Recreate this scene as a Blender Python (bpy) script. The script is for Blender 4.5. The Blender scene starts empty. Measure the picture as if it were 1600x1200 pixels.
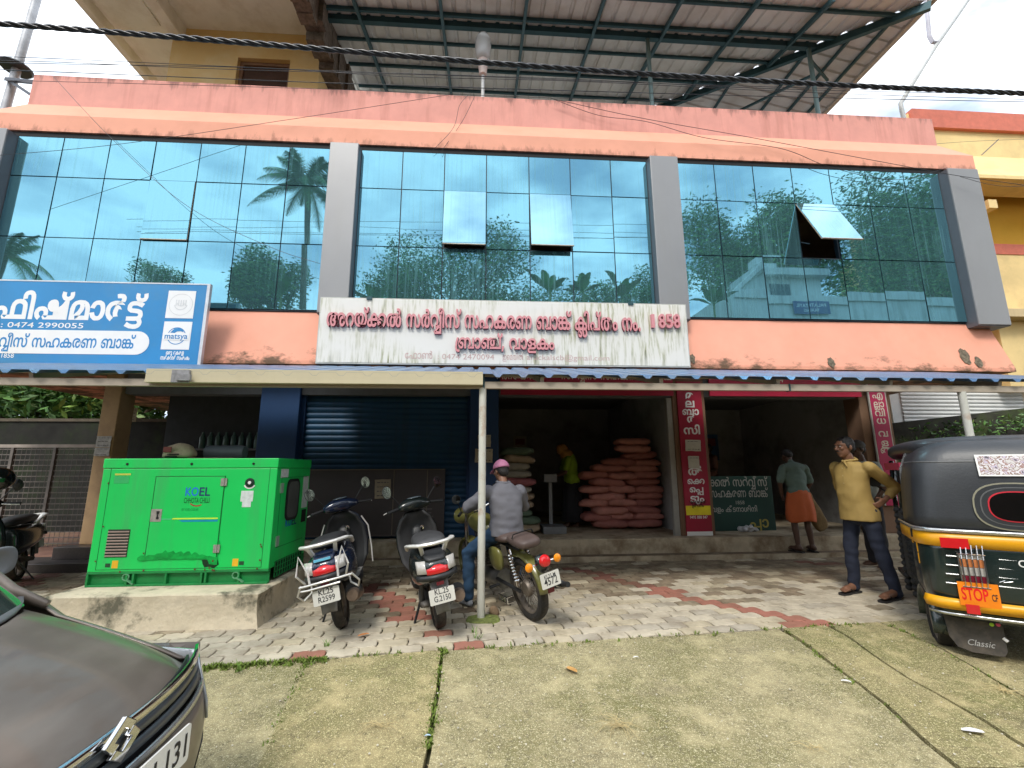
import bpy, bmesh, math, random
import numpy as np
from mathutils import Vector, Matrix, Euler, noise
from mathutils.geometry import tessellate_polygon
random.seed(7)
SC = bpy.context.scene
COL = SC.collection
R = math.radians
# ------------------------------------------------------------------ camera
CAM_H = 1.40
F_PX = 700.4
_p, _y, _r = 0.18649, 0.06613, -0.00404
_fw = Vector((math.cos(_p)*math.sin(_y), math.cos(_p)*math.cos(_y), math.sin(_p)))
_rt = Vector((math.cos(_y), -math.sin(_y), 0)); _up = _rt.cross(_fw)
_rt2 = _rt*math.cos(_r)+_up*math.sin(_r); _up2 = -_rt*math.sin(_r)+_up*math.cos(_r)
cam = bpy.data.cameras.new('camera'); camo = bpy.data.objects.new('camera', cam); COL.objects.link(camo)
camo.matrix_world = Matrix(((_rt2.x, _up2.x, -_fw.x, 0), (_rt2.y, _up2.y, -_fw.y, 0), (_rt2.z, _up2.z, -_fw.z, CAM_H), (0, 0, 0, 1)))
cam.sensor_width = 36; cam.lens = 36*F_PX/1600; cam.clip_start = 0.05; cam.clip_end = 2000
SC.camera = camo
# ------------------------------------------------------------------ sky, sun, exposure
SUN_EL, SUN_AZ = 52, 205      # degrees; azimuth clockwise from +Y
w = bpy.data.worlds.new('World'); SC.world = w; w.use_nodes = True
nt = w.node_tree; nt.nodes.clear()
def wn(t, **k):
    n = nt.nodes.new(t)
    for a, b in k.items(): setattr(n, a, b)
    return n
out = wn('ShaderNodeOutputWorld'); bg = wn('ShaderNodeBackground'); sky = wn('ShaderNodeTexSky')
sky.sky_type = 'NISHITA'; sky.sun_disc = False; sky.sun_elevation = R(SUN_EL); sky.sun_rotation = R(SUN_AZ); sky.dust_density = 2.0; sky.air_density = 1.2
tc = wn('ShaderNodeTexCoord'); mp = wn('ShaderNodeMapping'); mp.inputs['Scale'].default_value = (1, 1, 2.2)
ns = wn('ShaderNodeTexNoise'); ns.inputs['Scale'].default_value = 2.3; ns.inputs['Detail'].default_value = 7; ns.inputs['Roughness'].default_value = .56
ns.inputs['Distortion'].default_value = .35
rp = wn('ShaderNodeValToRGB'); rp.color_ramp.elements[0].position = .24; rp.color_ramp.elements[1].position = .46
ns2 = wn('ShaderNodeTexNoise'); ns2.inputs['Scale'].default_value = 4.5; ns2.inputs['Detail'].default_value = 5
rp2 = wn('ShaderNodeValToRGB'); rp2.color_ramp.elements[0].position = .36; rp2.color_ramp.elements[1].position = .58
rp2.color_ramp.elements[0].color = (5.4, 6.4, 7.9, 1); rp2.color_ramp.elements[1].color = (12.6, 13.0, 13.4, 1)
mx = wn('ShaderNodeMixRGB')
L = nt.links.new
L(tc.outputs['Generated'], mp.inputs['Vector']); L(mp.outputs['Vector'], ns.inputs['Vector']); L(mp.outputs['Vector'], ns2.inputs['Vector'])
L(ns.outputs['Fac'], rp.inputs['Fac']); L(ns2.outputs['Fac'], rp2.inputs['Fac'])
L(rp.outputs['Color'], mx.inputs['Fac']); L(sky.outputs['Color'], mx.inputs['Color1']); L(rp2.outputs['Color'], mx.inputs['Color2'])
L(mx.outputs['Color'], bg.inputs['Color']); bg.inputs['Strength'].default_value = 0.11
L(bg.outputs['Background'], out.inputs['Surface'])
sun = bpy.data.lights.new('sun', 'SUN'); sun.energy = 1.5; sun.angle = R(14); sun.color = (1, .95, .87)
so = bpy.data.objects.new('sun', sun); COL.objects.link(so)
_sd = Vector((math.sin(R(SUN_AZ))*math.cos(R(SUN_EL)), math.cos(R(SUN_AZ))*math.cos(R(SUN_EL)), math.sin(R(SUN_EL))))
so.rotation_euler = _sd.to_track_quat('Z', 'Y').to_euler(); so.location = (0, 0, 40)
SC.view_settings.view_transform = 'Standard'; SC.view_settings.look = 'None'
SC.view_settings.exposure = 0.72; SC.view_settings.gamma = 1.0
SC.cycles.max_bounces = 8; SC.cycles.diffuse_bounces = 5; SC.cycles.glossy_bounces = 3; SC.cycles.transparent_max_bounces = 12
SC.cycles.caustics_reflective = False; SC.cycles.caustics_refractive = False

# ------------------------------------------------------------------ helpers
def ray(px, py):
    """direction of a photo pixel: used to read real positions off the survey of the photograph"""
    return _rt2*((px-800)/F_PX) + _up2*((600-py)/F_PX) + _fw
def atY(px, py, Y):
    d = ray(px, py); return Vector((0, 0, CAM_H)) + d*(Y/d.y)
def atZ(px, py, Z):
    d = ray(px, py); return Vector((0, 0, CAM_H)) + d*((Z-CAM_H)/d.z)
APS = 0.085                      # fall of the concrete apron towards the road
def apz(y): return -APS*max(0.0, 3.9-y)
def atApron(px, py):
    d = ray(px, py); t = (-CAM_H - APS*3.9)/(d.z - APS*d.y)
    v = Vector((0, 0, CAM_H)) + d*t
    return v if v.y < 3.9 else atZ(px, py, 0)

MATS = {}
def mat(name, color, rough=.6, metal=0., var=.12, scale=6., bump=0., bscale=40., dirt=None, dirt_amt=.35, dscale=1.5, emit=None, alpha=None,
        spec=.5, coat=0., streak=0., transmission=0., stretch=(1, 1, 1), dirt_lo=.48, dirt_hi=.68, world=False, sub=0.):
    if name in MATS: return MATS[name]
    m = bpy.data.materials.new(name); m.use_nodes = True; t = m.node_tree; b = t.nodes['Principled BSDF']
    def N(k, **kw):
        n = t.nodes.new(k)
        for a, c in kw.items(): setattr(n, a, c)
        return n
    lk = t.links.new
    c = (*color, 1)
    b.inputs['Roughness'].default_value = rough; b.inputs['Metallic'].default_value = metal
    b.inputs['Specular IOR Level'].default_value = spec; b.inputs['Coat Weight'].default_value = coat
    b.inputs['Coat Roughness'].default_value = .08
    b.inputs['Transmission Weight'].default_value = transmission
    co = N('ShaderNodeNewGeometry') if world else N('ShaderNodeTexCoord'); OB = 'Position' if world else 'Object'
    mpp = N('ShaderNodeMapping'); lk(co.outputs[OB], mpp.inputs['Vector']); mpp.inputs['Scale'].default_value = stretch
    n1 = N('ShaderNodeTexNoise'); n1.inputs['Scale'].default_value = scale; n1.inputs['Detail'].default_value = 6; n1.inputs['Roughness'].default_value = .6
    lk(mpp.outputs['Vector'], n1.inputs['Vector'])
    r1 = N('ShaderNodeValToRGB'); r1.color_ramp.elements[0].position = .3; r1.color_ramp.elements[1].position = .7
    r1.color_ramp.elements[0].color = tuple(x*(1-var) for x in color)+(1,); r1.color_ramp.elements[1].color = tuple(min(1, x*(1+var)) for x in color)+(1,)
    lk(n1.outputs['Fac'], r1.inputs['Fac']); last = r1.outputs['Color']
    if dirt:
        n2 = N('ShaderNodeTexNoise'); n2.inputs['Scale'].default_value = dscale; n2.inputs['Detail'].default_value = 8; n2.inputs['Roughness'].default_value = .65
        mp2 = N('ShaderNodeMapping'); lk(co.outputs[OB], mp2.inputs['Vector'])
        mp2.inputs['Scale'].default_value = (3.5, 3.5, .35) if streak else stretch
        lk(mp2.outputs['Vector'], n2.inputs['Vector'])
        r2 = N('ShaderNodeValToRGB'); r2.color_ramp.elements[0].position = dirt_lo; r2.color_ramp.elements[1].position = dirt_hi
        lk(n2.outputs['Fac'], r2.inputs['Fac'])
        mu = N('ShaderNodeMath', operation='MULTIPLY'); mu.inputs[1].default_value = dirt_amt; lk(r2.outputs['Color'], mu.inputs[0])
        mi = N('ShaderNodeMixRGB'); lk(mu.outputs[0], mi.inputs['Fac']); lk(last, mi.inputs['Color1']); mi.inputs['Color2'].default_value = (*dirt, 1)
        last = mi.outputs['Color']
    lk(last, b.inputs['Base Color'])
    if bump:
        n3 = N('ShaderNodeTexNoise'); n3.inputs['Scale'].default_value = bscale; n3.inputs['Detail'].default_value = 4
        lk(co.outputs[OB], n3.inputs['Vector'])
        bp = N('ShaderNodeBump'); bp.inputs['Strength'].default_value = bump; bp.inputs['Distance'].default_value = .01
        lk(n3.outputs['Fac'], bp.inputs['Height']); lk(bp.outputs['Normal'], b.inputs['Normal'])
    if emit:
        b.inputs['Emission Color'].default_value = (*emit[0], 1); b.inputs['Emission Strength'].default_value = emit[1]
    MATS[name] = m
    return m

def edge_dirt(m, z0, z1, col, amt=.9, sc=(1.3, 1.3, 2.2)):
    """mould creeping along an edge: between heights z1 (clean) and z0 (dirty), broken up by noise"""
    t = m.node_tree; b = t.nodes['Principled BSDF']; lk = t.links.new; N = t.nodes.new; src = b.inputs['Base Color'].links[0].from_socket
    g = N('ShaderNodeNewGeometry'); sp = N('ShaderNodeSeparateXYZ'); lk(g.outputs['Position'], sp.inputs[0]); mr = N('ShaderNodeMapRange'); mr.inputs['From Min'].default_value = z1; mr.inputs['From Max'].default_value = z0; lk(sp.outputs['Z'], mr.inputs['Value'])
    mp = N('ShaderNodeMapping'); mp.inputs['Scale'].default_value = sc; lk(g.outputs['Position'], mp.inputs[0]); n = N('ShaderNodeTexNoise'); n.inputs['Scale'].default_value = 2.2; n.inputs['Detail'].default_value = 9; n.inputs['Roughness'].default_value = .68; lk(mp.outputs[0], n.inputs['Vector'])
    a = N('ShaderNodeMath'); a.operation = 'MULTIPLY_ADD'; lk(mr.outputs[0], a.inputs[0]); a.inputs[1].default_value = .42; lk(n.outputs['Fac'], a.inputs[2])
    r = N('ShaderNodeValToRGB'); r.color_ramp.elements[0].position = .82; r.color_ramp.elements[1].position = .98; r.color_ramp.elements[1].color = (amt, amt, amt, 1); lk(a.outputs[0], r.inputs['Fac'])
    x = N('ShaderNodeMixRGB'); lk(r.outputs['Color'], x.inputs['Fac']); lk(src, x.inputs['Color1']); x.inputs['Color2'].default_value = (*col, 1); lk(x.outputs['Color'], b.inputs['Base Color'])

class MB:
    """collects shapes and links them as ONE mesh object"""
    def __init__(s): s.v = []; s.f = []; s.mi = []; s.cur = 0
    def add(s, vs, fs, M=None):
        o = len(s.v)
        s.v += [tuple(M @ Vector(p)) for p in vs] if M is not None else [tuple(p) for p in vs]
        s.f += [tuple(i+o for i in f) for f in fs]; s.mi += [s.cur]*len(fs)
        return s
    def box(s, x0, y0, z0, x1, y1, z1, M=None):
        vs = [(x, y, z) for x in (x0, x1) for y in (y0, y1) for z in (z0, z1)]
        return s.add(vs, [(0, 1, 3, 2), (4, 6, 7, 5), (0, 4, 5, 1), (2, 3, 7, 6), (0, 2, 6, 4), (1, 5, 7, 3)], M)
    def beam(s, a, b, w, h, up=(0, 0, 1)):
        a = Vector(a); b = Vector(b); d = (b-a); L_ = d.length; d.normalize(); u = Vector(up); sd = d.cross(u)
        if sd.length < 1e-4: sd = d.cross(Vector((0, 1, 0)))
        sd.normalize(); u = sd.cross(d)
        vs = [p+sd*i*w/2+u*j*h/2 for p in (a, b) for i, j in ((-1, -1), (1, -1), (1, 1), (-1, 1))]
        return s.add(vs, [(3, 2, 1, 0), (4, 5, 6, 7), (0, 1, 5, 4), (1, 2, 6, 5), (2, 3, 7, 6), (3, 0, 4, 7)])
    def tube(s, pts, r, n=8, cap=True, sy=1.0):
        pts = [Vector(p) for p in pts]; rs = r if isinstance(r, (list, tuple)) else [r]*len(pts)
        vs = []; fs = []; pu = None
        for i, p in enumerate(pts):
            d = (pts[min(i+1, len(pts)-1)]-pts[max(i-1, 0)])
            if d.length < 1e-9: d = Vector((0, 0, 1))
            d.normalize()
            if pu is None:
                pu = Vector((0, 0, 1)) if abs(d.z) < .9 else Vector((0, 1, 0))
            sd = d.cross(pu); sd.normalize(); pu = sd.cross(d)
            for k in range(n):
                a = 2*math.pi*k/n; vs.append(p+sd*math.cos(a)*rs[i]+pu*math.sin(a)*rs[i]*sy)
        for i in range(len(pts)-1):
            for k in range(n):
                k2 = (k+1) % n; fs.append((i*n+k, i*n+k2, (i+1)*n+k2, (i+1)*n+k))
        if cap: fs += [tuple(range(n))[::-1], tuple(range((len(pts)-1)*n, len(pts)*n))]
        return s.add(vs, fs)
    def lathe(s, prof, n=20, M=None, close=False):
        vs = []; fs = []
        for r_, z in prof:
            for k in range(n): a = 2*math.pi*k/n; vs.append((r_*math.cos(a), r_*math.sin(a), z))
        m_ = len(prof)
        for i in range(m_ if close else m_-1):
            j = (i+1) % m_
            for k in range(n): k2 = (k+1) % n; fs.append((i*n+k, i*n+k2, j*n+k2, j*n+k))
        if not close:
            if prof[0][0] > 1e-6: fs.append(tuple(range(n))[::-1])
            if prof[-1][0] > 1e-6: fs.append(tuple(range((m_-1)*n, m_*n)))
        return s.add(vs, fs, M)
    def prism(s, poly, h, M=None, z0=0.):
        n = len(poly); vs = [(x, y, z0) for x, y in poly]+[(x, y, z0+h) for x, y in poly]
        fs = [tuple(range(n))[::-1], tuple(range(n, 2*n))]+[(i, (i+1) % n, n+(i+1) % n, n+i) for i in range(n)]
        return s.add(vs, fs, M)
    def loft(s, rings, n=16, cap=True, M=None):
        """rings: (centre, axisA half, axisB half, exponent)"""
        vs = []; fs = []
        for c, a, b, e in rings:
            c = Vector(c); a = Vector(a); b = Vector(b)
            for k in range(n):
                t = 2*math.pi*k/n; ct, st = math.cos(t), math.sin(t)
                vs.append(c+a*(math.copysign(abs(ct)**(2/e), ct))+b*(math.copysign(abs(st)**(2/e), st)))
        for i in range(len(rings)-1):
            for k in range(n): k2 = (k+1) % n; fs.append((i*n+k, i*n+k2, (i+1)*n+k2, (i+1)*n+k))
        if cap: fs += [tuple(range(n))[::-1], tuple(range((len(rings)-1)*n, len(rings)*n))]
        return s.add(vs, fs, M)
    def grid(s, rows, M=None, thick=0.):
        """rows: list of equal-length lists of points"""
        nr, nc = len(rows), len(rows[0]); vs = [p for r_ in rows for p in r_]
        return s.add(vs, [(i*nc+j, i*nc+j+1, (i+1)*nc+j+1, (i+1)*nc+j) for i in range(nr-1) for j in range(nc-1)], M)
    def ell(s, c, rx, ry, rz, M=None, n=14, m=9):
        vs = []; fs = []
        for i in range(m+1):
            ph = math.pi*i/m
            for k in range(n): a = 2*math.pi*k/n; vs.append((c[0]+rx*math.sin(ph)*math.cos(a), c[1]+ry*math.sin(ph)*math.sin(a), c[2]+rz*math.cos(ph)))
        for i in range(m):
            for k in range(n): k2 = (k+1) % n; fs.append((i*n+k, (i+1)*n+k, (i+1)*n+k2, i*n+k2))
        return s.add(vs, fs, M)
    def build(s, name, m, parent=None, smooth=False, bevel=0., subsurf=0, solid=0., M=None, remesh=0., disp=None, kind=None, bseg=2):
        me = bpy.data.meshes.new(name); me.from_pydata(s.v, [], s.f); me.validate()
        ms = m if isinstance(m, (list, tuple)) else [m]
        for x in ms: me.materials.append(x)
        if len(ms) > 1 and len(s.mi) == len(me.polygons): me.polygons.foreach_set('material_index', s.mi)
        bm = bmesh.new(); bm.from_mesh(me)
        if smooth or bevel or remesh: bmesh.ops.remove_doubles(bm, verts=bm.verts, dist=1e-5)
        bmesh.ops.recalc_face_normals(bm, faces=bm.faces); bm.to_mesh(me); bm.free()
        o = bpy.data.objects.new(name, me)
        COL.objects.link(o)
        mods = False
        if solid: d = o.modifiers.new('s', 'SOLIDIFY'); d.thickness = solid; d.offset = 0; mods = True
        if remesh: d = o.modifiers.new('r', 'REMESH'); d.mode = 'VOXEL'; d.voxel_size = remesh; d.use_smooth_shade = True; mods = True; d2 = o.modifiers.new('sm', 'SMOOTH'); d2.iterations = 6; d2.factor = .6
        if bevel: d = o.modifiers.new('b', 'BEVEL'); d.width = bevel; d.segments = bseg; d.limit_method = 'ANGLE'; d.angle_limit = R(35); d.harden_normals = False; mods = True
        if subsurf: d = o.modifiers.new('u', 'SUBSURF'); d.levels = subsurf; d.render_levels = subsurf; mods = True
        if mods:
            bpy.context.view_layer.update(); dg = bpy.context.evaluated_depsgraph_get()
            me2 = bpy.data.meshes.new_from_object(o.evaluated_get(dg)); o.modifiers.clear(); o.data = me2; me = me2; me.name = name
        if disp:
            amp, sc_ = disp[:2]; an = disp[2] if len(disp) > 2 else (1, 1, 1)
            me.update()
            nv = len(me.vertices); co = np.empty(nv*3); me.vertices.foreach_get('co', co); co = co.reshape(-1, 3)
            no = np.empty(nv*3); me.vertices.foreach_get('normal', no); no = no.reshape(-1, 3)
            d_ = np.array([noise.noise(Vector((p[0]*sc_*an[0], p[1]*sc_*an[1], p[2]*sc_*an[2]))) for p in co])
            co += no*(d_[:, None]*amp); me.vertices.foreach_set('co', co.ravel())
        if smooth or remesh or subsurf:
            me.polygons.foreach_set('use_smooth', [True]*len(me.polygons))
            if bevel or smooth == 'auto':
                try: me.set_sharp_from_angle(angle=R(40))
                except Exception: pass
        if M is not None: o.matrix_basis = M
        if parent is not None: o.parent = parent
        if kind: o['kind'] = kind
        return o

def tag(o, label=None, cat=None, group=None, kind=None):
    if label: o['label'] = label
    if cat: o['category'] = cat
    if group: o['group'] = group
    if kind: o['kind'] = kind
    return o
def thing(name, label, cat, loc=(0, 0, 0), rz=0, group=None, rot=None):
    o = bpy.data.objects.new(name, None); COL.objects.link(o); o.location = loc
    o.rotation_euler = rot if rot else (0, 0, rz); o.empty_display_size = .1
    return tag(o, label, cat, group)
def dup(root, **kw):
    r = root.copy(); COL.objects.link(r)
    for ch in list(root.children):
        c = ch.copy(); COL.objects.link(c); c.parent = r
        for g in ch.children: d = g.copy(); COL.objects.link(d); d.parent = c
    return r
def share(name, src, parent, M=None):
    o = bpy.data.objects.new(name, src.data if hasattr(src, 'data') else src); COL.objects.link(o)
    if parent is not None: o.parent = parent
    if M is not None: o.matrix_basis = M
    return o
def frame(o, x, up):
    """matrix with local X along x, local Y along up, Z out of the sheet"""
    x = Vector(x).normalized(); up = Vector(up); z = x.cross(up).normalized(); up = z.cross(x)
    return Matrix(((x.x, up.x, z.x, o[0]), (x.y, up.y, z.y, o[1]), (x.z, up.z, z.z, o[2]), (0, 0, 0, 1)))
# ------------------------------------------------------------------ lettering: outlines of the Malayalam letters
GLYPHS = {  # letter number: (advance, outlines as x, y pairs in 1/200 em)
3: (350, []),
6: (453, [[45,-2,24,2,17,8,11,16,6,35,11,55,17,62,25,68,45,73,66,68,73,62,79,55,83,46,84,35,83,25,79,15,73,8,66,2], [45,59,37,58,30,53,25,46,23,35,25,25,30,17,45,11,61,17,66,25,67,35,66,46,61,53,54,58]]),
9: (1495, [[73,113,101,110,124,100,136,91,140,86,142,69,135,57,124,51,133,48,139,42,143,35,144,27,140,13,135,6,119,-1,93,-1,81,4,72,12,62,34,61,47,65,68,75,87,83,96,105,109,123,113,146,112,165,106,172,101,182,89,187,49,187,0,170,0,170,56,167,79,164,85,160,91,149,97,131,100,112,97,96,89,90,83,82,69,78,54,81,28,91,15,107,11,116,12,122,15,126,20,126,34,122,39,114,43,100,44,100,58,113,59,120,62,124,67,124,82,119,89,111,94,86,99,75,99,60,98,47,94,38,87,31,78,27,67,26,45,32,28,50,11,40,-2,24,11,12,30,9,42,9,67,12,78,24,97,33,104,44,109], [249,-2,237,-1,227,3,214,19,210,39,211,51,215,61,220,70,228,76,237,80,248,81,267,75,275,68,280,60,284,51,285,41,280,42,271,59,259,66,243,66,233,59,228,51,227,32,232,19,236,15,242,12,256,13,263,15,268,20,274,37,275,50,273,67,266,82,259,89,250,94,239,98,225,99,210,97,198,90,190,79,188,73,187,41,177,91,195,107,214,112,241,112,265,103,275,95,282,85,290,62,291,48,290,32,286,19,279,10,270,3,260,-1]]),
11: (986, [[66,113,77,113,95,108,106,99,110,93,107,94,114,103,122,109,131,112,154,112,171,104,183,89,189,70,188,45,184,31,178,21,169,12,157,5,129,0,36,-1,30,-4,27,-12,28,-18,35,-24,44,-26,185,-26,185,-40,41,-40,27,-37,16,-30,10,-14,12,-1,21,8,27,11,41,14,128,14,139,16,153,21,163,28,170,43,172,60,171,70,165,87,159,93,151,97,142,99,131,97,123,91,118,80,117,24,100,24,99,73,94,87,91,92,81,97,74,99,58,99,38,92,24,73,23,62,28,43,34,38,50,38,58,47,59,54,57,62,52,68,43,70,34,69,22,60,18,54,13,66,21,74,39,83,55,82,63,79,69,74,75,62,75,46,72,39,61,27,53,24,32,24,24,28,17,33,9,51,8,62,10,76,15,88,23,98,35,106,49,111]]),
13: (692, [[69,113,85,112,98,108,109,103,117,96,123,87,130,68,130,45,127,33,115,16,100,6,67,0,36,-1,30,-4,27,-12,28,-18,35,-24,44,-26,127,-26,127,-40,33,-39,16,-30,11,-20,12,-1,21,8,38,14,65,14,86,17,100,24,109,34,113,49,113,58,111,73,107,80,97,92,89,96,68,99,59,99,44,95,34,88,24,73,23,62,28,43,34,38,50,38,58,47,59,54,57,62,52,68,43,70,34,69,22,60,18,54,13,66,21,74,39,83,55,82,63,79,69,74,75,62,76,54,75,46,67,32,61,27,53,24,32,24,17,33,12,41,9,51,9,72,17,91,32,104,43,109]]),
17: (1273, [[46,69,58,68,68,64,76,58,81,51,84,43,85,27,83,20,76,11,71,14,173,14,173,0,66,0,60,10,68,25,69,32,67,41,63,49,56,54,46,55,39,54,29,49,24,39,23,33,26,20,35,10,26,-1,18,5,8,22,6,33,8,43,11,52,25,65], [181,113,195,112,219,102,236,82,245,53,245,22,239,-7,225,-34,215,-46,203,-36,217,-15,226,10,228,47,223,70,218,79,203,94,180,99,161,95,153,90,144,79,137,65,133,48,132,18,138,-16,147,-28,153,-31,164,-31,169,-23,170,-15,170,81,187,81,187,-20,180,-37,172,-43,159,-46,147,-44,136,-38,127,-27,120,-13,117,-1,114,29,115,47,118,63,124,78,131,90,141,100,152,107,165,112]]),
20: (757, [[90,113,120,109,130,104,136,98,140,90,141,75,133,62,128,58,120,56,130,52,138,45,144,28,143,19,134,6,127,1,108,-2,88,0,92,14,99,12,115,13,121,16,125,21,125,36,120,42,106,48,94,48,94,62,104,62,115,65,123,73,124,80,122,87,116,94,100,98,75,98,62,95,41,84,28,67,25,57,25,35,27,27,35,15,53,12,60,17,63,21,65,31,64,40,60,46,54,50,46,52,40,51,27,45,22,40,23,57,35,63,49,66,66,62,78,51,81,43,81,23,77,14,66,2,57,-1,37,-1,28,3,20,9,13,19,9,31,9,60,13,73,20,85,29,95,41,103,71,112]]),
23: (1038, [[43,-2,32,-1,16,6,7,21,6,30,7,39,16,53,22,58,39,64,67,66,143,66,171,64,180,61,194,52,200,39,200,21,192,6,177,-1,156,-2,146,0,150,13,173,13,179,16,183,22,184,30,182,40,170,49,142,52,66,52,37,49,28,43,24,36,24,25,29,16,38,12,50,12,70,21,80,10,69,3,57,-1], [105,113,119,111,131,106,140,97,150,71,151,56,150,38,146,24,139,13,130,4,118,-1,105,-2,85,1,70,12,58,42,58,56,59,72,63,86,70,98,91,112], [105,99,95,98,82,88,78,80,75,56,78,31,82,22,88,16,104,12,121,16,126,22,131,31,134,56,131,80,127,89,121,95]]),
33: (563, [[54,113,84,109,107,100,98,87,79,95,54,99,31,94,25,86,25,74,33,66,75,63,94,56,103,47,106,32,100,14,94,7,85,2,73,-1,58,-2,28,1,4,12,13,25,26,18,50,12,76,14,85,21,88,35,85,42,82,44,73,48,29,52,13,61,8,70,8,89,18,104,27,109,39,112]]),
37: (1368, [[72,113,87,112,98,108,108,102,115,94,112,94,119,103,128,108,137,112,148,113,160,112,170,108,183,94,181,93,188,103,206,112,218,113,232,111,244,106,253,97,260,86,264,73,266,58,265,46,258,24,252,15,235,-2,224,11,237,22,245,38,248,58,247,69,240,87,234,94,217,99,210,98,199,92,193,82,191,68,191,0,174,0,174,63,172,81,167,92,163,95,148,99,137,97,129,91,124,80,122,72,122,0,105,0,105,60,100,86,91,95,71,99,58,97,46,92,37,84,30,74,26,62,25,35,31,20,36,15,48,12,53,12,61,17,65,26,65,31,64,40,60,46,47,52,39,51,32,48,19,37,16,50,31,61,40,64,50,66,66,62,78,51,81,43,81,23,78,14,73,7,58,-1,38,-1,28,3,20,10,14,19,10,32,8,48,12,73,17,84,27,96,40,106,55,111]]),
38: (1014, [[101,-2,89,-1,79,3,71,10,65,19,62,31,62,56,70,78,77,87,97,104,115,111,125,113,150,112,172,104,187,88,191,78,194,68,194,43,186,21,172,5,163,-2,153,11,170,27,174,35,177,54,176,67,172,78,166,87,158,94,147,98,122,99,99,89,86,75,79,56,78,44,82,24,85,18,90,14,107,12,118,18,124,33,125,44,121,65,110,83,95,95,82,99,58,98,46,94,37,87,27,67,26,45,32,28,50,11,40,-2,24,11,12,30,9,42,9,67,17,88,24,97,33,104,56,112,70,113,80,113,97,109,123,91,133,78,140,62,142,44,141,31,138,19,132,10,124,3,114,-1]]),
41: (911, [[125,-2,116,-2,103,3,93,12,90,18,92,18,86,9,78,2,56,-2,42,-1,30,5,20,14,9,38,8,52,11,76,22,96,39,112,50,100,37,88,28,73,25,52,26,42,29,32,40,17,48,13,56,12,70,15,75,19,81,29,83,53,83,111,100,111,100,42,102,29,108,19,119,13,134,13,142,17,153,32,156,41,157,52,154,74,145,89,133,100,144,112,160,97,166,88,173,66,173,37,161,13,151,5,139,-1]]),
42: (911, [[58,113,66,113,80,107,89,98,92,93,90,93,97,102,105,108,114,112,126,113,140,111,152,106,162,97,169,86,173,73,174,46,166,24,153,6,143,-2,133,11,145,22,154,38,157,58,156,69,153,79,142,94,126,99,112,96,104,87,100,76,100,0,82,0,82,76,74,92,64,98,57,99,40,94,29,79,26,69,26,47,29,37,37,22,49,11,38,-2,22,14,16,23,9,45,9,74,21,98,31,106,43,111]]),
44: (896, [[46,69,58,68,68,64,76,58,81,51,84,43,85,27,83,20,76,11,71,14,148,14,148,111,165,111,165,0,66,0,60,10,68,25,69,32,67,41,63,49,56,54,46,55,39,54,29,49,24,39,23,33,26,20,35,10,26,-1,18,5,12,13,6,33,8,43,11,52,25,65]]),
45: (1129, [[46,69,58,68,68,64,76,58,81,51,84,43,85,27,83,20,76,11,71,14,127,14,127,0,66,0,60,10,68,25,69,32,67,41,63,49,56,54,46,55,39,54,29,49,24,39,23,33,26,20,35,10,26,-1,18,5,8,22,6,33,11,52,25,65], [163,113,185,110,193,106,206,93,210,84,213,58,213,0,115,0,115,69,120,90,134,106,143,110], [163,99,145,94,137,85,134,78,132,69,132,14,196,14,196,54,194,77,191,85,182,94]]),
46: (1306, [[72,113,87,112,98,108,108,102,119,86,122,53,122,0,104,0,104,72,100,86,91,95,86,97,71,99,58,97,46,92,37,84,30,74,26,62,25,35,31,20,36,15,42,13,53,12,57,14,61,17,65,26,64,40,60,46,47,52,39,51,32,48,19,37,16,50,31,61,50,66,59,65,73,57,78,51,81,43,82,33,78,14,73,7,58,-1,38,-1,28,3,20,10,14,19,8,48,9,62,17,84,27,96,40,106,55,111], [247,111,247,0,164,0,157,11,168,22,176,37,179,58,178,69,175,79,164,94,148,99,135,96,126,87,124,82,122,68,122,0,104,0,104,52,114,84,113,95,120,104,137,112,148,113,162,111,174,106,184,97,191,86,195,73,196,58,194,39,188,24,179,12,175,14,230,14,230,111]]),
47: (654, [[79,113,102,110,111,106,118,100,122,93,124,85,123,77,116,67,105,63,78,62,70,58,69,54,74,47,107,44,117,39,124,28,123,16,120,10,115,5,100,-2,75,-1,50,5,57,19,80,12,88,12,103,15,107,22,103,30,68,34,57,41,54,46,54,62,60,69,78,76,96,76,106,80,107,85,105,91,99,95,90,98,67,98,50,92,40,83,33,72,29,58,28,43,29,22,33,2,17,-1,12,21,10,44,12,63,18,80,31,98,41,104,64,112]]),
48: (723, [[71,113,98,110,117,99,126,87,131,73,133,53,133,0,12,0,12,63,19,87,28,99,36,105,57,112], [61,99,47,95,36,84,33,77,29,50,29,14,43,24,64,46,76,69,76,90,70,97], [94,79,93,67,89,55,74,32,50,9,49,13,61,14,115,14,115,63,112,74,109,83,103,90,86,100,92,91]]),
49: (1035, [[132,-2,116,-1,107,2,96,7,83,17,69,36,65,46,62,68,64,82,71,97,80,106,86,109,98,113,117,112,127,108,136,100,146,80,147,66,145,49,139,34,130,21,116,8,103,2,85,-2,75,-2,60,-1,35,9,18,27,12,39,8,67,9,80,13,91,20,100,28,107,39,112,51,113,71,109,84,98,72,86,65,95,59,98,51,99,38,96,29,85,25,67,31,40,38,28,48,19,61,13,77,11,103,16,116,27,126,44,129,77,126,86,117,96,105,99,98,98,87,91,81,76,81,56,87,36,99,21,110,15,132,11,147,13,160,18,169,26,176,36,180,49,180,74,173,95,167,104,180,113,194,90,199,63,198,49,189,25,182,16,161,2]]),
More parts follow.
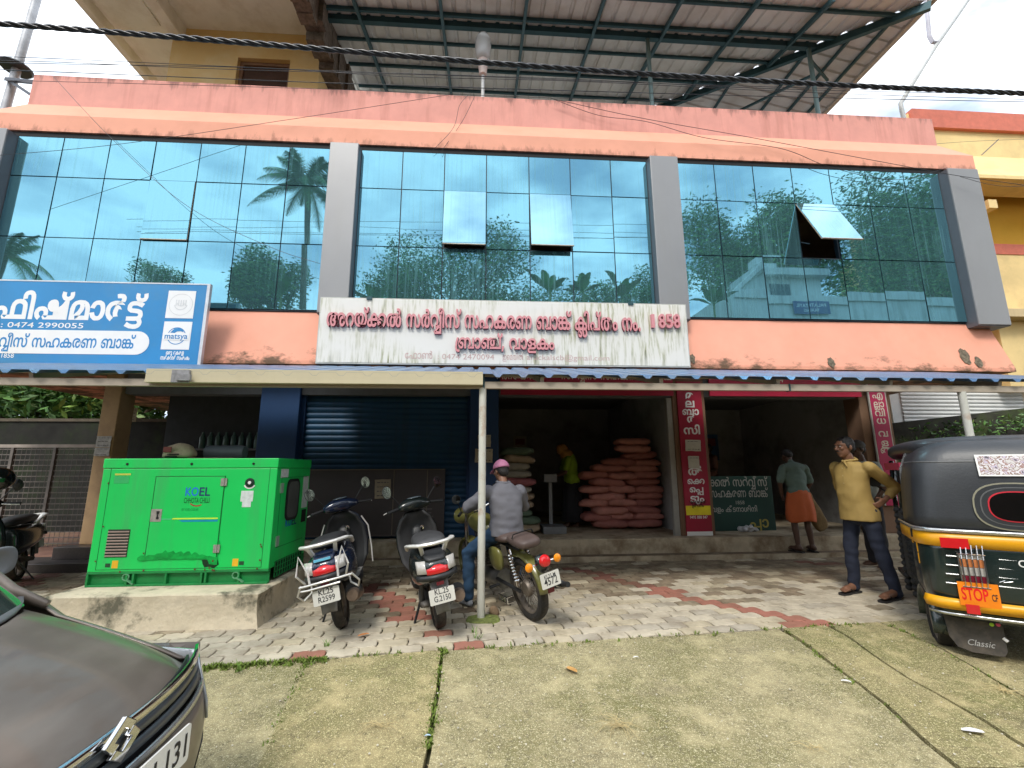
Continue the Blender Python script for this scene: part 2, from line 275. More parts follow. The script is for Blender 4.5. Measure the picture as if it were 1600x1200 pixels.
50: (736, [[73,113,88,112,102,108,113,103,123,95,135,74,138,62,138,32,134,19,119,3,108,-1,97,-2,85,-1,75,3,62,19,58,39,59,51,63,61,68,70,76,76,85,80,96,81,115,75,123,68,128,60,134,41,129,42,119,59,107,66,99,67,85,63,76,51,75,40,77,25,84,15,90,12,105,13,111,15,116,20,122,37,123,51,121,67,113,83,97,94,86,98,59,98,48,94,38,87,31,79,27,68,26,45,32,28,50,11,40,-2,24,11,12,30,8,55,12,77,16,87,23,96,32,103,57,112]]),
51: (674, [[68,113,94,109,104,104,112,97,119,88,126,68,126,43,118,21,104,5,95,-2,85,11,97,21,106,35,109,54,108,67,104,77,98,86,90,93,80,97,68,99,45,93,37,86,31,77,27,66,26,55,26,45,32,28,50,11,40,-2,24,11,12,30,9,42,9,67,12,78,23,97,42,109]]),
52: (859, [[158,111,158,0,13,0,13,76,16,86,25,101,40,110,50,112,61,113,82,110,97,101,102,94,106,86,109,64,109,44,30,44,30,14,140,14,140,111], [61,99,43,96,37,91,31,75,30,58,92,58,91,75,84,91,78,96]]),
53: (724, [[80,99,69,99,43,92,31,84,24,74,23,62,28,43,34,38,50,38,58,47,59,54,57,62,52,68,43,70,34,69,22,60,18,54,13,66,21,74,39,83,55,82,63,79,69,74,75,62,76,54,75,46,67,32,61,27,53,24,42,23,32,24,17,33,9,51,8,63,9,73,13,83,27,99,49,109,80,113,111,110,121,105,129,98,135,80,132,68,128,63,117,55,108,53,89,56,89,62,107,64,114,69,117,75,116,85,114,90,102,97], [137,29,135,17,132,12,116,2,103,0,36,-1,30,-4,27,-12,28,-18,32,-22,44,-26,133,-26,133,-40,33,-39,21,-34,13,-25,10,-14,12,-1,21,8,27,11,41,14,100,14,111,16,117,21,120,31,116,41,106,47,89,48,89,59,110,57,122,53,131,47]]),
55: (958, [[68,113,94,109,104,104,119,88,123,78,127,56,124,37,118,23,108,11,103,14,160,14,160,111,177,111,177,0,93,0,87,12,98,22,106,36,109,54,108,67,98,86,90,93,67,99,45,93,37,86,31,77,27,66,26,45,32,28,50,11,40,-2,24,11,12,30,9,42,9,67,12,78,23,97,32,104,54,112]]),
56: (1040, [[137,113,164,109,183,96,191,86,196,75,200,48,199,32,195,19,188,10,179,3,169,-1,146,-1,136,3,123,19,119,39,120,51,129,70,146,80,157,81,176,75,184,68,189,60,195,41,189,42,184,54,174,63,168,66,152,66,142,59,137,51,136,32,141,19,151,12,172,15,177,20,183,37,184,51,182,67,174,83,167,90,158,95,138,99,117,95,106,85,101,76,99,65,96,26,93,17,82,5,66,-2,42,-1,30,4,21,12,14,23,9,37,8,53,11,77,22,96,39,113,50,101,37,89,28,73,25,53,26,41,33,23,39,17,47,13,55,12,68,14,78,27,82,72,85,84,90,93,106,107]]),
58: (1223, [[125,113,148,107,159,94,162,82,165,35,169,21,177,14,190,12,198,13,205,17,216,32,219,53,216,74,208,89,195,101,206,113,215,105,229,87,236,65,237,53,235,37,231,23,224,12,214,4,203,-1,189,-2,178,-2,170,1,157,10,153,15,147,32,146,71,143,87,137,95,123,99,113,97,109,94,103,87,101,81,100,0,82,0,82,76,74,92,69,96,57,99,40,94,29,79,26,69,26,47,29,37,37,22,49,11,38,-2,22,14,16,23,9,45,9,73,21,97,30,106,43,111,58,113,69,112,78,108,86,102,92,94,91,95,97,103,105,109]]),
59: (1190, [[46,69,58,68,68,64,76,58,81,51,84,43,85,27,83,20,76,11,71,14,135,14,138,0,66,0,60,10,68,25,69,32,67,41,63,49,56,54,46,55,39,54,29,49,24,39,23,33,26,20,35,10,26,-1,18,5,12,13,6,33,11,52,25,65], [171,113,197,109,207,104,216,97,227,78,230,56,226,31,215,12,198,-2,188,11,205,27,212,44,212,54,208,77,202,86,193,93,171,99,159,97,148,93,140,86,134,77,130,66,129,45,139,23,151,12,144,0,137,0,120,24,113,38,111,56,112,67,115,78,126,97,145,109]]),
64: (504, [[93,56,90,34,83,15,68,2,58,-1,37,-2,28,1,11,15,3,34,21,37,28,20,39,13,46,12,56,13,63,17,72,33,75,56,74,68,72,78,63,94,56,98,40,98,29,91,21,74,4,77,13,96,18,102,30,110,48,113,60,112,77,103,83,96,87,87]]),
65: (228, [[-7,169,6,167,17,162,28,146,31,127,31,0,14,0,14,126,12,139,8,148,2,153,-6,155,-15,153,-22,147,-24,142,-24,128,-41,125,-41,145,-37,154,-32,160,-24,165]]),
66: (228, [[-22,169,4,165,12,161,21,152,27,141,31,108,31,0,14,0,14,119,12,135,5,148,-12,155,-23,156,-32,154,-39,149,-42,141,-39,133,-29,129,-18,133,-16,137,-15,142,-17,151,-23,158,-3,152,-1,141,-4,129,-8,123,-20,116,-37,116,-49,122,-54,127,-57,142,-53,156,-41,165]]),
67: (332, [[31,-45,12,-41,4,-36,-1,-29,-5,-11,-1,7,5,14,12,20,31,24,50,20,57,15,66,-1,67,-11,66,-20,57,-36,50,-41], [31,-32,39,-31,45,-27,51,-11,49,-1,45,5,31,11,17,5,13,-1,11,-11,17,-27,23,-31], [21,113,40,109,50,97,52,89,52,67,40,17,24,20,34,66,35,79,32,93,27,97,19,99,7,97,3,111]]),
71: (715, [[47,-2,37,-1,20,9,13,19,9,31,9,61,19,86,37,103,48,109,61,112,89,112,102,109,112,104,121,97,127,88,132,78,134,68,134,43,126,21,120,12,103,-2,93,11,100,15,110,27,117,44,116,67,112,78,106,87,98,93,74,99,60,97,48,92,38,84,30,73,24,46,27,27,35,15,53,12,60,17,63,21,65,32,64,40,60,46,46,52,39,51,31,48,19,37,15,50,30,61,49,66,66,62,78,51,82,33,81,23,77,14,66,2]]),
72: (595, [[73,-2,60,-2,37,5,19,20,9,42,8,56,9,70,13,82,28,100,49,110,73,113,95,110,108,100,112,86,108,72,98,63,91,61,75,61,67,64,62,68,56,80,56,94,59,100,77,103,70,91,70,82,77,74,89,74,93,77,96,86,95,92,85,100,72,101,55,98,45,94,36,87,30,78,26,56,27,44,37,24,55,13,71,10,86,12,94,21,95,25,92,34,88,37,76,37,69,29,68,24,70,15,76,8,58,12,55,17,55,32,61,43,73,50,82,51,96,48,107,39,111,25,110,18,106,11,101,5,94,1,84,-2]]),
77: (0, [[-22,118,-42,122,-49,127,-57,141,-58,158,-56,164,-42,161,-42,145,-37,136,-28,132,-17,132,-7,136,-4,140,-2,145,-3,161,12,164,14,150,13,141,5,127,-11,119]]),
116: (1519, [[72,113,87,112,98,108,108,102,115,94,112,94,119,103,137,112,160,112,170,108,178,102,185,93,182,89,191,58,191,0,174,0,174,63,172,81,167,92,163,95,148,99,137,97,129,91,124,80,122,72,122,0,105,0,105,60,100,86,91,95,71,99,58,97,46,92,37,84,30,74,26,62,25,35,31,20,36,15,48,12,53,12,61,17,65,26,65,31,64,40,60,46,47,52,39,51,32,48,19,37,16,50,31,61,40,64,50,66,66,62,78,51,81,43,81,23,78,14,73,7,66,2,48,-2,38,-1,28,3,20,10,14,19,8,48,9,62,17,84,27,96,40,106,55,111], [256,-2,244,-1,234,3,226,9,217,30,217,55,224,75,256,112,264,124,264,135,261,140,256,143,234,142,230,156,239,158,262,157,270,154,279,144,282,134,281,124,277,115,250,86,236,61,234,52,234,32,240,18,250,12,265,14,272,20,277,29,278,43,275,64,265,82,249,95,229,99,212,97,198,87,191,63,191,20,176,20,176,58,181,90,186,97,193,103,209,111,218,113,244,112,262,105,273,97,288,78,295,55,295,31,286,10,278,3,268,-1]]),
118: (736, [[99,-2,87,-1,70,9,64,18,59,43,60,55,67,75,80,92,104,117,107,124,107,135,100,143,77,142,74,156,83,158,106,157,114,154,123,144,125,138,124,124,120,115,94,86,83,69,77,43,80,24,88,14,99,12,109,14,116,20,120,29,122,43,118,66,105,86,92,95,82,98,57,98,46,93,37,86,31,77,27,66,26,45,32,28,50,11,40,-2,24,11,12,30,9,42,9,67,12,78,24,97,33,104,56,112,70,113,87,112,101,107,116,97,125,88,136,67,139,44,135,19,129,10,121,3,111,-1]]),
119: (1198, [[146,113,163,112,186,107,208,95,217,87,230,61,232,44,231,31,227,19,221,10,213,3,203,-1,191,-2,180,-1,170,3,162,9,156,18,153,30,152,43,155,65,172,92,196,117,200,130,200,135,197,140,192,143,170,142,166,156,188,158,206,154,215,144,218,134,212,115,186,86,175,69,170,52,170,32,176,18,186,12,201,14,208,20,213,29,213,54,211,64,201,80,193,87,180,94,165,98,146,99,128,98,111,93,95,84,86,74,79,56,78,44,82,24,85,18,90,14,107,12,118,18,124,33,124,55,116,75,103,90,91,97,72,99,58,98,46,94,37,87,31,78,27,67,26,45,32,28,50,11,40,-2,24,11,12,30,9,42,9,67,17,88,24,97,33,104,44,109,56,112,80,113,97,109,105,105,123,91,133,78,140,62,142,44,138,19,132,10,124,3,114,-1,101,-2,89,-1,79,3,71,10,65,19,62,31,62,56,69,77,76,86,92,100,108,108,120,111]]),
142: (896, [[46,69,58,68,68,64,76,58,81,51,84,43,85,27,83,20,76,11,71,14,148,14,148,111,165,111,165,0,66,0,60,10,68,25,69,32,67,41,63,49,56,54,46,55,39,54,29,49,24,39,23,33,26,20,35,10,26,-1,18,5,12,13,6,33,8,43,11,52,25,65], [157,118,137,122,130,127,122,141,121,158,123,164,138,161,136,151,142,136,152,132,163,132,172,136,175,140,178,151,176,161,191,164,193,158,192,141,184,127,168,119]]),
147: (1035, [[132,-2,116,-1,107,2,96,7,83,17,69,36,65,46,62,68,64,82,71,97,80,106,86,109,98,113,117,112,127,108,136,100,146,80,147,66,145,49,139,34,130,21,116,8,103,2,85,-2,75,-2,60,-1,35,9,18,27,12,39,8,67,9,80,13,91,20,100,28,107,39,112,51,113,71,109,84,98,72,86,65,95,59,98,51,99,38,96,29,85,25,67,31,40,38,28,48,19,61,13,77,11,103,16,116,27,126,44,129,77,126,86,117,96,105,99,98,98,87,91,81,76,81,56,87,36,99,21,110,15,132,11,147,13,160,18,169,26,176,36,180,49,180,74,173,95,167,104,180,113,194,90,199,63,198,49,189,25,182,16,161,2], [185,118,165,122,158,127,150,141,149,158,151,164,165,161,165,145,170,136,179,132,190,132,200,136,203,140,205,145,204,161,219,164,221,150,220,141,212,127,196,119]]),
155: (1149, [[46,69,58,68,68,64,76,58,81,51,84,43,85,27,83,20,76,11,71,14,135,14,138,0,66,0,60,10,68,25,69,32,67,41,63,49,56,54,46,55,39,54,29,49,24,39,23,33,26,20,35,10,26,-1,18,5,12,13,6,33,11,52,25,65], [132,0,132,76,130,91,128,95,121,99,112,98,107,95,104,78,106,72,110,68,122,62,148,62,159,65,176,77,189,93,199,111,216,111,216,0], [118,113,130,112,139,107,146,96,149,77,149,14,198,14,198,74,200,89,185,66,164,52,152,48,118,48,106,52,91,65,87,83,90,98,101,109], [208,118,188,122,181,127,172,141,171,150,173,164,188,161,188,145,193,136,202,132,213,132,226,140,228,145,227,161,242,164,244,150,240,134,227,122]]),
156: (1223, [[125,113,148,107,159,94,162,82,165,35,169,21,177,14,190,12,198,13,205,17,216,32,219,53,216,74,208,89,195,101,206,113,215,105,229,87,236,65,237,53,235,37,231,23,224,12,214,4,203,-1,189,-2,178,-2,170,1,157,10,153,15,147,32,146,71,143,87,137,95,123,99,113,97,109,94,103,87,101,81,100,0,82,0,82,76,74,92,69,96,57,99,40,94,29,79,26,69,26,47,29,37,37,22,49,11,38,-2,22,14,16,23,9,45,9,73,21,97,30,106,43,111,58,113,69,112,78,108,86,102,92,94,91,95,97,103,105,109], [222,118,203,122,190,134,186,150,188,164,203,161,202,145,208,136,217,132,228,132,237,136,240,140,243,151,242,161,257,164,259,150,258,141,249,127,233,119]]),
162: (244, [[50,111,32,60,26,14,29,-7,33,-14,46,-22,67,-21,68,-36,59,-37,38,-36,27,-31,19,-24,13,-14,9,14,15,62,32,111]]),
163: (1506, [[105,113,119,111,131,106,140,97,150,71,151,56,150,38,146,24,139,13,130,4,118,-1,105,-2,85,1,70,12,58,42,58,56,59,72,63,86,70,98,91,112], [105,99,95,98,82,88,78,80,75,56,78,31,82,22,88,16,104,12,121,16,126,22,131,31,134,56,131,80,127,89,121,95], [43,-2,32,-1,16,6,7,21,7,39,11,47,22,58,32,62,67,66,192,66,217,63,227,58,238,44,240,30,239,21,231,6,215,-1,205,-2,185,2,177,8,167,27,166,49,171,73,177,84,191,100,210,110,233,113,247,112,260,109,279,97,290,78,293,56,289,31,278,12,261,-2,251,11,264,21,272,35,276,54,274,67,271,77,265,86,256,93,232,99,221,98,202,89,194,82,184,61,182,41,185,24,188,18,198,12,213,12,222,21,223,34,222,39,217,45,207,50,189,52,66,52,37,49,28,43,24,36,24,25,26,20,33,14,38,12,50,12,70,21,80,10,69,3,57,-1]]),
166: (1038, [[43,-2,32,-1,16,6,7,21,6,30,7,39,16,53,22,58,39,64,67,66,143,66,171,64,180,61,194,52,200,39,200,21,192,6,177,-1,156,-2,146,0,150,13,173,13,179,16,183,22,184,30,182,40,170,49,142,52,66,52,37,49,28,43,24,36,24,25,29,16,38,12,50,12,70,21,80,10,69,3,57,-1], [105,113,119,111,131,106,140,97,150,71,150,38,146,24,139,13,130,5,118,1,94,0,77,6,70,12,65,21,58,42,59,72,63,86,70,98,91,112], [105,99,95,98,82,88,78,80,75,56,78,31,82,22,88,16,104,12,121,16,126,22,131,31,134,56,131,80,127,89,121,95], [164,-67,148,-65,137,-58,129,-40,128,-23,125,-12,114,-3,102,-1,89,-4,78,-12,73,-25,73,-41,77,-50,84,-55,93,-55,98,-52,101,-42,98,-32,88,-29,82,-30,67,-39,65,-30,76,-21,91,-17,101,-19,109,-24,114,-32,114,-52,108,-60,96,-67,79,-66,72,-63,66,-58,59,-42,59,-23,65,-8,77,3,93,9,114,9,124,7,132,3,142,-10,144,-18,144,-36,149,-49,155,-53,164,-54,179,-48,183,-40,185,-31,184,-21,176,-5,170,1,180,11,188,3,199,-17,199,-40,196,-49,190,-57,174,-66]]),
173: (1059, [[109,113,123,111,135,106,144,97,154,71,155,56,154,38,150,24,143,13,134,4,122,-1,109,-2,90,1,75,12,65,31,62,56,63,72,74,98,84,106,95,111], [109,99,100,98,92,94,86,88,82,80,79,56,82,31,86,22,92,16,108,12,125,16,131,22,135,31,138,56,135,80,131,89,125,95], [46,-2,34,-1,17,6,8,20,7,29,10,43,19,52,32,59,76,66,147,66,175,64,184,61,198,52,205,39,204,21,196,6,181,-1,160,-2,150,0,154,13,177,13,183,16,187,22,188,35,186,40,174,49,146,52,69,52,39,49,29,43,25,36,25,25,30,16,40,12,53,12,75,21,85,10,60,-1], [44,113,65,109,81,99,72,88,60,96,44,99,30,95,26,90,25,80,30,71,47,66,66,66,62,54,42,55,24,60,12,70,9,76,9,92,12,99,25,109]]),
175: (1561, [[96,99,68,96,56,92,42,84,32,73,26,61,24,46,25,35,31,20,36,15,42,13,53,12,57,14,63,21,65,32,64,39,60,46,55,50,46,52,39,51,31,48,19,37,15,50,30,61,49,66,66,62,73,57,78,51,81,43,81,23,72,7,66,2,47,-2,37,-1,28,3,13,19,9,32,9,63,14,77,33,97,46,104,61,109,96,113,110,113,142,106,164,96,173,86,176,74,174,65,168,57,158,51,167,48,177,35,177,20,169,6,152,-1,140,-2,126,-1,115,4,106,12,100,22,96,34,95,47,98,68,102,78,117,96,139,109,156,113,167,113,190,110,205,101,216,89,221,45,221,0,203,0,203,69,201,79,194,91,175,99,155,99,137,94,124,83,119,76,113,62,112,37,119,21,125,15,140,11,156,15,160,20,160,34,155,39,148,43,134,44,134,58,147,59,154,62,158,67,159,74,157,82,152,88,144,93,121,98], [260,113,283,109,297,98,301,91,302,76,300,71,294,62,281,56,291,52,298,46,303,38,303,19,295,6,288,1,279,-1,258,-2,249,0,253,14,260,12,275,13,282,16,286,21,286,36,281,42,267,48,252,48,252,62,271,63,280,68,284,74,285,81,283,88,278,94,270,98,260,99,243,96,231,88,222,68,221,16,206,16,206,49,212,88,223,101,230,106,239,110]]),
180: (1637, [[48,-2,38,-1,28,3,20,10,14,19,8,48,9,62,17,84,27,96,40,106,55,111,72,113,87,112,99,108,117,92,119,86,122,50,122,0,104,0,104,72,100,86,91,95,71,99,58,97,46,92,37,84,30,74,26,62,25,35,31,20,36,15,48,12,53,12,61,17,65,26,65,31,64,40,60,46,47,52,39,51,32,48,19,37,16,50,31,61,50,66,66,62,78,51,82,33,78,14,73,7,66,2], [156,113,172,112,186,107,200,96,208,86,214,74,216,61,215,51,212,42,206,35,200,30,191,27,173,27,158,35,149,51,148,61,150,74,156,86,166,96,187,110,202,113,221,112,232,109,242,104,249,97,255,89,262,69,262,46,256,27,240,6,220,9,237,27,244,46,244,69,241,79,235,87,228,94,218,98,207,99,188,96,177,89,168,77,165,62,166,54,171,45,174,42,182,40,191,42,197,49,199,62,193,83,188,89,177,96,166,99,149,99,131,90,124,77,122,68,122,4,109,4,111,91,129,107], [313,111,313,0,147,0,147,14,296,14,296,111]]),
184: (563, [[54,113,84,109,107,100,98,87,67,98,44,98,31,94,25,86,25,74,33,66,75,63,94,57,100,51,104,42,106,31,104,21,99,13,92,7,83,3,61,0,8,0,8,14,72,15,83,19,87,24,87,39,79,46,67,49,29,52,13,61,8,70,8,89,18,104,27,109,39,112], [58,-51,29,-47,4,-37,13,-23,26,-30,50,-36,76,-34,82,-31,88,-23,88,-12,79,-1,72,2,79,14,87,11,99,2,105,-10,106,-17,104,-27,100,-35,94,-41,85,-46,73,-50]]),
203: (1257, [[126,113,138,112,148,108,161,94,158,93,166,103,174,109,184,112,195,113,210,111,222,106,231,97,238,86,244,58,240,35,230,15,213,-2,202,11,214,22,223,38,226,58,225,69,218,87,212,94,195,99,188,98,177,92,171,82,169,69,169,0,152,0,152,63,150,81,145,92,141,95,126,99,115,97,107,91,101,80,100,0,82,0,82,76,74,92,69,96,57,99,40,94,29,79,26,69,26,47,29,37,37,22,49,11,38,-2,22,14,16,23,9,45,9,74,21,98,31,106,43,111,66,113,80,107,92,93,90,94,97,103,115,112]]),
205: (1061, [[58,113,66,113,80,108,90,98,94,91,100,45,100,0,82,0,82,76,74,92,64,98,57,99,40,94,29,79,26,69,26,47,29,37,37,22,49,11,38,-2,22,14,12,33,8,58,9,74,14,87,21,98,31,106,43,111], [164,0,143,4,135,10,129,18,126,30,125,43,128,65,138,84,165,112,172,124,173,130,170,140,158,144,143,142,139,156,148,158,171,157,179,154,188,144,191,134,185,115,159,86,148,69,142,43,145,24,154,14,164,12,174,14,181,20,185,29,187,43,184,64,180,73,167,89,158,95,138,99,121,97,107,87,102,77,100,63,100,20,84,20,84,58,90,90,95,97,101,103,117,111,127,113,153,112,169,106,190,88,201,67,204,55,205,44,203,30,200,19,194,10,186,4], [161,10,174,9,194,-1,200,-9,204,-19,205,-29,203,-41,199,-52,184,-67,174,-57,185,-46,188,-39,189,-31,187,-19,182,-9,176,-5,169,-2,153,-2,140,-9,135,-19,133,-30,134,-38,141,-51,147,-57,137,-67,123,-52,119,-42,117,-29,118,-19,128,-2,137,5,148,9]]),
208: (896, [[67,-11,85,-15,95,-25,98,-37,97,-46,94,-52,88,-50,148,-50,148,14,165,14,165,-64,82,-64,77,-53,82,-48,83,-44,82,-33,74,-26,67,-25,60,-26,52,-33,51,-43,59,-54,50,-64,40,-53,37,-46,37,-31,44,-19,50,-15], [46,69,58,68,68,64,76,58,81,51,84,43,85,27,83,20,76,11,71,14,148,14,148,111,165,111,165,0,66,0,60,10,68,25,69,32,67,41,63,49,56,54,46,55,39,54,29,49,24,39,23,33,26,20,35,10,26,-1,18,5,12,13,6,33,8,43,11,52,25,65]]),
222: (859, [[61,113,82,110,97,101,102,94,108,76,109,44,30,44,30,14,141,14,141,111,158,111,158,0,13,0,13,76,16,86,25,101,32,106,40,110], [61,99,43,96,37,91,31,75,30,58,92,58,91,75,84,91,78,96], [120,-67,106,-65,91,-54,86,-40,86,-30,82,-11,79,-6,66,0,53,-1,40,-6,32,-17,30,-33,32,-46,41,-55,51,-55,58,-48,58,-36,55,-32,46,-29,40,-30,29,-35,25,-39,22,-30,27,-25,41,-18,48,-17,58,-19,66,-24,71,-32,73,-42,71,-52,66,-60,57,-66,45,-67,29,-63,19,-51,17,-42,16,-32,19,-14,28,-1,42,8,59,11,81,7,89,3,96,-4,100,-15,102,-41,104,-45,108,-51,120,-54,136,-48,141,-40,141,-21,138,-12,127,1,136,11,152,-6,158,-30,157,-40,148,-57,131,-66]]),
225: (958, [[68,113,94,109,104,104,119,88,123,78,127,56,124,37,118,23,108,11,103,14,160,14,160,111,177,111,177,0,93,0,87,12,98,22,106,36,109,54,108,67,98,86,90,93,67,99,45,93,37,86,31,77,27,66,26,45,32,28,50,11,40,-2,24,11,12,30,9,42,9,67,12,78,23,97,32,104,54,112], [177,25,177,-54,76,-54,68,-40,122,-2,140,7,156,5,88,-43,88,-41,102,-40,160,-40,160,12]]),
276: (250, [[35,23,37,21,35,14,20,-26,6,-26,16,23]]),
278: (268, [[27,-2,22,-2,18,1,14,11,15,18,18,22,27,25,36,22,39,11,36,1,32,-2]]),
}
WORDS = {"bank": [9, 51, 147, 163, 119, 3, 58, 118, 225, 66, 156, 3, 58, 59, 23, 50, 37, 3, 46, 64, 173, 77, 3, 166, 65, 142, 38, 6, 3, 42, 6, 278], "branch": [162, 46, 64, 180, 77, 276, 3, 55, 64, 53, 23, 6], "mail": [11, 71, 48, 49, 65, 119, 3], "phone": [72, 45, 64, 116, 3], "fish": [45, 65, 155, 48, 64, 118, 184, 77], "svc": [58, 118, 225, 66, 156, 3, 58, 59, 23, 50, 37, 3, 46, 64, 173, 77], "oru": [20, 50, 67, 3, 72, 23, 50, 53], "sark": [58, 118, 163, 64, 118, 3, 58, 6, 50, 6, 47, 6], "a1": [48], "a2": [52], "a3": [46, 64], "a4": [118], "a5": [58, 65], "a6": [119], "a7": [71, 163], "a8": [71, 208], "a9": [33, 67, 6], "ker": [72, 23, 50, 53, 3, 58, 118, 163, 64, 118], "ulp": [13, 119, 44, 203, 6], "b1": [17], "b2": [222, 64], "b3": [55, 65], "b4": [41], "b5": [55], "b6": [53], "b7": [175], "kal": [163, 119, 3, 58, 118, 225, 66, 156], "shb": [58, 59, 23, 50, 37, 3, 46, 64, 173, 77], "val": [55, 53, 6, 3, 23, 66, 33, 42, 64, 56, 65, 42, 65], "ppa": [208, 64], "cem": [58, 65, 48, 205, 77], "ara": [9, 51, 147, 163, 119]}

def _loops(cs): return [[(c[i]*.005, c[i+1]*.005) for i in range(0, len(c), 2)] for c in cs]
def _offset(poly, d):
    """grow an outline by d along its vertex normals (outer loops run clockwise)"""
    n = len(poly); o = []
    for i in range(n):
        a = Vector(poly[i-1]); b = Vector(poly[i]); c = Vector(poly[(i+1) % n])
        e1 = (b-a); e2 = (c-b)
        if e1.length < 1e-9 or e2.length < 1e-9: o.append(tuple(b)); continue
        e1.normalize(); e2.normalize()
        nn = Vector((-e1.y, e1.x))+Vector((-e2.y, e2.x))
        if nn.length < .3: o.append(tuple(b)); continue
        nn.normalize(); k = 1/max(.5, nn.dot(Vector((-e1.y, e1.x))))
        o.append((b.x+nn.x*d*k, b.y+nn.y*d*k))
    return o
def _area(p): return sum(p[i-1][0]*p[i][1]-p[i][0]*p[i-1][1] for i in range(len(p)))/2
def _inside(pt, poly):
    x, y = pt; c = False
    for i in range(len(poly)):
        x1, y1 = poly[i-1]; x2, y2 = poly[i]
        if (y1 > y) != (y2 > y) and x < (x2-x1)*(y-y1)/(y2-y1)+x1: c = not c
    return c
_GC = {}
def glyph_shapes(g, bold):
    k = (g, bold)
    if k not in _GC:
        cs = _loops(GLYPHS[g][1])
        outer = [_offset(c, bold) for c in cs if _area(c) < 0]; holes = [_offset(c, bold) for c in cs if _area(c) > 0]
        sh = [[o_, []] for o_ in outer]
        for h in holes:
            if _area(h) < 1e-4: continue
            best = [s_ for s_ in sh if _inside(h[0], s_[0])]
            if best: min(best, key=lambda s_: abs(_area(s_[0])))[1].append(h)
        res = []
        for q, (o_, hs) in enumerate(sh):
            loops = [[Vector((x, y, 0)) for x, y in l] for l in [o_]+hs]
            res.append((sum(([tuple(v)[:2] for v in l] for l in loops), []), [len(l) for l in loops], tessellate_polygon(loops)))
        _GC[k] = res
    return _GC[k]
def add_shape(mb, sh, ox, sx, sy, thick, M, q):
    pts, lens, tris = sh; n = len(pts); z = thick+q*.00025
    if thick > .003:
        vs = [(ox+x*sx, y*sy, 0) for x, y in pts]+[(ox+x*sx, y*sy, z) for x, y in pts]
        fs = [tuple(i+n for i in t) for t in tris]; b = 0
        for L_ in lens:
            fs += [(b+i, b+(i+1) % L_, n+b+(i+1) % L_, n+b+i) for i in range(L_)]; b += L_
    else:
        vs = [(ox+x*sx, y*sy, z) for x, y in pts]; fs = [tuple(t) for t in tris]
    mb.add(vs, fs, M)
def ml_width(word, sx, space=.35): return sum((space if g == 3 else GLYPHS[g][0]/1000)*sx for g in word)
def ml_text(mb, key, M, size=1., width=None, thick=.0012, bold=.03, align='l', each=None):
    """Malayalam letters of WORDS[key] in the plane M; size = letter body height factor; width squeezes the line"""
    word = WORDS[key] if isinstance(key, str) else key
    wd = ml_width(word, size); sx = size*(width/wd if width else 1); wd = ml_width(word, sx)
    x = {'l': 0, 'c': -wd/2, 'r': -wd}[align]
    for g in word:
        adv = .35 if g == 3 else GLYPHS[g][0]/1000
        if g != 3:
            tgt = MB() if each else mb
            for q, sh in enumerate(glyph_shapes(g, bold)): add_shape(tgt, sh, x if not each else 0, sx, size, thick, M, q)
            if each: each(tgt, M.to_3x3() @ Vector((x, 0, 0)), g)
        x += adv*sx
    return wd
_LC = {}
def lat_text(mb, s, M, size=.1, width=None, thick=.0012, bold=0., align='l', shear=0.):
    k = (s, bold, shear, thick)
    if k not in _LC:
        c = bpy.data.curves.new('t', 'FONT'); c.body = s; c.offset = bold; c.shear = shear; c.resolution_u = 3
        if thick > .003: c.extrude = .5
        o = bpy.data.objects.new('t', c); me = bpy.data.meshes.new_from_object(o)
        vs = [tuple(v.co) for v in me.vertices]; fs = [tuple(p.vertices) for p in me.polygons]
        _LC[k] = (vs, fs); bpy.data.meshes.remove(me); bpy.data.objects.remove(o); bpy.data.curves.remove(c)
    vs, fs = _LC[k]
    x0 = min(v[0] for v in vs); x1 = max(v[0] for v in vs); sx = size
    if width: sx = width/(x1-x0)
    wd = (x1-x0)*sx; off = {'l': 0, 'c': -wd/2, 'r': -wd}[align]
    zf = (lambda z: thick*(z+.5)) if thick > .003 else (lambda z: thick)
    mb.add([((v[0]-x0)*sx+off, v[1]*size, zf(v[2])) for v in vs], fs, M)
    return wd
# ------------------------------------------------------------------ materials of the building
pink = mat('pink_paint', (.72, .33, .275), .8, var=.07, scale=3, bump=.15, bscale=60, dirt=(.40, .15, .11), dirt_amt=.5, dscale=1.3, streak=1, dirt_lo=.5, dirt_hi=.75)
peach = mat('peach_tone', (.80, .37, .255), .8, var=.05, scale=2, bump=.12, bscale=60, dirt=(.62, .26, .15), dirt_amt=.35, dscale=1.2, dirt_lo=.52, dirt_hi=.8)  # more orange tone than the parapet, over the whole cornice
acp = mat('grey_cladding', (.27, .272, .278), .42, metal=.3, var=.04, scale=1.5, dirt=(.26, .26, .25), dirt_amt=.3, streak=1)
acpd = mat('grey_cladding_edge', (.14, .15, .17), .45, metal=.3, var=.05)
bar = mat('dark_glazing_bar', (.012, .03, .045), .4, var=.1)
black = mat('black_gap', (.006, .006, .007), .8, var=.1)
cream = mat('cream_wall', (.60, .47, .27), .85, var=.06, scale=2, bump=.1, dirt=(.34, .23, .12), dirt_amt=.4, dscale=1.5, streak=1)
yellow = mat('yellow_wall', (.70, .50, .20), .85, var=.07, scale=1.5, bump=.1, dirt=(.40, .24, .08), dirt_amt=.3, streak=1)
tan = mat('tan_column', (.46, .30, .16), .8, var=.1, scale=3, bump=.15, dirt=(.20, .12, .07), dirt_amt=.55, dscale=2.5)
brown = mat('brown_column', (.20, .115, .07), .8, var=.1, scale=3, bump=.1)
blue = mat('blue_paint', (.010, .050, .15), .55, var=.1, scale=3)
shut = mat('blue_shutter', (.008, .060, .135), .5, metal=.2, var=.15, scale=2, dirt=(.02, .04, .06), dirt_amt=.4, streak=1)
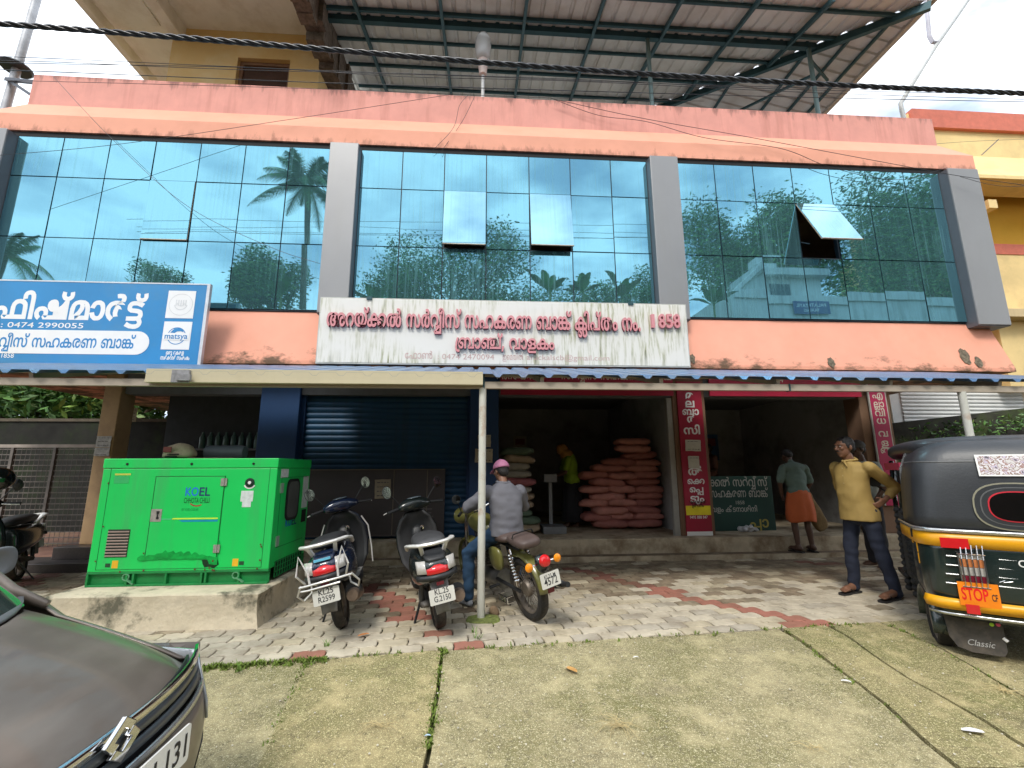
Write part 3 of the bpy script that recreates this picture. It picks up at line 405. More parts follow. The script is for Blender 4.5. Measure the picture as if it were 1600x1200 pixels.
inner = mat('inner_wall', (.42, .43, .44), .9, var=.1, scale=1.2, dirt=(.1, .1, .1), dirt_amt=.5)
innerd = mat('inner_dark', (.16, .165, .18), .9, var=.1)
cement = mat('cement_step', (.50, .42, .30), .85, var=.18, scale=5, bump=.3, bscale=50, dirt=(.16, .10, .05), dirt_amt=.75, dscale=2.4, dirt_lo=.45, dirt_hi=.62)
treadm = mat('worn_tread', (.17, .12, .08), .6, var=.25, scale=6, bump=.3, dirt=(.36, .32, .24), dirt_amt=.6, dscale=5, dirt_lo=.55, dirt_hi=.65)
granite = mat('dark_granite', (.05, .042, .042), .35, var=.25, scale=40)

def glass_mat(name='blue_mirror_glass', col=(.17, .385, .495), dirt=1.):
    m = bpy.data.materials.new(name); m.use_nodes = True; t = m.node_tree; b = t.nodes['Principled BSDF']; lk = t.links.new
    def N(k, **kw):
        n = t.nodes.new(k)
        for a, c in kw.items(): setattr(n, a, c)
        return n
    b.inputs['Metallic'].default_value = 1; b.inputs['Base Color'].default_value = (*col, 1); b.inputs['Roughness'].default_value = .015
    co = N('ShaderNodeNewGeometry')
    # rain streaks of dust running down from each horizontal joint
    mp = N('ShaderNodeMapping'); mp.inputs['Scale'].default_value = (26, 1, .5); lk(co.outputs['Position'], mp.inputs['Vector'])
    n = N('ShaderNodeTexNoise'); n.inputs['Scale'].default_value = 1; n.inputs['Detail'].default_value = 5; lk(mp.outputs['Vector'], n.inputs['Vector'])
    r = N('ShaderNodeValToRGB'); r.color_ramp.elements[0].position = .47; r.color_ramp.elements[1].position = .78; lk(n.outputs['Fac'], r.inputs['Fac'])
    n2 = N('ShaderNodeTexNoise'); n2.inputs['Scale'].default_value = .9; n2.inputs['Detail'].default_value = 3; lk(co.outputs['Position'], n2.inputs['Vector'])
    r2 = N('ShaderNodeValToRGB'); r2.color_ramp.elements[0].position = .35; r2.color_ramp.elements[1].position = .75; lk(n2.outputs['Fac'], r2.inputs['Fac'])
    mu = N('ShaderNodeMath', operation='MULTIPLY'); lk(r.outputs['Color'], mu.inputs[0]); lk(r2.outputs['Color'], mu.inputs[1])
    mu2 = N('ShaderNodeMath', operation='MULTIPLY_ADD'); lk(mu.outputs[0], mu2.inputs[0]); mu2.inputs[1].default_value = .42*dirt; mu2.inputs[2].default_value = .18
    d = N('ShaderNodeBsdfDiffuse'); d.inputs['Color'].default_value = (.15, .36, .40, 1)
    ms = N('ShaderNodeMixShader'); lk(mu2.outputs[0], ms.inputs['Fac']); lk(b.outputs[0], ms.inputs[1]); lk(d.outputs[0], ms.inputs[2])
    n3 = N('ShaderNodeTexNoise'); n3.inputs['Scale'].default_value = 1.6; n3.inputs['Detail'].default_value = 1; lk(co.outputs['Position'], n3.inputs['Vector'])
    bp = N('ShaderNodeBump'); bp.inputs['Strength'].default_value = .03; bp.inputs['Distance'].default_value = .02; lk(n3.outputs['Fac'], bp.inputs['Height']); lk(bp.outputs['Normal'], b.inputs['Normal'])
    lk(ms.outputs[0], t.nodes['Material Output'].inputs['Surface'])
    return m
glass = glass_mat()
glass_pale = glass_mat('dusty_pale_glass', (.30, .54, .66), .5)

bank = thing('bank_building', 'long two-storey building with pink bands and blue mirror glass upper front', 'building', (0, 7.3, 0))
BM = Matrix.Translation((0, -7.3, 0))          # children are given in world metres
def bpart(name, mb, m, **k): return mb.build(name, m, bank, M=BM, **k)
YG = 7.30
# parapet, cornice, sunshade band
band = mat('peach_band', (.82, .37, .255), .8, var=.05, scale=2, bump=.12, bscale=60, dirt=(.62, .26, .15), dirt_amt=.35, dscale=1.2, dirt_lo=.52, dirt_hi=.8)
edge_dirt(band, 3.06, 3.62, (.075, .055, .03)); edge_dirt(pink, 8.56, 8.15, (.22, .10, .085), .75, (3, 3, .5)); edge_dirt(peach, 7.12, 7.5, (.30, .12, .08), .7, (2.5, 2.5, 1))
bpart('terrace_floor', MB().box(-8.0, 7.81, 7.94, 9.1, 14.9, 7.97), mat('terrace_concrete', (.58, .56, .53), .9, var=.2))
bpart('parapet', MB().box(-8.28, 7.60, 7.8, 9.34, 7.80, 8.56).box(-8.28, 7.80, 7.8, -8.08, 15, 8.56).box(9.14, 7.80, 7.8, 9.34, 15, 8.56), pink, bevel=.012)
m_ = MB(); XL, XR = -8.60, 9.66
m_.add([(XL, 7.28, 7.14), (XR, 7.28, 7.14), (XR, 7.28, 7.46), (XL, 7.28, 7.46), (-8.28, 7.602, 7.93), (9.34, 7.602, 7.93), (9.34, 15, 7.93), (-8.28, 15, 7.93), (XR, 15, 7.46), (XL, 15, 7.46), (XR, 15, 7.14), (XL, 15, 7.14)],
       [(0, 1, 2, 3), (3, 2, 5, 4), (2, 8, 6, 5), (9, 3, 4, 7), (1, 10, 8, 2), (11, 0, 3, 9), (0, 11, 10, 1), (4, 5, 6, 7), (10, 11, 9, 8), (7, 6, 8, 9)])
bpart('cornice', m_, peach)
m_ = MB(); m_.add([(-9.0, 7.34, 3.975), (9.28, 7.34, 3.975), (9.43, 7.16, 3.11), (-9.0, 7.16, 3.11), (-9.0, 7.16, 3.05), (9.43, 7.16, 3.05), (9.43, 15, 3.05), (-9.0, 15, 3.05), (9.43, 15, 3.11), (9.28, 15, 3.975), (-9, 15, 3.975)],
       [(0, 1, 2, 3), (3, 2, 5, 4), (1, 9, 8, 2), (2, 8, 6, 5), (4, 5, 6, 7), (0, 3, 4, 7, 10), (0, 10, 9, 1), (9, 10, 7, 6, 8)])
bpart('lower_band', m_, band)
for px, py, s_ in ((1300, 566, .11), (1512, 556, .17), (1531, 566, .12), (1083, 560, .09)):
    c_ = atY(px, py, 7.15); r_ = random.Random(px); q = [(c_.x+s_*math.cos(a)*r_.uniform(.55, 1)*.7, c_.z+s_*math.sin(a)*r_.uniform(.7, 1.1)) for a in [k*.45 for k in range(14)]]
    y_ = lambda z: 7.157+.205*max(0, z-3.11)
    o = MB(); o.add([(x, y_(z)-.0, z) for x, z in q]+[(x, y_(z)-.010, z) for x, z in q], [tuple(range(14, 28))]+[(i, (i+1) % 14, 14+(i+1) % 14, 14+i) for i in range(14)]); bpart('broken_plaster', o, mat('broken_plaster', (.16, .13, .09), .95, var=.6, scale=22, bump=1))
bpart('upper_wall', MB().box(-8.5, 7.5, 3.98, -8.3, 14.9, 7.13).box(9.30, 7.5, 3.98, 9.45, 14.9, 7.13).box(-8.3, 14.7, 3.98, 9.3, 14.9, 7.13), pink)
bpart('upper_room', MB().box(-8.25, 9.2, 3.98, 9.25, 9.3, 7.13).box(-8.25, 7.42, 7.05, 9.25, 9.19, 7.12), mat('room_tan', (.42, .33, .20), .8))
bpart('glazing_head', MB().box(-8.28, 7.31, 7.045, 9.3, 7.42, 7.135), black)
# cladding pillars: front skin and darker return edges
for x0, x1 in ((-8.62, -7.98), (-2.70, -2.21), (3.02, 3.54), (8.86, 9.48)):
    p = bpart('cladding_pillar', MB().box(x0, 7.115, 3.90, x1, 7.44, 7.035), acp, bevel=.01)
    MB().box(x0-.003, 7.14, 3.89, x0, 7.43, 7.03).box(x1, 7.14, 3.89, x1+.003, 7.43, 7.03).box(x0+.02, 7.14, 3.885, x1-.02, 7.42, 3.898).build('return_edge', acpd, p)
# curtain wall
secs = [([-7.975, -7.23, -6.47, -5.72, -4.965, -4.21, -3.455, -2.705]), ([-2.205, -1.47, -.72, .035, .81, 1.57, 2.33, 3.015]), ([3.545, 4.32, 5.08, 5.84, 6.60, 7.34, 8.12, 8.855])]
rowz = [4.00, 5.18, 6.285, 7.04]
opened = {(1, 2, 1): 7, (1, 4, 1): 9, (2, 3, 1): 27, (0, 3, 1): .8}
pane_mesh = {}
for si, xs in enumerate(secs):
    for i in range(8):
        bpart('mullion', MB().box(xs[i]-.022, 7.318, 4.0, xs[i]+.022, 7.40, 7.04), bar)
    for z in rowz[1:3]:
        bpart('transom', MB().box(xs[0], 7.32, z-.02, xs[-1], 7.395, z+.02), bar)
    bpart('transom', MB().box(xs[0], 7.32, 3.985, xs[-1], 7.395, 4.012), bar)
    for i in range(7):
        for j in range(3):
            if (si, i, j) == (1, 1, 1): pass
            x0, x1, z0, z1 = xs[i], xs[i+1], rowz[j], rowz[j+1]; g = .009
            wd, ht = x1-x0-2*g, z1-z0-2*g
            op = opened.get((si, i, j))
            key = (round(wd, 3), j, bool(op and op > 5))
            o = MB()
            o.box(-wd/2, -.006, -ht, wd/2, .006, 0)
            ob = o.build('glass_pane', glass_pale if (op and op > 5) else glass, bank)
            ob.location = ((x0+x1)/2, 7.306-7.3, z1-g)
            if op:
                ob.rotation_euler = (-R(op), 0, 0); ob.location.y = -.012; ob['label'] = 'top-hung pane propped open at its foot'
                s_ = MB().box(-wd/2, -.012, -ht-.012, wd/2, .012, -ht).box(-wd/2, .007, -ht, -wd/2+.03, .022, 0).box(wd/2-.03, .007, -ht, wd/2, .022, 0).build('sash_rail', mat('rusty_white_rail', (.52, .45, .33), .7, var=.1, scale=20, dirt=(.25, .13, .05), dirt_amt=.8, dscale=14), ob)
                if op > 5:
                    bpart('window_stay', MB().tube([(x0+.03, 7.36, z0+.35), (x0+.05, 7.30-.35*math.sin(R(op)), z0+.2)], .008, 6), bar)
            else:
                ob.rotation_euler = (R(random.gauss(0, .22)), 0, R(random.gauss(0, .16)))
# rooms behind the ground-floor openings
fl = .30
bpart('shop_floor', MB().box(-6.0, 7.44, .02, 7.28, 14.8, fl), cement)
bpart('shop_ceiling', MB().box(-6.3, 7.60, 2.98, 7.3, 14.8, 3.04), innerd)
bpart('shop_wall', MB().box(-6.2, 12.0, fl, 7.25, 12.1, 2.98).box(7.15, 7.95, fl, 7.25, 12, 2.98), inner)
for x in (-3.3, .0, 3.5): bpart('partition_wall', MB().box(x-.08, 7.80, fl+.002, x+.08, 11.99, 2.975), inner)
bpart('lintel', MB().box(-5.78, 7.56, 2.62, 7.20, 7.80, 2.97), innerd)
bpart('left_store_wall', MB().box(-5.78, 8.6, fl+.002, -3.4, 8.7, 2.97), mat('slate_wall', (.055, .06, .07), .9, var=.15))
# columns
cl = bpart('column', MB().box(-6.06, 7.50, .30, -5.80, 7.82, 3.045), tan, bevel=.012)
bpart('column', MB().box(3.285, 7.50, .30, 3.86, 7.85, 3.045), brown, bevel=.01)
bpart('column', MB().box(6.70, 7.50, .30, 7.27, 7.85, 3.045), brown, bevel=.01)
bpart('pilaster', MB().box(-3.62, 7.50, .30, -3.00, 7.80, 2.99), blue, bevel=.01)
bpart('pilaster', MB().box(-.21, 7.50, .30, .27, 7.80, 2.99), blue, bevel=.01)
bpart('door_jamb', MB().box(3.19, 7.53, .30, 3.28, 7.62, 2.6), mat('pale_jamb', (.34, .33, .30), .7))
# rolling shutter: each slat is a curved strip
rs = bpart('rolling_shutter', MB().box(-3.0, 7.70, .30, -.21, 7.72, 2.62), shut)
sl = MB(); N_ = 4
rows = [[(x, -.018*math.sin(math.pi*k/N_), .094*k/N_) for x in (-1.39, 1.39)] for k in range(N_+1)]
sl.grid(rows); slm = sl.build('shutter_slat', shut, rs, smooth=True)
for k in range(24):
    s_ = slm if k == 0 else share('shutter_slat', slm, rs)
    s_.matrix_basis = Matrix.Translation((-1.605, 7.699, .33+k*.0955))
bpart('shutter_rail', MB().box(-3.0, 7.63, .30, -2.95, 7.70, 2.62).box(-.26, 7.63, .30, -.21, 7.70, 2.62), blue)
# steps
bpart('upper_step', MB().box(-3.62, 7.30, .03, 7.35, 7.44, fl), cement, bevel=.012)
bpart('lower_step', MB().box(-3.62, 7.10, -.03, 7.4, 7.30, .075), treadm, bevel=.015)
bpart('step_nosing', MB().box(-3.62, 7.085, -.03, 7.4, 7.10, .078), cement)
bpart('granite_step', MB().box(-6.75, 6.95, -.02, -4.0, 7.5, .13), granite, bevel=.006)
bpart('granite_step', MB().box(-6.2, 7.25, .13, -4.0, 7.5, .30), granite, bevel=.006)

# ------------------------------------------------------------------ stair room and balcony on the roof
rr = thing('rooftop_room', 'cream and yellow stair room with overhanging slab behind the parapet', 'rooftop room', (-5, 8.6, 7.9))
RM = Matrix.Translation((5, -8.6, -7.9))
def rpart(n, mb, m, **k): return mb.build(n, m, rr, M=RM, **k)
yw = mat('ochre_wall', (.66, .47, .20), .85, var=.05, scale=1, bump=.08, dirt=(.72, .62, .38), dirt_amt=.6, dscale=.8)
cw = mat('cream_slab', (.84, .82, .76), .8, var=.05, scale=2, bump=.08, dirt=(.45, .38, .26), dirt_amt=.4, dscale=1.5)
m_ = MB()
for a in ((-6.75, -5.35, 7.9, 10.85), (-4.25, -3.62, 7.9, 10.85), (-5.35, -4.25, 10.18, 10.85), (-5.35, -4.25, 7.9, 9.2)): m_.box(a[0], 8.60, a[2], a[1], 8.78, a[3])
m_.box(-3.80, 8.78, 7.9, -3.62, 13.5, 10.85).box(-6.75, 8.78, 7.9, -6.57, 13.5, 10.85)
rpart('wall', m_, yw)
fr = rpart('window', MB().box(-5.35, 8.70, 9.2, -5.28, 8.76, 10.18).box(-4.32, 8.70, 9.2, -4.25, 8.76, 10.18).box(-5.28, 8.70, 10.10, -4.32, 8.76, 10.18), mat('wood_frame', (.20, .11, .06), .6))
MB().box(-5.28, 8.74, 9.2, -4.32, 8.75, 10.10).build('pane', mat('dark_pane', (.05, .025, .02), .25), fr)
rpart('roof_slab', MB().box(-8.2, 6.2, 10.85, -3.35, 13.6, 11.0).box(-8.2, 6.2, 10.62, -8.05, 13.6, 10.85).box(-7.95, 6.3, 10.80, -7.0, 8.55, 10.848), cw, bevel=.008)
for x in (-6.72, -3.80): rpart('slab_beam', MB().box(x, 6.3, 10.52, x+.22, 8.60, 10.85), cw, bevel=.008)
m_ = MB(); pts = []
for k in range(24): pts.append((8.7+k*.0-.9+k*.16 , -3.36+.10*noise.noise(Vector((k*.9, 2, 1)))))
for k in range(23):
    m_.box(-3.62, 6.4+k*.24, 10.0+.35*noise.noise(Vector((k*.7, 0, 3))), -3.28+.10*noise.noise(Vector((k*1.3, 5, 1))), 6.4+(k+1)*.24, 10.86)
rpart('shaded_broken_edge', m_, mat('shaded_masonry', (.13, .10, .075), .95, var=.5, scale=12, bump=.8))  # ragged stained wall edge; the shadow on it is put into the dark colour
# ------------------------------------------------------------------ sheet-metal roof on posts
ms = thing('metal_roof_shed', 'corrugated sheet roof on dark steel trusses above the flat roof', 'metal roof', (4, 8, 7.9))
MMt = Matrix.Translation((-4, -8, -7.9))
def mpart(n, mb, m, **k): return mb.build(n, m, ms, M=MMt, **k)
sheet = mat('roof_sheet_underside', (.60, .60, .58), .5, metal=.1, var=.12, scale=1.2, dirt=(.36, .30, .24), dirt_amt=.4, dscale=1)
steel = mat('dark_green_steel', (.03, .085, .10), .55, metal=.3, var=.15, scale=4)
EX, EY, EZ, SL = 8.70, 6.70, 10.40, .25
def zA(y): return EZ+SL*(y-EY)
def rib_profile(pitch=.30):
    """cross profile of one metre-wide sheet"""
    o = []; x = 0
    for k in range(3):
        o += [(x, 0), (x+.20, 0), (x+.225, .035), (x+.275, .035)]; x += pitch
    return o+[(x, 0)]
prof = rib_profile()
x = EX
k = 0
while x > -3.3:
    x0 = x-.9
    vs = []; rows = []
    # rafter direction runs up and away from the eave, cut on the hip line
    ra, rb = [], []
    for px_, h_ in prof:
        X_ = x0+px_
        ylo = EY; yhi = 14.0
        t = EX-X_; ylo = EY+0; 
        # plane A exists where (y-EY) <= (EX-x); beyond the hip it is cut
        y_end = min(yhi, EY+max(0.0, t))
        ra.append((X_, EY, zA(EY)+h_)); rb.append((X_, max(y_end, EY+.001), zA(max(y_end, EY))+h_))
    mpart('roof_sheet', MB().grid([ra, rb]), sheet, solid=.004); x = x0
# hip side sheets: ribs run along X
y = EY; 
while y < 14:
    ra, rb = [], []
    for py_, h_ in prof:
        Y_ = y+py_; t = min(Y_-EY, 7.3); xe = EX-max(t, .001)
        ra.append((EX, Y_, EZ+h_)); rb.append((xe, Y_, EZ+SL*t+h_))
    mpart('roof_sheet', MB().grid([ra, rb]), sheet, solid=.004); y += .9
def A(x, y, d=0): return (x, y, zA(y)-.05-d)
for yy, hh in ((7.05, .07), (7.75, .09), (8.6, .06), (9.45, .07), (10.3, .06), (11.2, .06), (12.2, .06)):
    mpart('purlin', MB().beam(A(-3.3, yy), A(EX-(yy-EY), yy), .05, hh), steel)
for xx in (-2.6, -.9, .8, 2.3, 3.8, 5.3, 6.7):
    mpart('rafter', MB().beam(A(xx, EY, .06), A(xx, min(13.9, EY+EX-xx), .06), .06, .10), steel)
mpart('hip_rafter', MB().beam((EX, EY, EZ-.12), (EX-6.9, EY+6.9, EZ+SL*6.9-.12), .09, .16), steel)
for xx in (8.35, 7.9, 7.3, 6.2): mpart('hip_purlin', MB().beam((xx, EY+EX-xx, EZ+SL*(EX-xx)-.05), (xx, 14, EZ+SL*(EX-xx)-.05), .05, .06), steel)
mpart('main_beam', MB().beam((-3.3, 8.0, 10.66), (7.35, 8.0, 10.66), .10, .16), steel)
pc = mat('pale_green_post', (.16, .24, .24), .5, metal=.2, var=.1)
for xx in (3.52, 7.2): mpart('post', MB().tube([(xx, 8.0, 7.95), (xx, 8.0, 10.6)], .045, 10), pc, smooth='auto')
mpart('brace', MB().beam((7.2, 8.0, 10.3), (8.1, 8.6, 10.42), .05, .05).beam((7.2, 8, 9.9), (6.4, 10.6, 10.9), .05, .05), steel)
m_ = MB(); gp = [(.0, .09), (.0, .0), (.10, .0), (.10, .09)]
m_.grid([[(EX-.02+a, EY-.3, EZ-.06+b) for a, b in gp], [(EX-.02+a, 14, EZ-.06+b) for a, b in gp]])
mpart('gutter', m_, mat('pale_gutter', (.46, .42, .38), .6, var=.1), solid=.006)

# ------------------------------------------------------------------ roof lamp, pipes, pole
lp = thing('globe_lamp', 'frosted globe lamp on a white post above the parapet', 'lamp', (-.05, 7.72, 8.56))
MB().tube([(0, 0, 0), (0, 0, .62)], .035, 10).tube([(0, 0, 0), (0, 0, .06)], .07, 10).build('post', mat('white_post', (.55, .56, .56), .5), lp, smooth='auto')
MB().lathe([(.05, .60), (.075, .62), (.10, .92), (.10, .95)], 16).build('lamp_base', mat('pink_white', (.62, .50, .46), .5), lp, smooth='auto')
MB().lathe([(.09, .95), (.145, 1.05), (.165, 1.25), (.155, 1.45), (.11, 1.55), (.02, 1.575)], 24).build('globe', mat('frosted_globe', (.75, .77, .78), .25, transmission=.35, var=.03), lp, smooth=True)
MB().tube([(0, 0, .95), (0, 0, 1.05)], .05, 12).ell((0, 0, 1.14), .055, .055, .10).build('bulb', mat('bulb_cream', (.72, .60, .45), .4), lp, smooth=True)
MB().tube([(.165*math.cos(a), 0, 1.3+.29*math.sin(a)) for a in [k*math.pi/10 for k in range(11)]], .008, 6).build('guard_hoop', steel, lp)
dp = thing('rain_pipe', 'grey plastic rain pipe slanting down to the parapet', 'pipe', (9, 8.3, 8))
q = [atY(1540, -40, 8.3), atY(1462, 72, 8.3), atY(1407, 162, 8.3), atY(1409, 172, 8.3), atY(1417, 205, 8.3)]
MB().tube(q, .045, 10).build('pipe', mat('grey_pipe', (.48, .50, .50), .45, dirt=(.3, .28, .22), dirt_amt=.4), dp, smooth='auto', M=Matrix.Translation((-9, -8.3, -8)))
q = [atY(1446, -8, 8.3), atY(1452, 57, 8.3), atY(1457, 66, 8.3), atY(1466, 67, 8.3)]
MB().tube(q, .045, 10).build('branch_pipe', mat('lilac_pipe', (.47, .46, .52), .45), dp, smooth='auto', M=Matrix.Translation((-9, -8.3, -8)))
pl = thing('steel_pole', 'tall galvanised pole with bracket beside the left building corner', 'pole', (-9.2, 8.6, 0))
P0 = atY(6, 178, 8.6); P1 = atY(57, 0, 8.6); dd = (P1-P0)
b0 = P0-dd*(P0.z-0)/dd.z; t1 = P0+dd*1.7; o_ = Matrix.Translation((9.2, -8.6, 0))
MB().tube([b0, t1], .075, 12).build('shaft', mat('galvanised', (.38, .39, .41), .5, metal=.4, var=.2, scale=5), pl, smooth='auto', M=o_)
c_ = atY(25, 106, 8.6); M1 = Matrix.Translation(c_)
MB().lathe([(.0, -.05), (.24, -.04), (.27, 0), (.24, .04), (0, .05)], 16, M1).build('collar_disc', mat('dark_collar', (.04, .045, .05), .5), pl, smooth='auto', M=o_)
a_, b_ = atY(10, 124, 8.5), atY(66, 130, 7.75); c2 = atY(18, 128, 8.5); d2 = atY(48, 148, 7.9)
MB().beam(a_, b_, .06, .06).beam(c2, d2, .05, .05).beam(d2, atY(60, 147, 7.75), .05, .05).build('bracket', mat('black_iron', (.02, .025, .04), .5, metal=.4), pl, M=o_)

# ------------------------------------------------------------------ awning along the front
aw = thing('sheet_awning', 'long blue corrugated awning with cream edge beam across the shop front', 'awning', (0, 4.55, 2.2))
AM = Matrix.Translation((0, -4.55, -2.2))
def apart(n, mb, m, **k): return mb.build(n, m, aw, M=AM, **k)
asheet = mat('blue_awning_sheet', (.10, .19, .34), .35, metal=.2, var=.15, scale=4, dirt=(.25, .24, .2), dirt_amt=.5, dscale=3)
asheetu = mat('awning_lip', (.36, .31, .24), .6, var=.1)
def awn_z(y): return 2.345 + (y-4.50)*.255
x = -6.6
while x < 7.4:
    ra, rb, rc = [], [], []
    for k in range(4):
        for dx, h_ in ((0, 0), (.15, 0), (.185, -.034), (.225, -.034), (.255, 0)):
            if k == 3 and dx: continue
            X_ = x+k*.262+dx
            ra.append((X_, 4.50, awn_z(4.50)+h_+.01)); rb.append((X_, 6.93, awn_z(6.93)+h_+.01))
    m_ = MB(); m_.grid([ra, rb]); apart('awning_sheet', m_, asheet, solid=.003)
    x += .262*3
pcream = mat('cream_metal', (.56, .50, .34), .5, var=.06, scale=3, dirt=(.35, .28, .17), dirt_amt=.35, dscale=3)
ptube = mat('weathered_tube', (.42, .36, .29), .55, var=.12, scale=5)
apart('front_beam', MB().box(-8, 4.56, 2.215, 8.6, 4.61, 2.285), ptube)
m_ = MB(); m_.box(-3.28, 4.50, 2.255, .0, 4.515, 2.375).box(-3.28, 4.49, 2.24, .0, 4.55, 2.255)
apart('fascia_channel', m_, pcream)
apart('beam_joint', MB().box(3.30, 4.552, 2.21, 3.315, 4.615, 2.29).box(.0, 4.552, 2.21, .02, 4.62, 2.36), steel)
for xx in (-5.6, -4.4, -3.3, -2.2, -1.1, .0, .62, 1.9, 3.2, 4.5, 5.8): apart('rafter', MB().beam((xx, 4.58, awn_z(4.58)-.055), (xx, 6.95, awn_z(6.95)-.055), .04, .06), ptube)
for yy in (5.2, 6.0, 6.8): apart('purlin', MB().box(-6.5, yy, awn_z(yy)-.05, 7.6, yy+.04, awn_z(yy)-.026), ptube)
wpost = mat('rusty_white_post', (.58, .58, .52), .5, var=.06, scale=4, dirt=(.36, .17, .07), dirt_amt=.8, dscale=3.2, streak=0, dirt_lo=.55, dirt_hi=.68)
for xx, yy in ((0.0, 4.585), (5.32, 4.585)):
    ap = apart('awning_post', MB().tube([(xx, yy, -.02), (xx, yy, 2.22)], .037, 14), wpost, smooth='auto')
m_ = MB(); m_.loft([((0.02, 4.55, .0), (.17, 0, 0), (0, .13, 0), 3), ((0.02, 4.55, .022), (.15, 0, 0), (0, .11, 0), 3)], 14)
apart('post_footing', m_, mat('mossy_footing', (.16, .19, .05), .9, var=.5, scale=25, bump=.8), disp=(.006, 30))
apart('junction_box', MB().box(-3.02, 4.47, 2.235, -2.86, 4.50, 2.36).box(-2.96, 4.44, 2.25, -2.83, 4.47, 2.31), mat('grey_box', (.25, .25, .26), .6, var=.3, scale=20))
# ------------------------------------------------------------------ ground
rng = np.random.default_rng(5)
soil = mat('dark_soil', (.06, .05, .03), .95, var=.4, scale=12, bump=.6, dirt=(.10, .13, .03), dirt_amt=.8, dscale=3, world=True)
g_ = MB()
ys = [-60, -6, -3, 0, 3.9, 40, 400]; zs = [-.62, -.62, -.62, apz(0)-.035, -.035, -.035, -.04]
g_.grid([[(x, y, z) for x in (-400, -60, -10, 10, 60, 400)] for y, z in zip([-400]+ys, [-.62]+zs)])
tag(g_.build('ground', soil), kind='structure')
road = mat('asphalt', (.055, .053, .05), .9, var=.2, scale=20, bump=.4)
tag(MB().box(-60, -6.3, -.64, 60, -2.4, -.60).build('road', road), kind='structure')

def ground_mat(name, base, moss, light, seed=0.):
    m = bpy.data.materials.new(name); m.use_nodes = True; t = m.node_tree; b = t.nodes['Principled BSDF']; lk = t.links.new
    def N(k, **kw):
        n = t.nodes.new(k)
        for a, c in kw.items(): setattr(n, a, c)
        return n
    geo = N('ShaderNodeNewGeometry'); mp = N('ShaderNodeMapping'); mp.inputs['Location'].default_value = (seed, seed, 0); lk(geo.outputs['Position'], mp.inputs['Vector'])
    def noise_(s, d, lo, hi, r=.6):
        n = N('ShaderNodeTexNoise'); n.inputs['Scale'].default_value = s; n.inputs['Detail'].default_value = d; n.inputs['Roughness'].default_value = r; lk(mp.outputs['Vector'], n.inputs['Vector'])
        q = N('ShaderNodeValToRGB'); q.color_ramp.elements[0].position = lo; q.color_ramp.elements[1].position = hi; lk(n.outputs['Fac'], q.inputs['Fac']); return q.outputs['Color'], n.outputs['Fac']
    def mix(fac, a, c):
        x = N('ShaderNodeMixRGB'); lk(fac, x.inputs['Fac'])
        if hasattr(a, 'links'): lk(a, x.inputs['Color1'])
        else: x.inputs['Color1'].default_value = (*a, 1)
        if hasattr(c, 'links'): lk(c, x.inputs['Color2'])
        else: x.inputs['Color2'].default_value = (*c, 1)
        return x.outputs['Color']
    f1, _ = noise_(1.1, 7, .35, .68); c = mix(f1, base, moss)
    f2, _ = noise_(38, 5, .52, .66, .7); c = mix(f2, c, tuple(x*.45 for x in base))
    f3, _ = noise_(70, 4, .56, .64, .7); c = mix(f3, c, light)
    f4, h = noise_(4, 9, .48, .66, .72); c = mix(f4, c, tuple(min(1, x*1.45) for x in base)); f6, _ = noise_(2.3, 9, .56, .72, .75); c = mix(f6, c, tuple(x*.50 for x in base))
    f5, _ = noise_(190, 2, .60, .66); c = mix(f5, c, tuple(min(1, x*1.5) for x in light))
    lk(c, b.inputs['Base Color']); b.inputs['Roughness'].default_value = .92
    n = N('ShaderNodeTexNoise'); n.inputs['Scale'].default_value = 45; n.inputs['Detail'].default_value = 6; n.inputs['Roughness'].default_value = .7; lk(mp.outputs['Vector'], n.inputs['Vector'])
    bp = N('ShaderNodeBump'); bp.inputs['Strength'].default_value = .9; bp.inputs['Distance'].default_value = .012; lk(n.outputs['Fac'], bp.inputs['Height']); lk(bp.outputs['Normal'], b.inputs['Normal'])
    return m
slab_m = [ground_mat('mossy_concrete_%s' % n, b, g, l, i*7.3) for i, (n, b, g, l) in enumerate((
    ('olive', (.31, .255, .13), (.155, .155, .045), (.60, .54, .30)), ('grey', (.315, .27, .15), (.17, .16, .055), (.58, .53, .34)), ('straw', (.34, .28, .145), (.175, .17, .055), (.62, .56, .34))))]
apron = thing('concrete_apron', None, None, (0, 0, 0)); apron['kind'] = 'structure'
J = [[(475, 1046), (440, 1110), (400, 1200)], [(690, 1020), (684, 1080), (665, 1200)], [(1232, 990), (1300, 1040), (1380, 1100), (1445, 1160)],
     [(1305, 985), (1400, 1050), (1470, 1090), (1540, 1130)], [(1390, 980), (1480, 1020), (1600, 1090)]]
JW = []
for j in J:
    w_ = [atApron(*p) for p in j]; d = (w_[-1]-w_[0]); d = d/abs(d.y)
    w_[0] = w_[0]+(w_[0]-w_[1]).normalized()*.05
    e = w_[-1]+d*(w_[-1].y+.2); w_.append(e); JW.append([(p.x, p.y) for p in w_])
def edge_pts(pl, step=.09, amp=.012, seed=0.):
    o = []
    for a, b in zip(pl[:-1], pl[1:]):
        a = Vector((a[0], a[1], 0)); b = Vector((b[0], b[1], 0)); n = max(1, int((b-a).length/step)); nn = Vector((-(b-a).y, (b-a).x, 0)).normalized()
        for k in range(n):
            p = a.lerp(b, k/n); o.append(p+nn*amp*(noise.noise(Vector((p.x*7, p.y*7, seed)))+.5*noise.noise(Vector((p.x*23, p.y*23, seed)))))
    o.append(Vector((*pl[-1], 0))); return o
def front_edge(x): return 3.70+.088*(x+2.1)
bounds = [[(-9, 3.2), (-9, -.2)]]+JW+[[(9, 4.65), (9, -.2)]]
off = .014
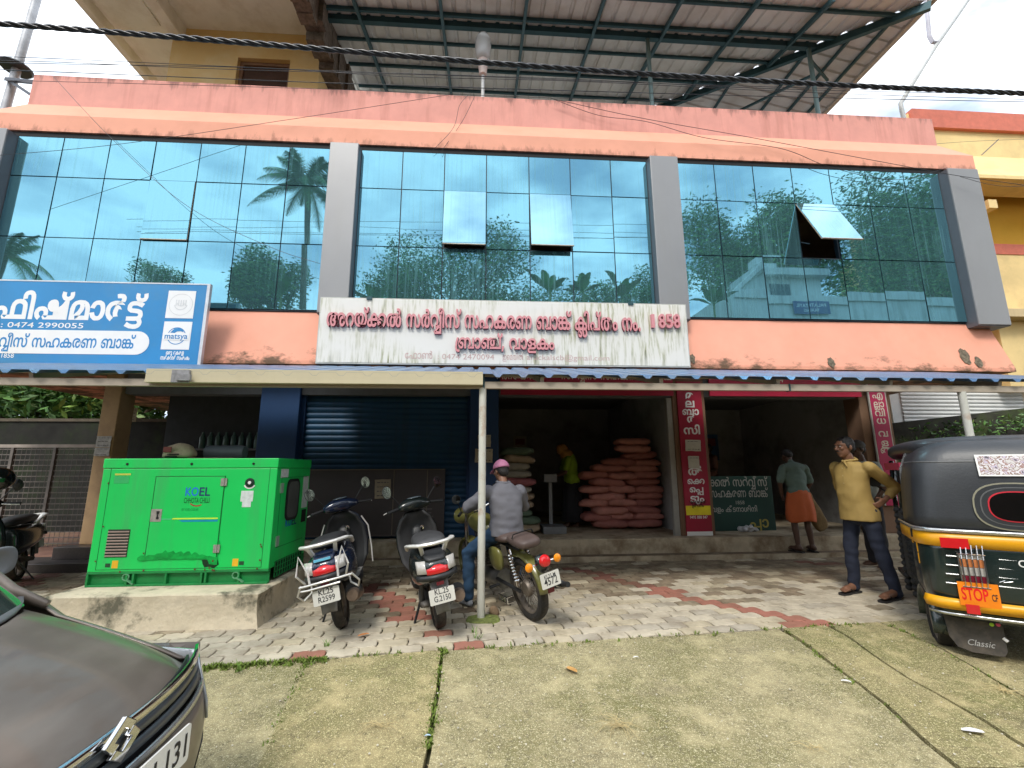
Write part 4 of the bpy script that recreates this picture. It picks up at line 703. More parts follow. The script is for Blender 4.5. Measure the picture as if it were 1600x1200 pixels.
for i in range(len(bounds)-1):
    lft = edge_pts(bounds[i], seed=i); rgt = edge_pts(bounds[i+1], seed=i+1)
    lft = [(p.x+off*(i > 0), min(p.y, front_edge(p.x)-.012)) for p in lft]; rgt = [(p.x-off, min(p.y, front_edge(p.x)-.012)) for p in rgt]
    splits = [(-.2, 9)]
    if i in (2, 3): splits = [(-.2, 2.44), (2.45, 9)]
    for ylo, yhi in splits:
        # strips between the two edges
        y = max(ylo, -.2); yt = min(yhi, min(lft[0][1], rgt[0][1]))
        def xat(pl, yy):
            for a, b in zip(pl[:-1], pl[1:]):
                if (a[1]-yy)*(b[1]-yy) <= 0 and abs(a[1]-b[1]) > 1e-9: return a[0]+(b[0]-a[0])*(yy-a[1])/(b[1]-a[1])
            return pl[0][0] if yy > pl[0][1] else pl[-1][0]
        n = max(3, int((yt-y)/.06)); rows = []
        for k in range(n+1):
            yy = y+(yt-y)*k/n; xa, xb = xat(lft, yy), xat(rgt, yy)
            row = []
            for q in range(15):
                X_ = xa+(xb-xa)*q/14
                yq = yy + ((front_edge(X_)-.012-yt)*(k/n)**6 if yhi > 5 else 0) + (.012*noise.noise(Vector((X_*9, k*0+ylo, 0))) if (k in (0, n)) else 0)
                row.append((X_, yq, apz(yq)+.012+.010*noise.noise(Vector((X_*1.1, yq*1.1, i)))+.003*math.sin(i*2.1)))
            rows.append(row)
        m_ = MB(); m_.grid(rows)
        # edge skirts give the slab its thickness
        for ring in (rows[0], rows[-1], [r_[0] for r_ in rows], [r_[-1] for r_ in rows]):
            m_.grid([ring, [(p[0], p[1], p[2]-.06) for p in ring]])
        m_.build('concrete_slab', slab_m[(i*2+(ylo < 0)) % 3], apron, smooth='auto')
# pavers -----------------------------------------------------------
pav = thing('pavement', None, None, (0, 0, 0)); pav['kind'] = 'structure'
tag(MB().grid([[(-9, 3.2, -.012), (9, 4.7, -.012)], [(-9, 7.2, -.012), (9, 7.2, -.012)]]).build('paver_bed', mat('joint_mud', (.028, .021, .012), .95, var=.4, scale=14, dirt=(.10, .13, .03), dirt_amt=.8, dscale=4, world=True), pav), kind='stuff')
PLn, PW = .245, .150; g = .0055
def paver_outline():
    a = .015; e = .009; L_ = PLn
    low = [(0, 0), (.16*L_, 0), (.25*L_, a), (.41*L_, a), (.5*L_, 0), (.66*L_, 0), (.75*L_, a), (.91*L_, a), (L_, 0)]
    top = [(x, y+PW) for x, y in low]
    p = low+[(L_+e, PW*.5)]+top[::-1]+[(e, PW*.5)]
    c = (L_/2, PW/2)
    return [(c[0]+(x-c[0])*(1-2*g/L_), c[1]+(y-c[1])*(1-2*g/PW)) for x, y in p]
po = paver_outline(); nP = len(po)
def paver_geo():
    ins = [(PLn/2+(x-PLn/2)*.955, PW/2+(y-PW/2)*.93) for x, y in po]
    vs = [(x, y, -.02) for x, y in po]+[(x, y, .004) for x, y in po]+[(x, y, .009) for x, y in ins]
    fs = [(i, (i+1) % nP, nP+(i+1) % nP, nP+i) for i in range(nP)]+[(nP+i, nP+(i+1) % nP, 2*nP+(i+1) % nP, 2*nP+i) for i in range(nP)]+[tuple(range(2*nP, 3*nP))]
    return vs, fs
pv, pf = paver_geo()
def pmat(n, c, d=(.14, .10, .055), amt=.6, v=.1): return mat(n, c, .85, var=v, scale=9, bump=.35, bscale=90, dirt=d, dirt_amt=amt, dscale=3.2, world=True, dirt_lo=.44, dirt_hi=.66)
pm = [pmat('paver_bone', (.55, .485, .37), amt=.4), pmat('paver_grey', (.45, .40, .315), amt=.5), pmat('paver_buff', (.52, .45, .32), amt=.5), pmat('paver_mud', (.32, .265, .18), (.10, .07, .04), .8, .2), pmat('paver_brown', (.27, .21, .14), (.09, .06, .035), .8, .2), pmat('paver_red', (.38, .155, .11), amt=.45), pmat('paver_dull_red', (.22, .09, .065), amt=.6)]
pmesh = []
for m_ in pm:
    me = bpy.data.meshes.new('paver'); me.from_pydata(pv, [], pf); me.materials.append(m_); pmesh.append(me)
ang = math.atan(.088); ca, sa = math.cos(ang), math.sin(ang)
def toW(u, v): return (-9+u*ca-v*sa, front_edge(-9)+u*sa+v*ca)
reds = [[(1.25, 6.69), (1.70, 6.01), (2.11, 5.37), (2.37, 4.97), (2.72, 4.52), (2.95, 4.33)], [(-1.35, 5.9), (-1.02, 5.33), (-.62, 4.62)], [(4.7, 6.85), (5.2, 6.6)], [(-5.96, 6.95), (-5.7, 6.3), (-5.4, 5.8)]]
spots = [(-.48, 4.26), (-.25, 4.22), (-.05, 3.95), (-1.33, 3.86), (2.80, 4.24), (3.05, 4.20)]
def is_red(x, y):
    for pl in reds:
        for a, b in zip(pl[:-1], pl[1:]):
            A_ = Vector(a); B_ = Vector(b); t = max(0, min(1, (Vector((x, y))-A_).dot(B_-A_)/(B_-A_).length_squared))
            if abs(x-(A_+(B_-A_)*t).x) < .12 and abs(y-(A_+(B_-A_)*t).y) < .066: return True
    return any(abs(x-a) < .125 and abs(y-b) < .08 for a, b in spots)
cells = []
for r_ in range(27):
    for c_ in range(74):
        u = c_*PLn+(PLn/2 if r_ % 2 else 0); v = r_*PW; x, y = toW(u+PLn/2, v+PW/2)
        if y > 7.06 or x > 7.8 or x < -7.2: continue
        if -3.8 < x < -2.1 and 4.6 < y < 6.2: continue
        cells.append((y*y+x*x*.4, u, v, x, y))
vis = [c for c in cells if -1.02*c[4] < c[3] < 1.24*c[4] and not (c[3] < -2.4 and c[4] < 4.4)]
vis.sort(key=lambda c: c[0]); near = set(id(c) for c in vis[:300]); rest = [MB() for _ in pm]
for c in cells:
    _, u, v, x, y = c
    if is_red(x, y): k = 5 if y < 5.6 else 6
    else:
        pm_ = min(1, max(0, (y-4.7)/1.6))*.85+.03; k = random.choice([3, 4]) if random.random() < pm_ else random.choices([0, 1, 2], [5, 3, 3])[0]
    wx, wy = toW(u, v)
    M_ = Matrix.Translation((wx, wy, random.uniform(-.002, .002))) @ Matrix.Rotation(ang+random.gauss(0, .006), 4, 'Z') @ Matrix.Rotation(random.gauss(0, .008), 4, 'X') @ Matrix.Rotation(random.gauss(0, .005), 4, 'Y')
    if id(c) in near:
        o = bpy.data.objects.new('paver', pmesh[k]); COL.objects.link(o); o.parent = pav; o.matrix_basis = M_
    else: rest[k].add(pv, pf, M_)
allp = MB()
for k, m_ in enumerate(rest):
    allp.cur = k; allp.add(m_.v, m_.f)
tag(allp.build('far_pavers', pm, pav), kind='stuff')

# moss, weeds, straw ------------------------------------------------
def blades(name, pts, mt, h=(.02, .05), wd=.004, lean=.6, n=5, kind='stuff'):
    m_ = MB()
    for p in pts:
        for _ in range(n):
            a = random.uniform(0, 6.28); l = random.uniform(*h); ox, oy = random.gauss(0, .012), random.gauss(0, .012)
            b = Vector((p[0]+ox, p[1]+oy, p[2])); t = b+Vector((math.cos(a)*l*lean, math.sin(a)*l*lean, l)); s_ = Vector((-math.sin(a), math.cos(a), 0))*wd
            mid = b.lerp(t, .55)+Vector((0, 0, l*.12)); m_.add([b-s_, b+s_, mid+s_*.8, mid-s_*.8, t], [(0, 1, 2, 3), (3, 2, 4)])
    return tag(m_.build(name, mt), kind=kind)
green = mat('moss_green', (.14, .20, .03), .9, var=.4, scale=30, world=True)
weed = mat('weed_green', (.13, .24, .04), .8, var=.3, scale=20, world=True)
pts = []
for k in range(520):
    x = random.uniform(-2.3, -1.15) if random.random() < .55 else random.uniform(-2.3, 3.4)
    y = front_edge(x)-abs(random.gauss(0, .035)); 
    if x < -1.15 or random.random() < .35: pts.append((x, y, apz(y)+.012))
for j, wt in ((JW[1], 130), (JW[0], 60), (JW[2], 30), (JW[4], 30)):
    for k in range(wt):
        t = random.random()**1.5*.9; i = 0; a, b = Vector(j[0]), Vector(j[-2]); p = a.lerp(b, t)
        q = min(j, key=lambda z: abs(z[1]-p.y)); pts.append((p.x+random.gauss(0, .012), p.y, apz(p.y)+.003))
blades('moss', pts, green, (.008, .028), .005, .8, 5)
for px, py in ((510, 1012), (740, 990), (745, 1000), (370, 1050)):
    p = atZ(px, py, 0); blades('weed', [(p.x, p.y, .0)], weed, (.03, .07), .003, .9, 14)
straw = mat('dry_straw', (.50, .40, .20), .8, var=.25, scale=5, world=True)
m_ = MB()
for k in range(2600):
    x = random.uniform(-2.4, 4.6); y = random.uniform(1.6, front_edge(x)-.02)
    if noise.noise(Vector((x*1.3, y*1.3, 4))) < -.12: continue
    a = random.uniform(0, 3.14); l = random.uniform(.008, .045)*(2.6 if random.random() < .06 else 1); z = apz(y)+.027
    d = Vector((math.cos(a)*l, math.sin(a)*l, -APS*-math.sin(a)*l)); s_ = Vector((-math.sin(a), math.cos(a), 0))*random.uniform(.0006, .0014)
    p = Vector((x, y, z)); c = p+d*.5+s_*random.uniform(-6, 6); m_.add([p-s_, p+s_, c+s_, c-s_, p+d+s_*.5, p+d-s_*.5], [(0, 1, 2, 3), (3, 2, 4, 5)])
tag(m_.build('straw_litter', straw), kind='stuff')
m_ = MB()
for k in range(750):
    x = random.uniform(-2.4, 4.6); y = random.uniform(1.6, front_edge(x)-.02); r_ = random.uniform(.002, .0075); z = apz(y)+.021
    m_.lathe([(r_, 0), (r_*.8, r_*.5), (0, r_*.6)], 5, Matrix.Translation((x, y, z)))
tag(m_.build('grit', mat('pale_grit', (.56, .52, .42), .9, var=.3, scale=3, world=True)), kind='stuff')
def straw_tuft(px, py, n, r_, lab):
    c = atApron(px, py); m_ = MB()
    for k in range(n):
        a = random.uniform(0, 6.28); l = random.uniform(.4, 1)*r_; d = Vector((math.cos(a), math.sin(a), .12+apz(0)*0)); s0 = Vector((random.gauss(0, .02), random.gauss(0, .015), 0))
        m_.tube([s0+Vector((0, 0, .008)), s0+d*l*.5+Vector((0, 0, .018)), s0+Vector((d.x*l, d.y*l+random.gauss(0, .01), .006+APS*d.y*l))], [.0018, .0014, .0008], 4)
    o = m_.build('straw_clump', straw, None, M=Matrix.Translation(c+Vector((0, 0, .014)))); tag(o, lab, 'straw')
straw_tuft(968, 1140, 26, .17, 'clump of dry yellow straw on the wide middle concrete slab')
straw_tuft(596, 1140, 12, .18, 'loose dry straws on the slab before the two scooters')
straw_tuft(1570, 1085, 14, .16, 'dry straw clump on concrete below the rickshaw mud flap')
straw_tuft(1270, 1175, 10, .10, 'little orange-brown straw heap by the lower slab joint')
def leaf(px, py, s_, rz, col, nm, lab, cat='leaf'):
    c = atApron(px, py); o_ = [(math.cos(t)*s_*(1+.1*math.sin(5*t)), math.sin(t)*s_*.42) for t in [k*math.pi/6 for k in range(12)]]
    m_ = MB(); m_.add([(0, 0, .012)]+[(x, y, .004+.01*abs(y)/s_*2) for x, y in o_], [(0, 1+k, 1+(k+1) % 12) for k in range(12)])
    o = m_.build(nm, mat(col[0], col[1], .8, var=.3, scale=40), None, M=Matrix.Translation(c+Vector((0, 0, .02))) @ Matrix.Rotation(rz, 4, 'Z')); tag(o, lab, cat)
leaf(893, 1052, .055, 2.2, ('dry_leaf', (.55, .30, .09)), 'dry_leaf', 'curled orange-brown leaf lying on the middle slab')
leaf(568, 997, .05, .6, ('orange_leaf', (.52, .20, .06)), 'dry_leaf', 'orange leaf on pavers in front of the white-barred scooter')
leaf(1522, 1150, .055, -.3, ('torn_paper', (.75, .74, .78)), 'paper_scrap', 'torn white paper scrap near the right slab joint', 'paper')
leaf(994, 1033, .022, 0, ('white_scrap', (.8, .8, .8)), 'paper_scrap', 'small white scrap on concrete just before the pavers', 'paper')
leaf(1323, 1071, .03, -.5, ('white_stub', (.75, .75, .74)), 'paper_scrap', 'thin white stub beside the cracked slab edge', 'paper')
leaf(668, 1158, .018, 0, ('blue_scrap', (.45, .60, .75)), 'paper_scrap', 'pale blue scrap in the mossy joint at lower centre', 'paper')
st = MB().ell((0, 0, .04), .05, .045, .05).build('stone', mat('brown_stone', (.22, .15, .09), .9, var=.3, scale=20), smooth=True, disp=(.015, 12), M=Matrix.Translation(atZ(772, 962, 0))); tag(st, 'brown stone on pavers just right of the white awning post', 'stone')
# ------------------------------------------------------------------ plinth of the generator
pm_ = MB(); rows = []
X0, X1, Y0, Y1 = -3.88, -2.02, 4.50, 6.2
n = 34; base = []; top = []
rim = [(X0+(X1-X0)*k/n, Y0) for k in range(n)]+[(X1, Y0+(Y1-Y0)*k/n) for k in range(n)]+[(X1-(X1-X0)*k/n, Y1) for k in range(n)]+[(X0, Y1-(Y1-Y0)*k/n) for k in range(n)]
lv = []
for z, o_ in ((-.03, .05), (.04, .015), (.12, .0), (.22, -.005), (.285, -.008), (.30, -.03)):
    ring = []
    for x, y in rim:
        cx, cy = (x-(X0+X1)/2), (y-(Y0+Y1)/2); nx = noise.noise(Vector((x*5, y*5, z*9)))*.02+noise.noise(Vector((x*14, y*14, z*20)))*.008
        sx, sy = math.copysign(1, cx), math.copysign(1, cy)
        ox = sx*(o_+nx) if abs(abs(cx)-(X1-X0)/2) < .02 else 0; oy = sy*(o_+nx) if abs(abs(cy)-(Y1-Y0)/2) < .02 else 0
        ring.append((x+ox, y+oy, z))
    lv.append(ring+[ring[0]])
pm_.grid(lv); pm_.add([lv[-1][k] for k in range(4*n)], [tuple(range(4*n))])
plm = mat('weathered_plinth', (.60, .52, .38), .9, var=.15, scale=6, bump=.7, bscale=30, dirt=(.07, .07, .045), dirt_amt=.9, dscale=3.0, dirt_lo=.52, dirt_hi=.64, world=True)
tag(pm_.build('concrete_plinth', plm, smooth='auto'), 'stained cream concrete plinth with black moss under the green generator', 'plinth')
# ------------------------------------------------------------------ vegetation builders
leafA = mat('leaf_dark', (.065, .16, .04), .5, var=.5, scale=1.2, world=True)
leafB = mat('leaf_mid', (.11, .25, .06), .5, var=.4, scale=1.5, world=True)
leafC = mat('leaf_light', (.22, .37, .08), .5, var=.3, scale=2, world=True)
bark = mat('bark', (.12, .09, .06), .9, var=.4, scale=8, bump=.5)
def leaf_cloud(n, lobes, ls, seed, flat_=.5, shell=.55, wd=.34):
    """leaf blades spread through lobes: (centre, radii); returns MB with three material slots"""
    r = np.random.default_rng(seed); m_ = MB(); L_ = len(lobes); wts = np.array([a[1][0]*a[1][1]*a[1][2] for a in lobes])**.7; wts /= wts.sum()
    which = r.choice(L_, n, p=wts); dirs = r.normal(size=(n, 3)); dirs /= np.linalg.norm(dirs, axis=1)[:, None]; rad = shell+(1-shell)*r.random(n)**.6
    clump = r.normal(size=(max(8, n//26), 3)); clump /= np.linalg.norm(clump, axis=1)[:, None]
    ci = r.integers(0, len(clump), n); cr = shell+(1-shell)*r.random(len(clump))
    V = []; Fc = []; MI = []
    for i in range(n):
        c, rr_ = lobes[which[i]]
        d = clump[ci[i]]*cr[ci[i]]+dirs[i]*.30 if i % 3 else dirs[i]*rad[i]
        p = np.array(c)+d*np.array(rr_)
        t = r.normal(size=3); t[2] = t[2]*flat_-.25; t /= np.linalg.norm(t); s_ = np.cross(t, r.normal(size=3)); s_ /= np.linalg.norm(s_)
        l = ls*r.uniform(.6, 1.3); w_ = l*wd*.5
        o = len(V); V += [p-t*l*.5, p+s_*w_, p+t*l*.5, p-s_*w_]; Fc.append((o, o+1, o+2, o+3)); MI.append(int(r.choice(3, p=(.45, .4, .15))))
    m_.v = [tuple(v) for v in V]; m_.f = Fc; m_.mi = MI
    return m_
def tree(lab, base, h, lobes, n, ls, seed, group=None, name='leafy_tree', mats=None, trunk_r=.14, shell=.35):
    t = thing(name, lab, 'tree', base, 0, group)
    leaf_cloud(n, lobes, ls, seed, shell=shell).build('crown', mats or [leafA, leafB, leafC], t)
    m_ = MB(); r = random.Random(seed); top = Vector((0, 0, h*.45)); m_.tube([(0, 0, -.3), (.05*h*.3, 0, h*.22), top], [trunk_r*1.3, trunk_r, trunk_r*.8], 8)
    for c, rr_ in lobes:
        c = Vector(c); mid = top.lerp(c, .5)+Vector((r.uniform(-.2, .2), r.uniform(-.2, .2), .1))
        m_.tube([top, mid, c+Vector((0, 0, rr_[2]*.3))], [trunk_r*.7, trunk_r*.4, trunk_r*.12], 6)
        for _ in range(4):
            e = c+Vector((r.uniform(-1, 1)*rr_[0], r.uniform(-1, 1)*rr_[1], r.uniform(-.3, .9)*rr_[2]))*.8; m_.tube([mid, mid.lerp(e, .6)+Vector((0, 0, .1)), e], [trunk_r*.3, trunk_r*.16, .01], 4)
    m_.build('trunk', bark, t, smooth=True); return t
def palm(lab, base, h, lean, nf, fl_, seed, group=None):
    t = thing('coconut_palm', lab, 'palm tree', base, 0, group); r = random.Random(seed)
    top = Vector((lean[0], lean[1], h)); m_ = MB(); m_.tube([(0, 0, -.3), (lean[0]*.2, lean[1]*.2, h*.35), (lean[0]*.6, lean[1]*.6, h*.7), top], [.24, .17, .15, .17], 10)
    m_.build('trunk', bark, t, smooth=True)
    lf = MB()
    for k in range(nf):
        a = 6.283*k/nf+r.uniform(-.15, .15); el = r.uniform(-.35, 1.15); L_ = fl_*r.uniform(.85, 1.1); d = Vector((math.cos(a), math.sin(a), 0)); pts = []
        for q in range(15):
            s_ = q/14; pts.append(top+d*(L_*s_*math.cos(el)*(1-.12*s_*s_))+Vector((0, 0, L_*(s_*math.sin(el)-.55*s_*s_*(1.1-.4*math.sin(el))))))
        side = Vector((-d.y, d.x, 0)); lf.cur = 2; lf.tube(pts, [.035-.002*q for q in range(15)], 4)
        for q in range(1, 14):
            for u in range(4):
                p = pts[q].lerp(pts[min(q+1, 14)], u/4); s_ = (q+u/4)/14; ll = fl_*.26*math.sin(math.pi*min(1, s_*.85+.12))
                fw_ = (pts[min(q+1, 14)]-pts[q]).normalized()
                for sg in (-1, 1):
                    lf.cur = r.choice([0, 0, 1]); dr = (side*sg*.75+fw_*.55+Vector((0, 0, -.55-r.uniform(0, .35)))).normalized(); e = p+dr*ll; wv = fw_*.028
                    lf.add([p-wv, p+wv, e], [(0, 1, 2)])
    lf.build('fronds', [leafA, leafB, mat('palm_rib', (.14, .16, .05), .6)], t)
    return t
banM = mat('banana_leaf', (.10, .26, .05), .45, var=.3, scale=2, world=True)
def banana(lab, base, h, seed, nl=8, group='banana plants on the bank across the road', L0=1.9):
    t = thing('banana_plant', lab, 'banana plant', base, 0, group); r = random.Random(seed)
    MB().tube([(0, 0, -.2), (0, 0, h*.5), (.05, 0, h)], [.13, .10, .05], 8).build('stem', mat('banana_stem', (.16, .20, .06), .7), t, smooth=True)
    src = None
    for k in range(nl):
        a = 6.283*k/nl*1.0+r.uniform(-.3, .3); el = r.uniform(.65, 1.35); L_ = L0*r.uniform(.75, 1.15); d = Vector((math.cos(a), math.sin(a), 0)); side = Vector((-d.y, d.x, 0)); ra, rb, rc = [], [], []
        for q in range(13):
            s_ = q/12; p = Vector((0, 0, h*.93))+d*(L_*s_*math.cos(el))+Vector((0, 0, L_*(s_*math.sin(el)-.45*s_**2.4))); wv = .27*math.sin(math.pi*min(1, max(0, (s_-.14)/.86))**.7)*(1+.12*r.uniform(-1, 1)) if s_ > .14 else .015
            ra.append(p+side*wv+Vector((0, 0, -.25*wv))); rb.append(p); rc.append(p-side*wv+Vector((0, 0, -.25*wv)))
        MB().grid([ra, rb, rc]).build('leaf', banM, t, smooth=True, solid=.004)
    return t
def mir(px, py, Yr):
    """a spot behind the camera, seen by way of the mirror glass at photo pixel (px, py); Yr = its real depth"""
    p = atY(px, py, 2*YG-Yr); return Vector((p.x, Yr, p.z))
# ------------------------------------------------------------------ bank across the road, seen in the glass
bankm = mat('laterite_bank', (.16, .09, .05), .95, var=.4, scale=2, bump=.5, dirt=(.05, .08, .02), dirt_amt=.9, dscale=.6, world=True)
m_ = MB(); prof_ = [(-6.4, -.62), (-6.9, 2.0), (-7.6, 4.2), (-9, 5.4), (-16, 6.2), (-60, 7.5), (-200, 9)]
m_.grid([[(x, y+.5*noise.noise(Vector((x*.3, z, 1))), z+.25*noise.noise(Vector((x*.4, y*.3, 5)))) for y, z in prof_] for x in np.linspace(-60, 90, 60)])
tag(m_.build('hillside', bankm, smooth=True), kind='structure')
def gz(y): return float(np.interp(-y, [6.4, 6.9, 7.6, 9, 16, 60], [-.62, 2, 4.2, 5.4, 6.2, 7.5]))
p = mir(478, 285, -9); palm('tall coconut palm reflected in the glass beside the second grey pillar', (p.x+.6, -9, gz(-9)), p.z-gz(-9), (-.6, 0), 26, 3.3, 3)
p = mir(12, 398, -10); palm('lower coconut palm reflected at the left end of the glass', (p.x-.4, -10, gz(-10)), p.z-gz(-10), (.4, 0), 20, 2.6, 4)
for k, (px, py, Yr, L0) in enumerate(((585, 462, -8.6, 1.9), (855, 446, -8.8, 2.2), (905, 452, -8.4, 2.0), (965, 450, -8.9, 2.3), (1115, 472, -8.5, 2.2), (440, 458, -8.4, 2.1))):
    p = mir(px, py, Yr); banana('banana plant reflected low in the glass %s' % ('beside the second grey pillar', 'above the middle of the bank sign', 'left of its twin above the bank sign', 'beside the third grey pillar', 'in front of the white house', 'behind the left window corner')[k], (p.x, Yr, gz(Yr)), max(.9, p.z-gz(Yr)), 20+k, 9, L0=L0)
def rtree(lab, px0, px1, pyt, pyb, Yr, n, ls, seed, nl=7, sparse=False):
    a = mir(px0, pyb, Yr); b = mir(px1, pyt, Yr); r = random.Random(seed); cx = (a.x+b.x)/2; g = gz(Yr); lobes = []
    W_, H_ = (b.x-a.x)/2, (b.z-a.z)
    for k in range(nl):
        u = r.uniform(-.75, .75); v = r.uniform(.15, .80*(1-.5*u*u)); s_ = r.uniform(.24, .38)
        lobes.append(((u*W_, r.uniform(-.8, .8), a.z-g+v*H_), (W_*s_*1.1, 1.1, H_*s_*.9)))
    lobes.append(((0, 0, a.z-g+H_*.4), (W_*.55, 1.2, H_*.38)))
    return tree(lab, (cx, Yr, g), max(1.5, a.z-g+H_*.4), lobes, n, ls, seed, 'trees across the road seen in the glass')
rtree('airy green tree reflected in the middle glass bay', 560, 840, 335, 490, -12, 17000, .25, 31, 11)
rtree('dark bushy tree reflected right of the banana plants', 985, 1075, 395, 490, -11, 6000, .22, 32)
rtree('big dark tree reflected across the right glass bay', 1075, 1330, 298, 470, -14, 26000, .33, 33, 14)
rtree('tall tree reflected at the right end of the glass', 1290, 1530, 262, 500, -13, 24000, .33, 34, 13)
rtree('low tree reflected in the left glass bay', 195, 300, 410, 470, -12, 4500, .2, 35)
rtree('rounded dark tree reflected left of the second pillar', 350, 515, 405, 500, -11, 13000, .26, 36, 10)
rtree('bushes reflected behind the banana plants', 700, 1040, 420, 520, -12.5, 14000, .26, 37, 10)
# white house over the bank
wh = thing('white_house', 'white plastered house with stair room and blue name board seen in the glass', 'house', (0, -9.5, 6))
WMx = Matrix.Translation((0, 9.5, -6)); whm = mat('white_plaster', (.62, .64, .62), .8, var=.1, scale=1, dirt=(.2, .22, .2), dirt_amt=.5, dscale=1, streak=1, world=True)
def wbox(px0, py0, px1, py1, Yr, dep, name, m, owner=wh, grow=0):
    a, b = mir(px0, py1, Yr), mir(px1, py0, Yr); return MB().box(a.x, Yr-dep, a.z-grow, b.x, Yr, b.z).build(name, m, owner, M=WMx)
wbox(1150, 464, 1508, 540, -9.5, 5, 'wall', whm, grow=4)
wbox(1150, 461, 1512, 466, -9.38, .3, 'parapet_cap', whm)
wbox(1198, 424, 1287, 470, -10.2, 3, 'stair_room', whm)
wbox(1204, 437, 1232, 466, -10.17, .05, 'window', mat('window_dark', (.05, .07, .09), .2))
a, b = mir(1160, 412, -9.7), mir(1303, 418, -9.7); wbox(1192, 413, 1303, 421, -9.7, 3.6, 'roof', whm)
q0, q1 = mir(1135, 470, -9.9), mir(1200, 409, -9.9); MB().beam(q0, q1, .35, .22).build('stair_parapet', whm, wh, M=WMx)
wbox(1184, 404, 1212, 414, -10.3, .9, 'water_tank', whm)
nb = wbox(1240, 465, 1302, 483, -9.34, .04, 'name_board', mat('navy_board', (.02, .05, .20), .5))
a = mir(1240, 465, -9.3); b = mir(1302, 483, -9.3); mm = MB(); wdt = b.x-a.x; hh = a.z-b.z
# the board faces the building, so its text runs towards -x here and reads mirrored in the glass
Mt = frame((b.x-wdt*.05, -9.337, a.z-hh*.42), (-1, 0, 0), (0, 0, 1)); lat_text(mm, 'PALATHITTAYIL', Mt, size=hh*.42, width=wdt*.9, bold=.01)
Mt = frame(((a.x+b.x)/2, -9.337, a.z-hh*.82), (-1, 0, 0), (0, 0, 1)); lat_text(mm, 'BUILDING', Mt, size=hh*.36, width=wdt*.52, bold=.01, align='c')
mm.build('board_lettering', mat('white_letters', (.75, .75, .78), .6), wh, M=WMx)
yh = thing('yellow_house', 'yellow house half hidden by trees, reflected at the right end', 'house', (0, -17, 6)); YM = Matrix.Translation((0, 17, -6))
for (x0, y0, x1, y1, n, m, Yr) in ((1378, 395, 1500, 470, 'wall', yellow, -16), (1346, 370, 1363, 410, 'chimney_block', mat('orange_block', (.6, .33, .12), .8), -15.5), (1384, 440, 1400, 465, 'window', black, -15.97), (1408, 440, 1424, 465, 'window', black, -15.97)):
    a, b = mir(x0, y1, Yr), mir(x1, y0, Yr); MB().box(a.x, Yr-(3 if n == 'wall' else .5 if n[0] == 'c' else .04), a.z, b.x, Yr, b.z).build(n, m, yh, M=YM)
# ------------------------------------------------------------------ left side: gate, wall, mango trees
gt = thing('mesh_gate', 'rusty welded mesh gate between the left column and the shrubs', 'gate', (-9.0, 9.2, 0)); GMx = Matrix.Translation((9.0, -9.2, 0))
gm = mat('rusty_mesh', (.19, .17, .155), .7, metal=.2, var=.3, scale=10)
a, b = atY(-40, 697, 9.2), atY(150, 699, 9.2); zt = a.z; zb = atY(60, 862, 9.2).z
MB().box(a.x, 9.18, zt-.03, b.x, 9.22, zt+.03).build('top_rail', mat('pale_rail', (.38, .33, .29), .6, var=.2), gt, M=GMx)
for px in (22, 88): p = atY(px, 700, 9.2); MB().box(p.x-.025, 9.17, zb, p.x+.025, 9.23, zt-.03).build('upright', gm, gt, M=GMx)
for k in range(19):
    z = zb+.04+(zt-zb-.1)*k/18; MB().box(a.x, 9.195, z-.008, b.x, 9.205, z+.008).build('mesh_bar', gm, gt, M=GMx)
m_ = MB(); x = a.x
while x < b.x: m_.box(x-.003, 9.205, zb, x+.003, 9.211, zt); x += .085
tag(m_.build('mesh_wires', gm, gt, M=GMx), kind='stuff')
lw = thing('compound_wall', 'dark mossy compound wall behind the mesh gate', 'wall', (-12, 11.5, 0)); MB().box(-8, -.1, -.2, 5.6, .1, 2.55).build('wall', mat('dark_mossy_wall', (.014, .015, .012), .95, var=.5, scale=3, dirt=(.02, .035, .01), dirt_amt=.8, dscale=2), lw)
MB().box(-8, -.13, 2.55, 5.6, .13, 2.62).build('coping', mat('wall_coping', (.10, .085, .06), .9, var=.3), lw)
tag(MB().grid([[(-13, 7.3, .012), (-4.2, 7.3, .012)], [(-13, 11.4, .012), (-6, 11.4, .012)]]).build('side_path', mat('red_earth', (.20, .10, .07), .9, var=.4, scale=3, dirt=(.12, .13, .05), dirt_amt=.8, dscale=1.5, world=True)), kind='structure')
tree('dense glossy mango tree behind the gate at the left edge', (-13.2, 13.6, 0), 4.5, [((-.8, 0, 3.2), (3.2, 1.5, 1.2)), ((2.6, 0, 3.0), (1.6, 1.3, .9)), ((-.8, 0, 4.0), (2.6, 1.5, 1.3)), ((1.6, -.4, 3.7), (1.9, 1.4, 1.1)), ((3.1, .3, 4.3), (1.6, 1.3, 1.2)), ((.4, .2, 5.1), (2.6, 1.4, 1.0)), ((-2.4, -.6, 3.4), (1.6, 1.2, 1.0))], 12000, .30, 41)
tree('paler shrub tree close to the left building column', (-9.9, 12.8, 0), 4.2, [((.2, 0, 3.5), (1.5, 1.1, 1.0)), ((1.4, .3, 4.2), (1.3, 1.0, 1.0)), ((-.9, .2, 4.4), (1.2, 1.0, .9))], 3200, .26, 42, mats=[leafB, leafC, leafA])
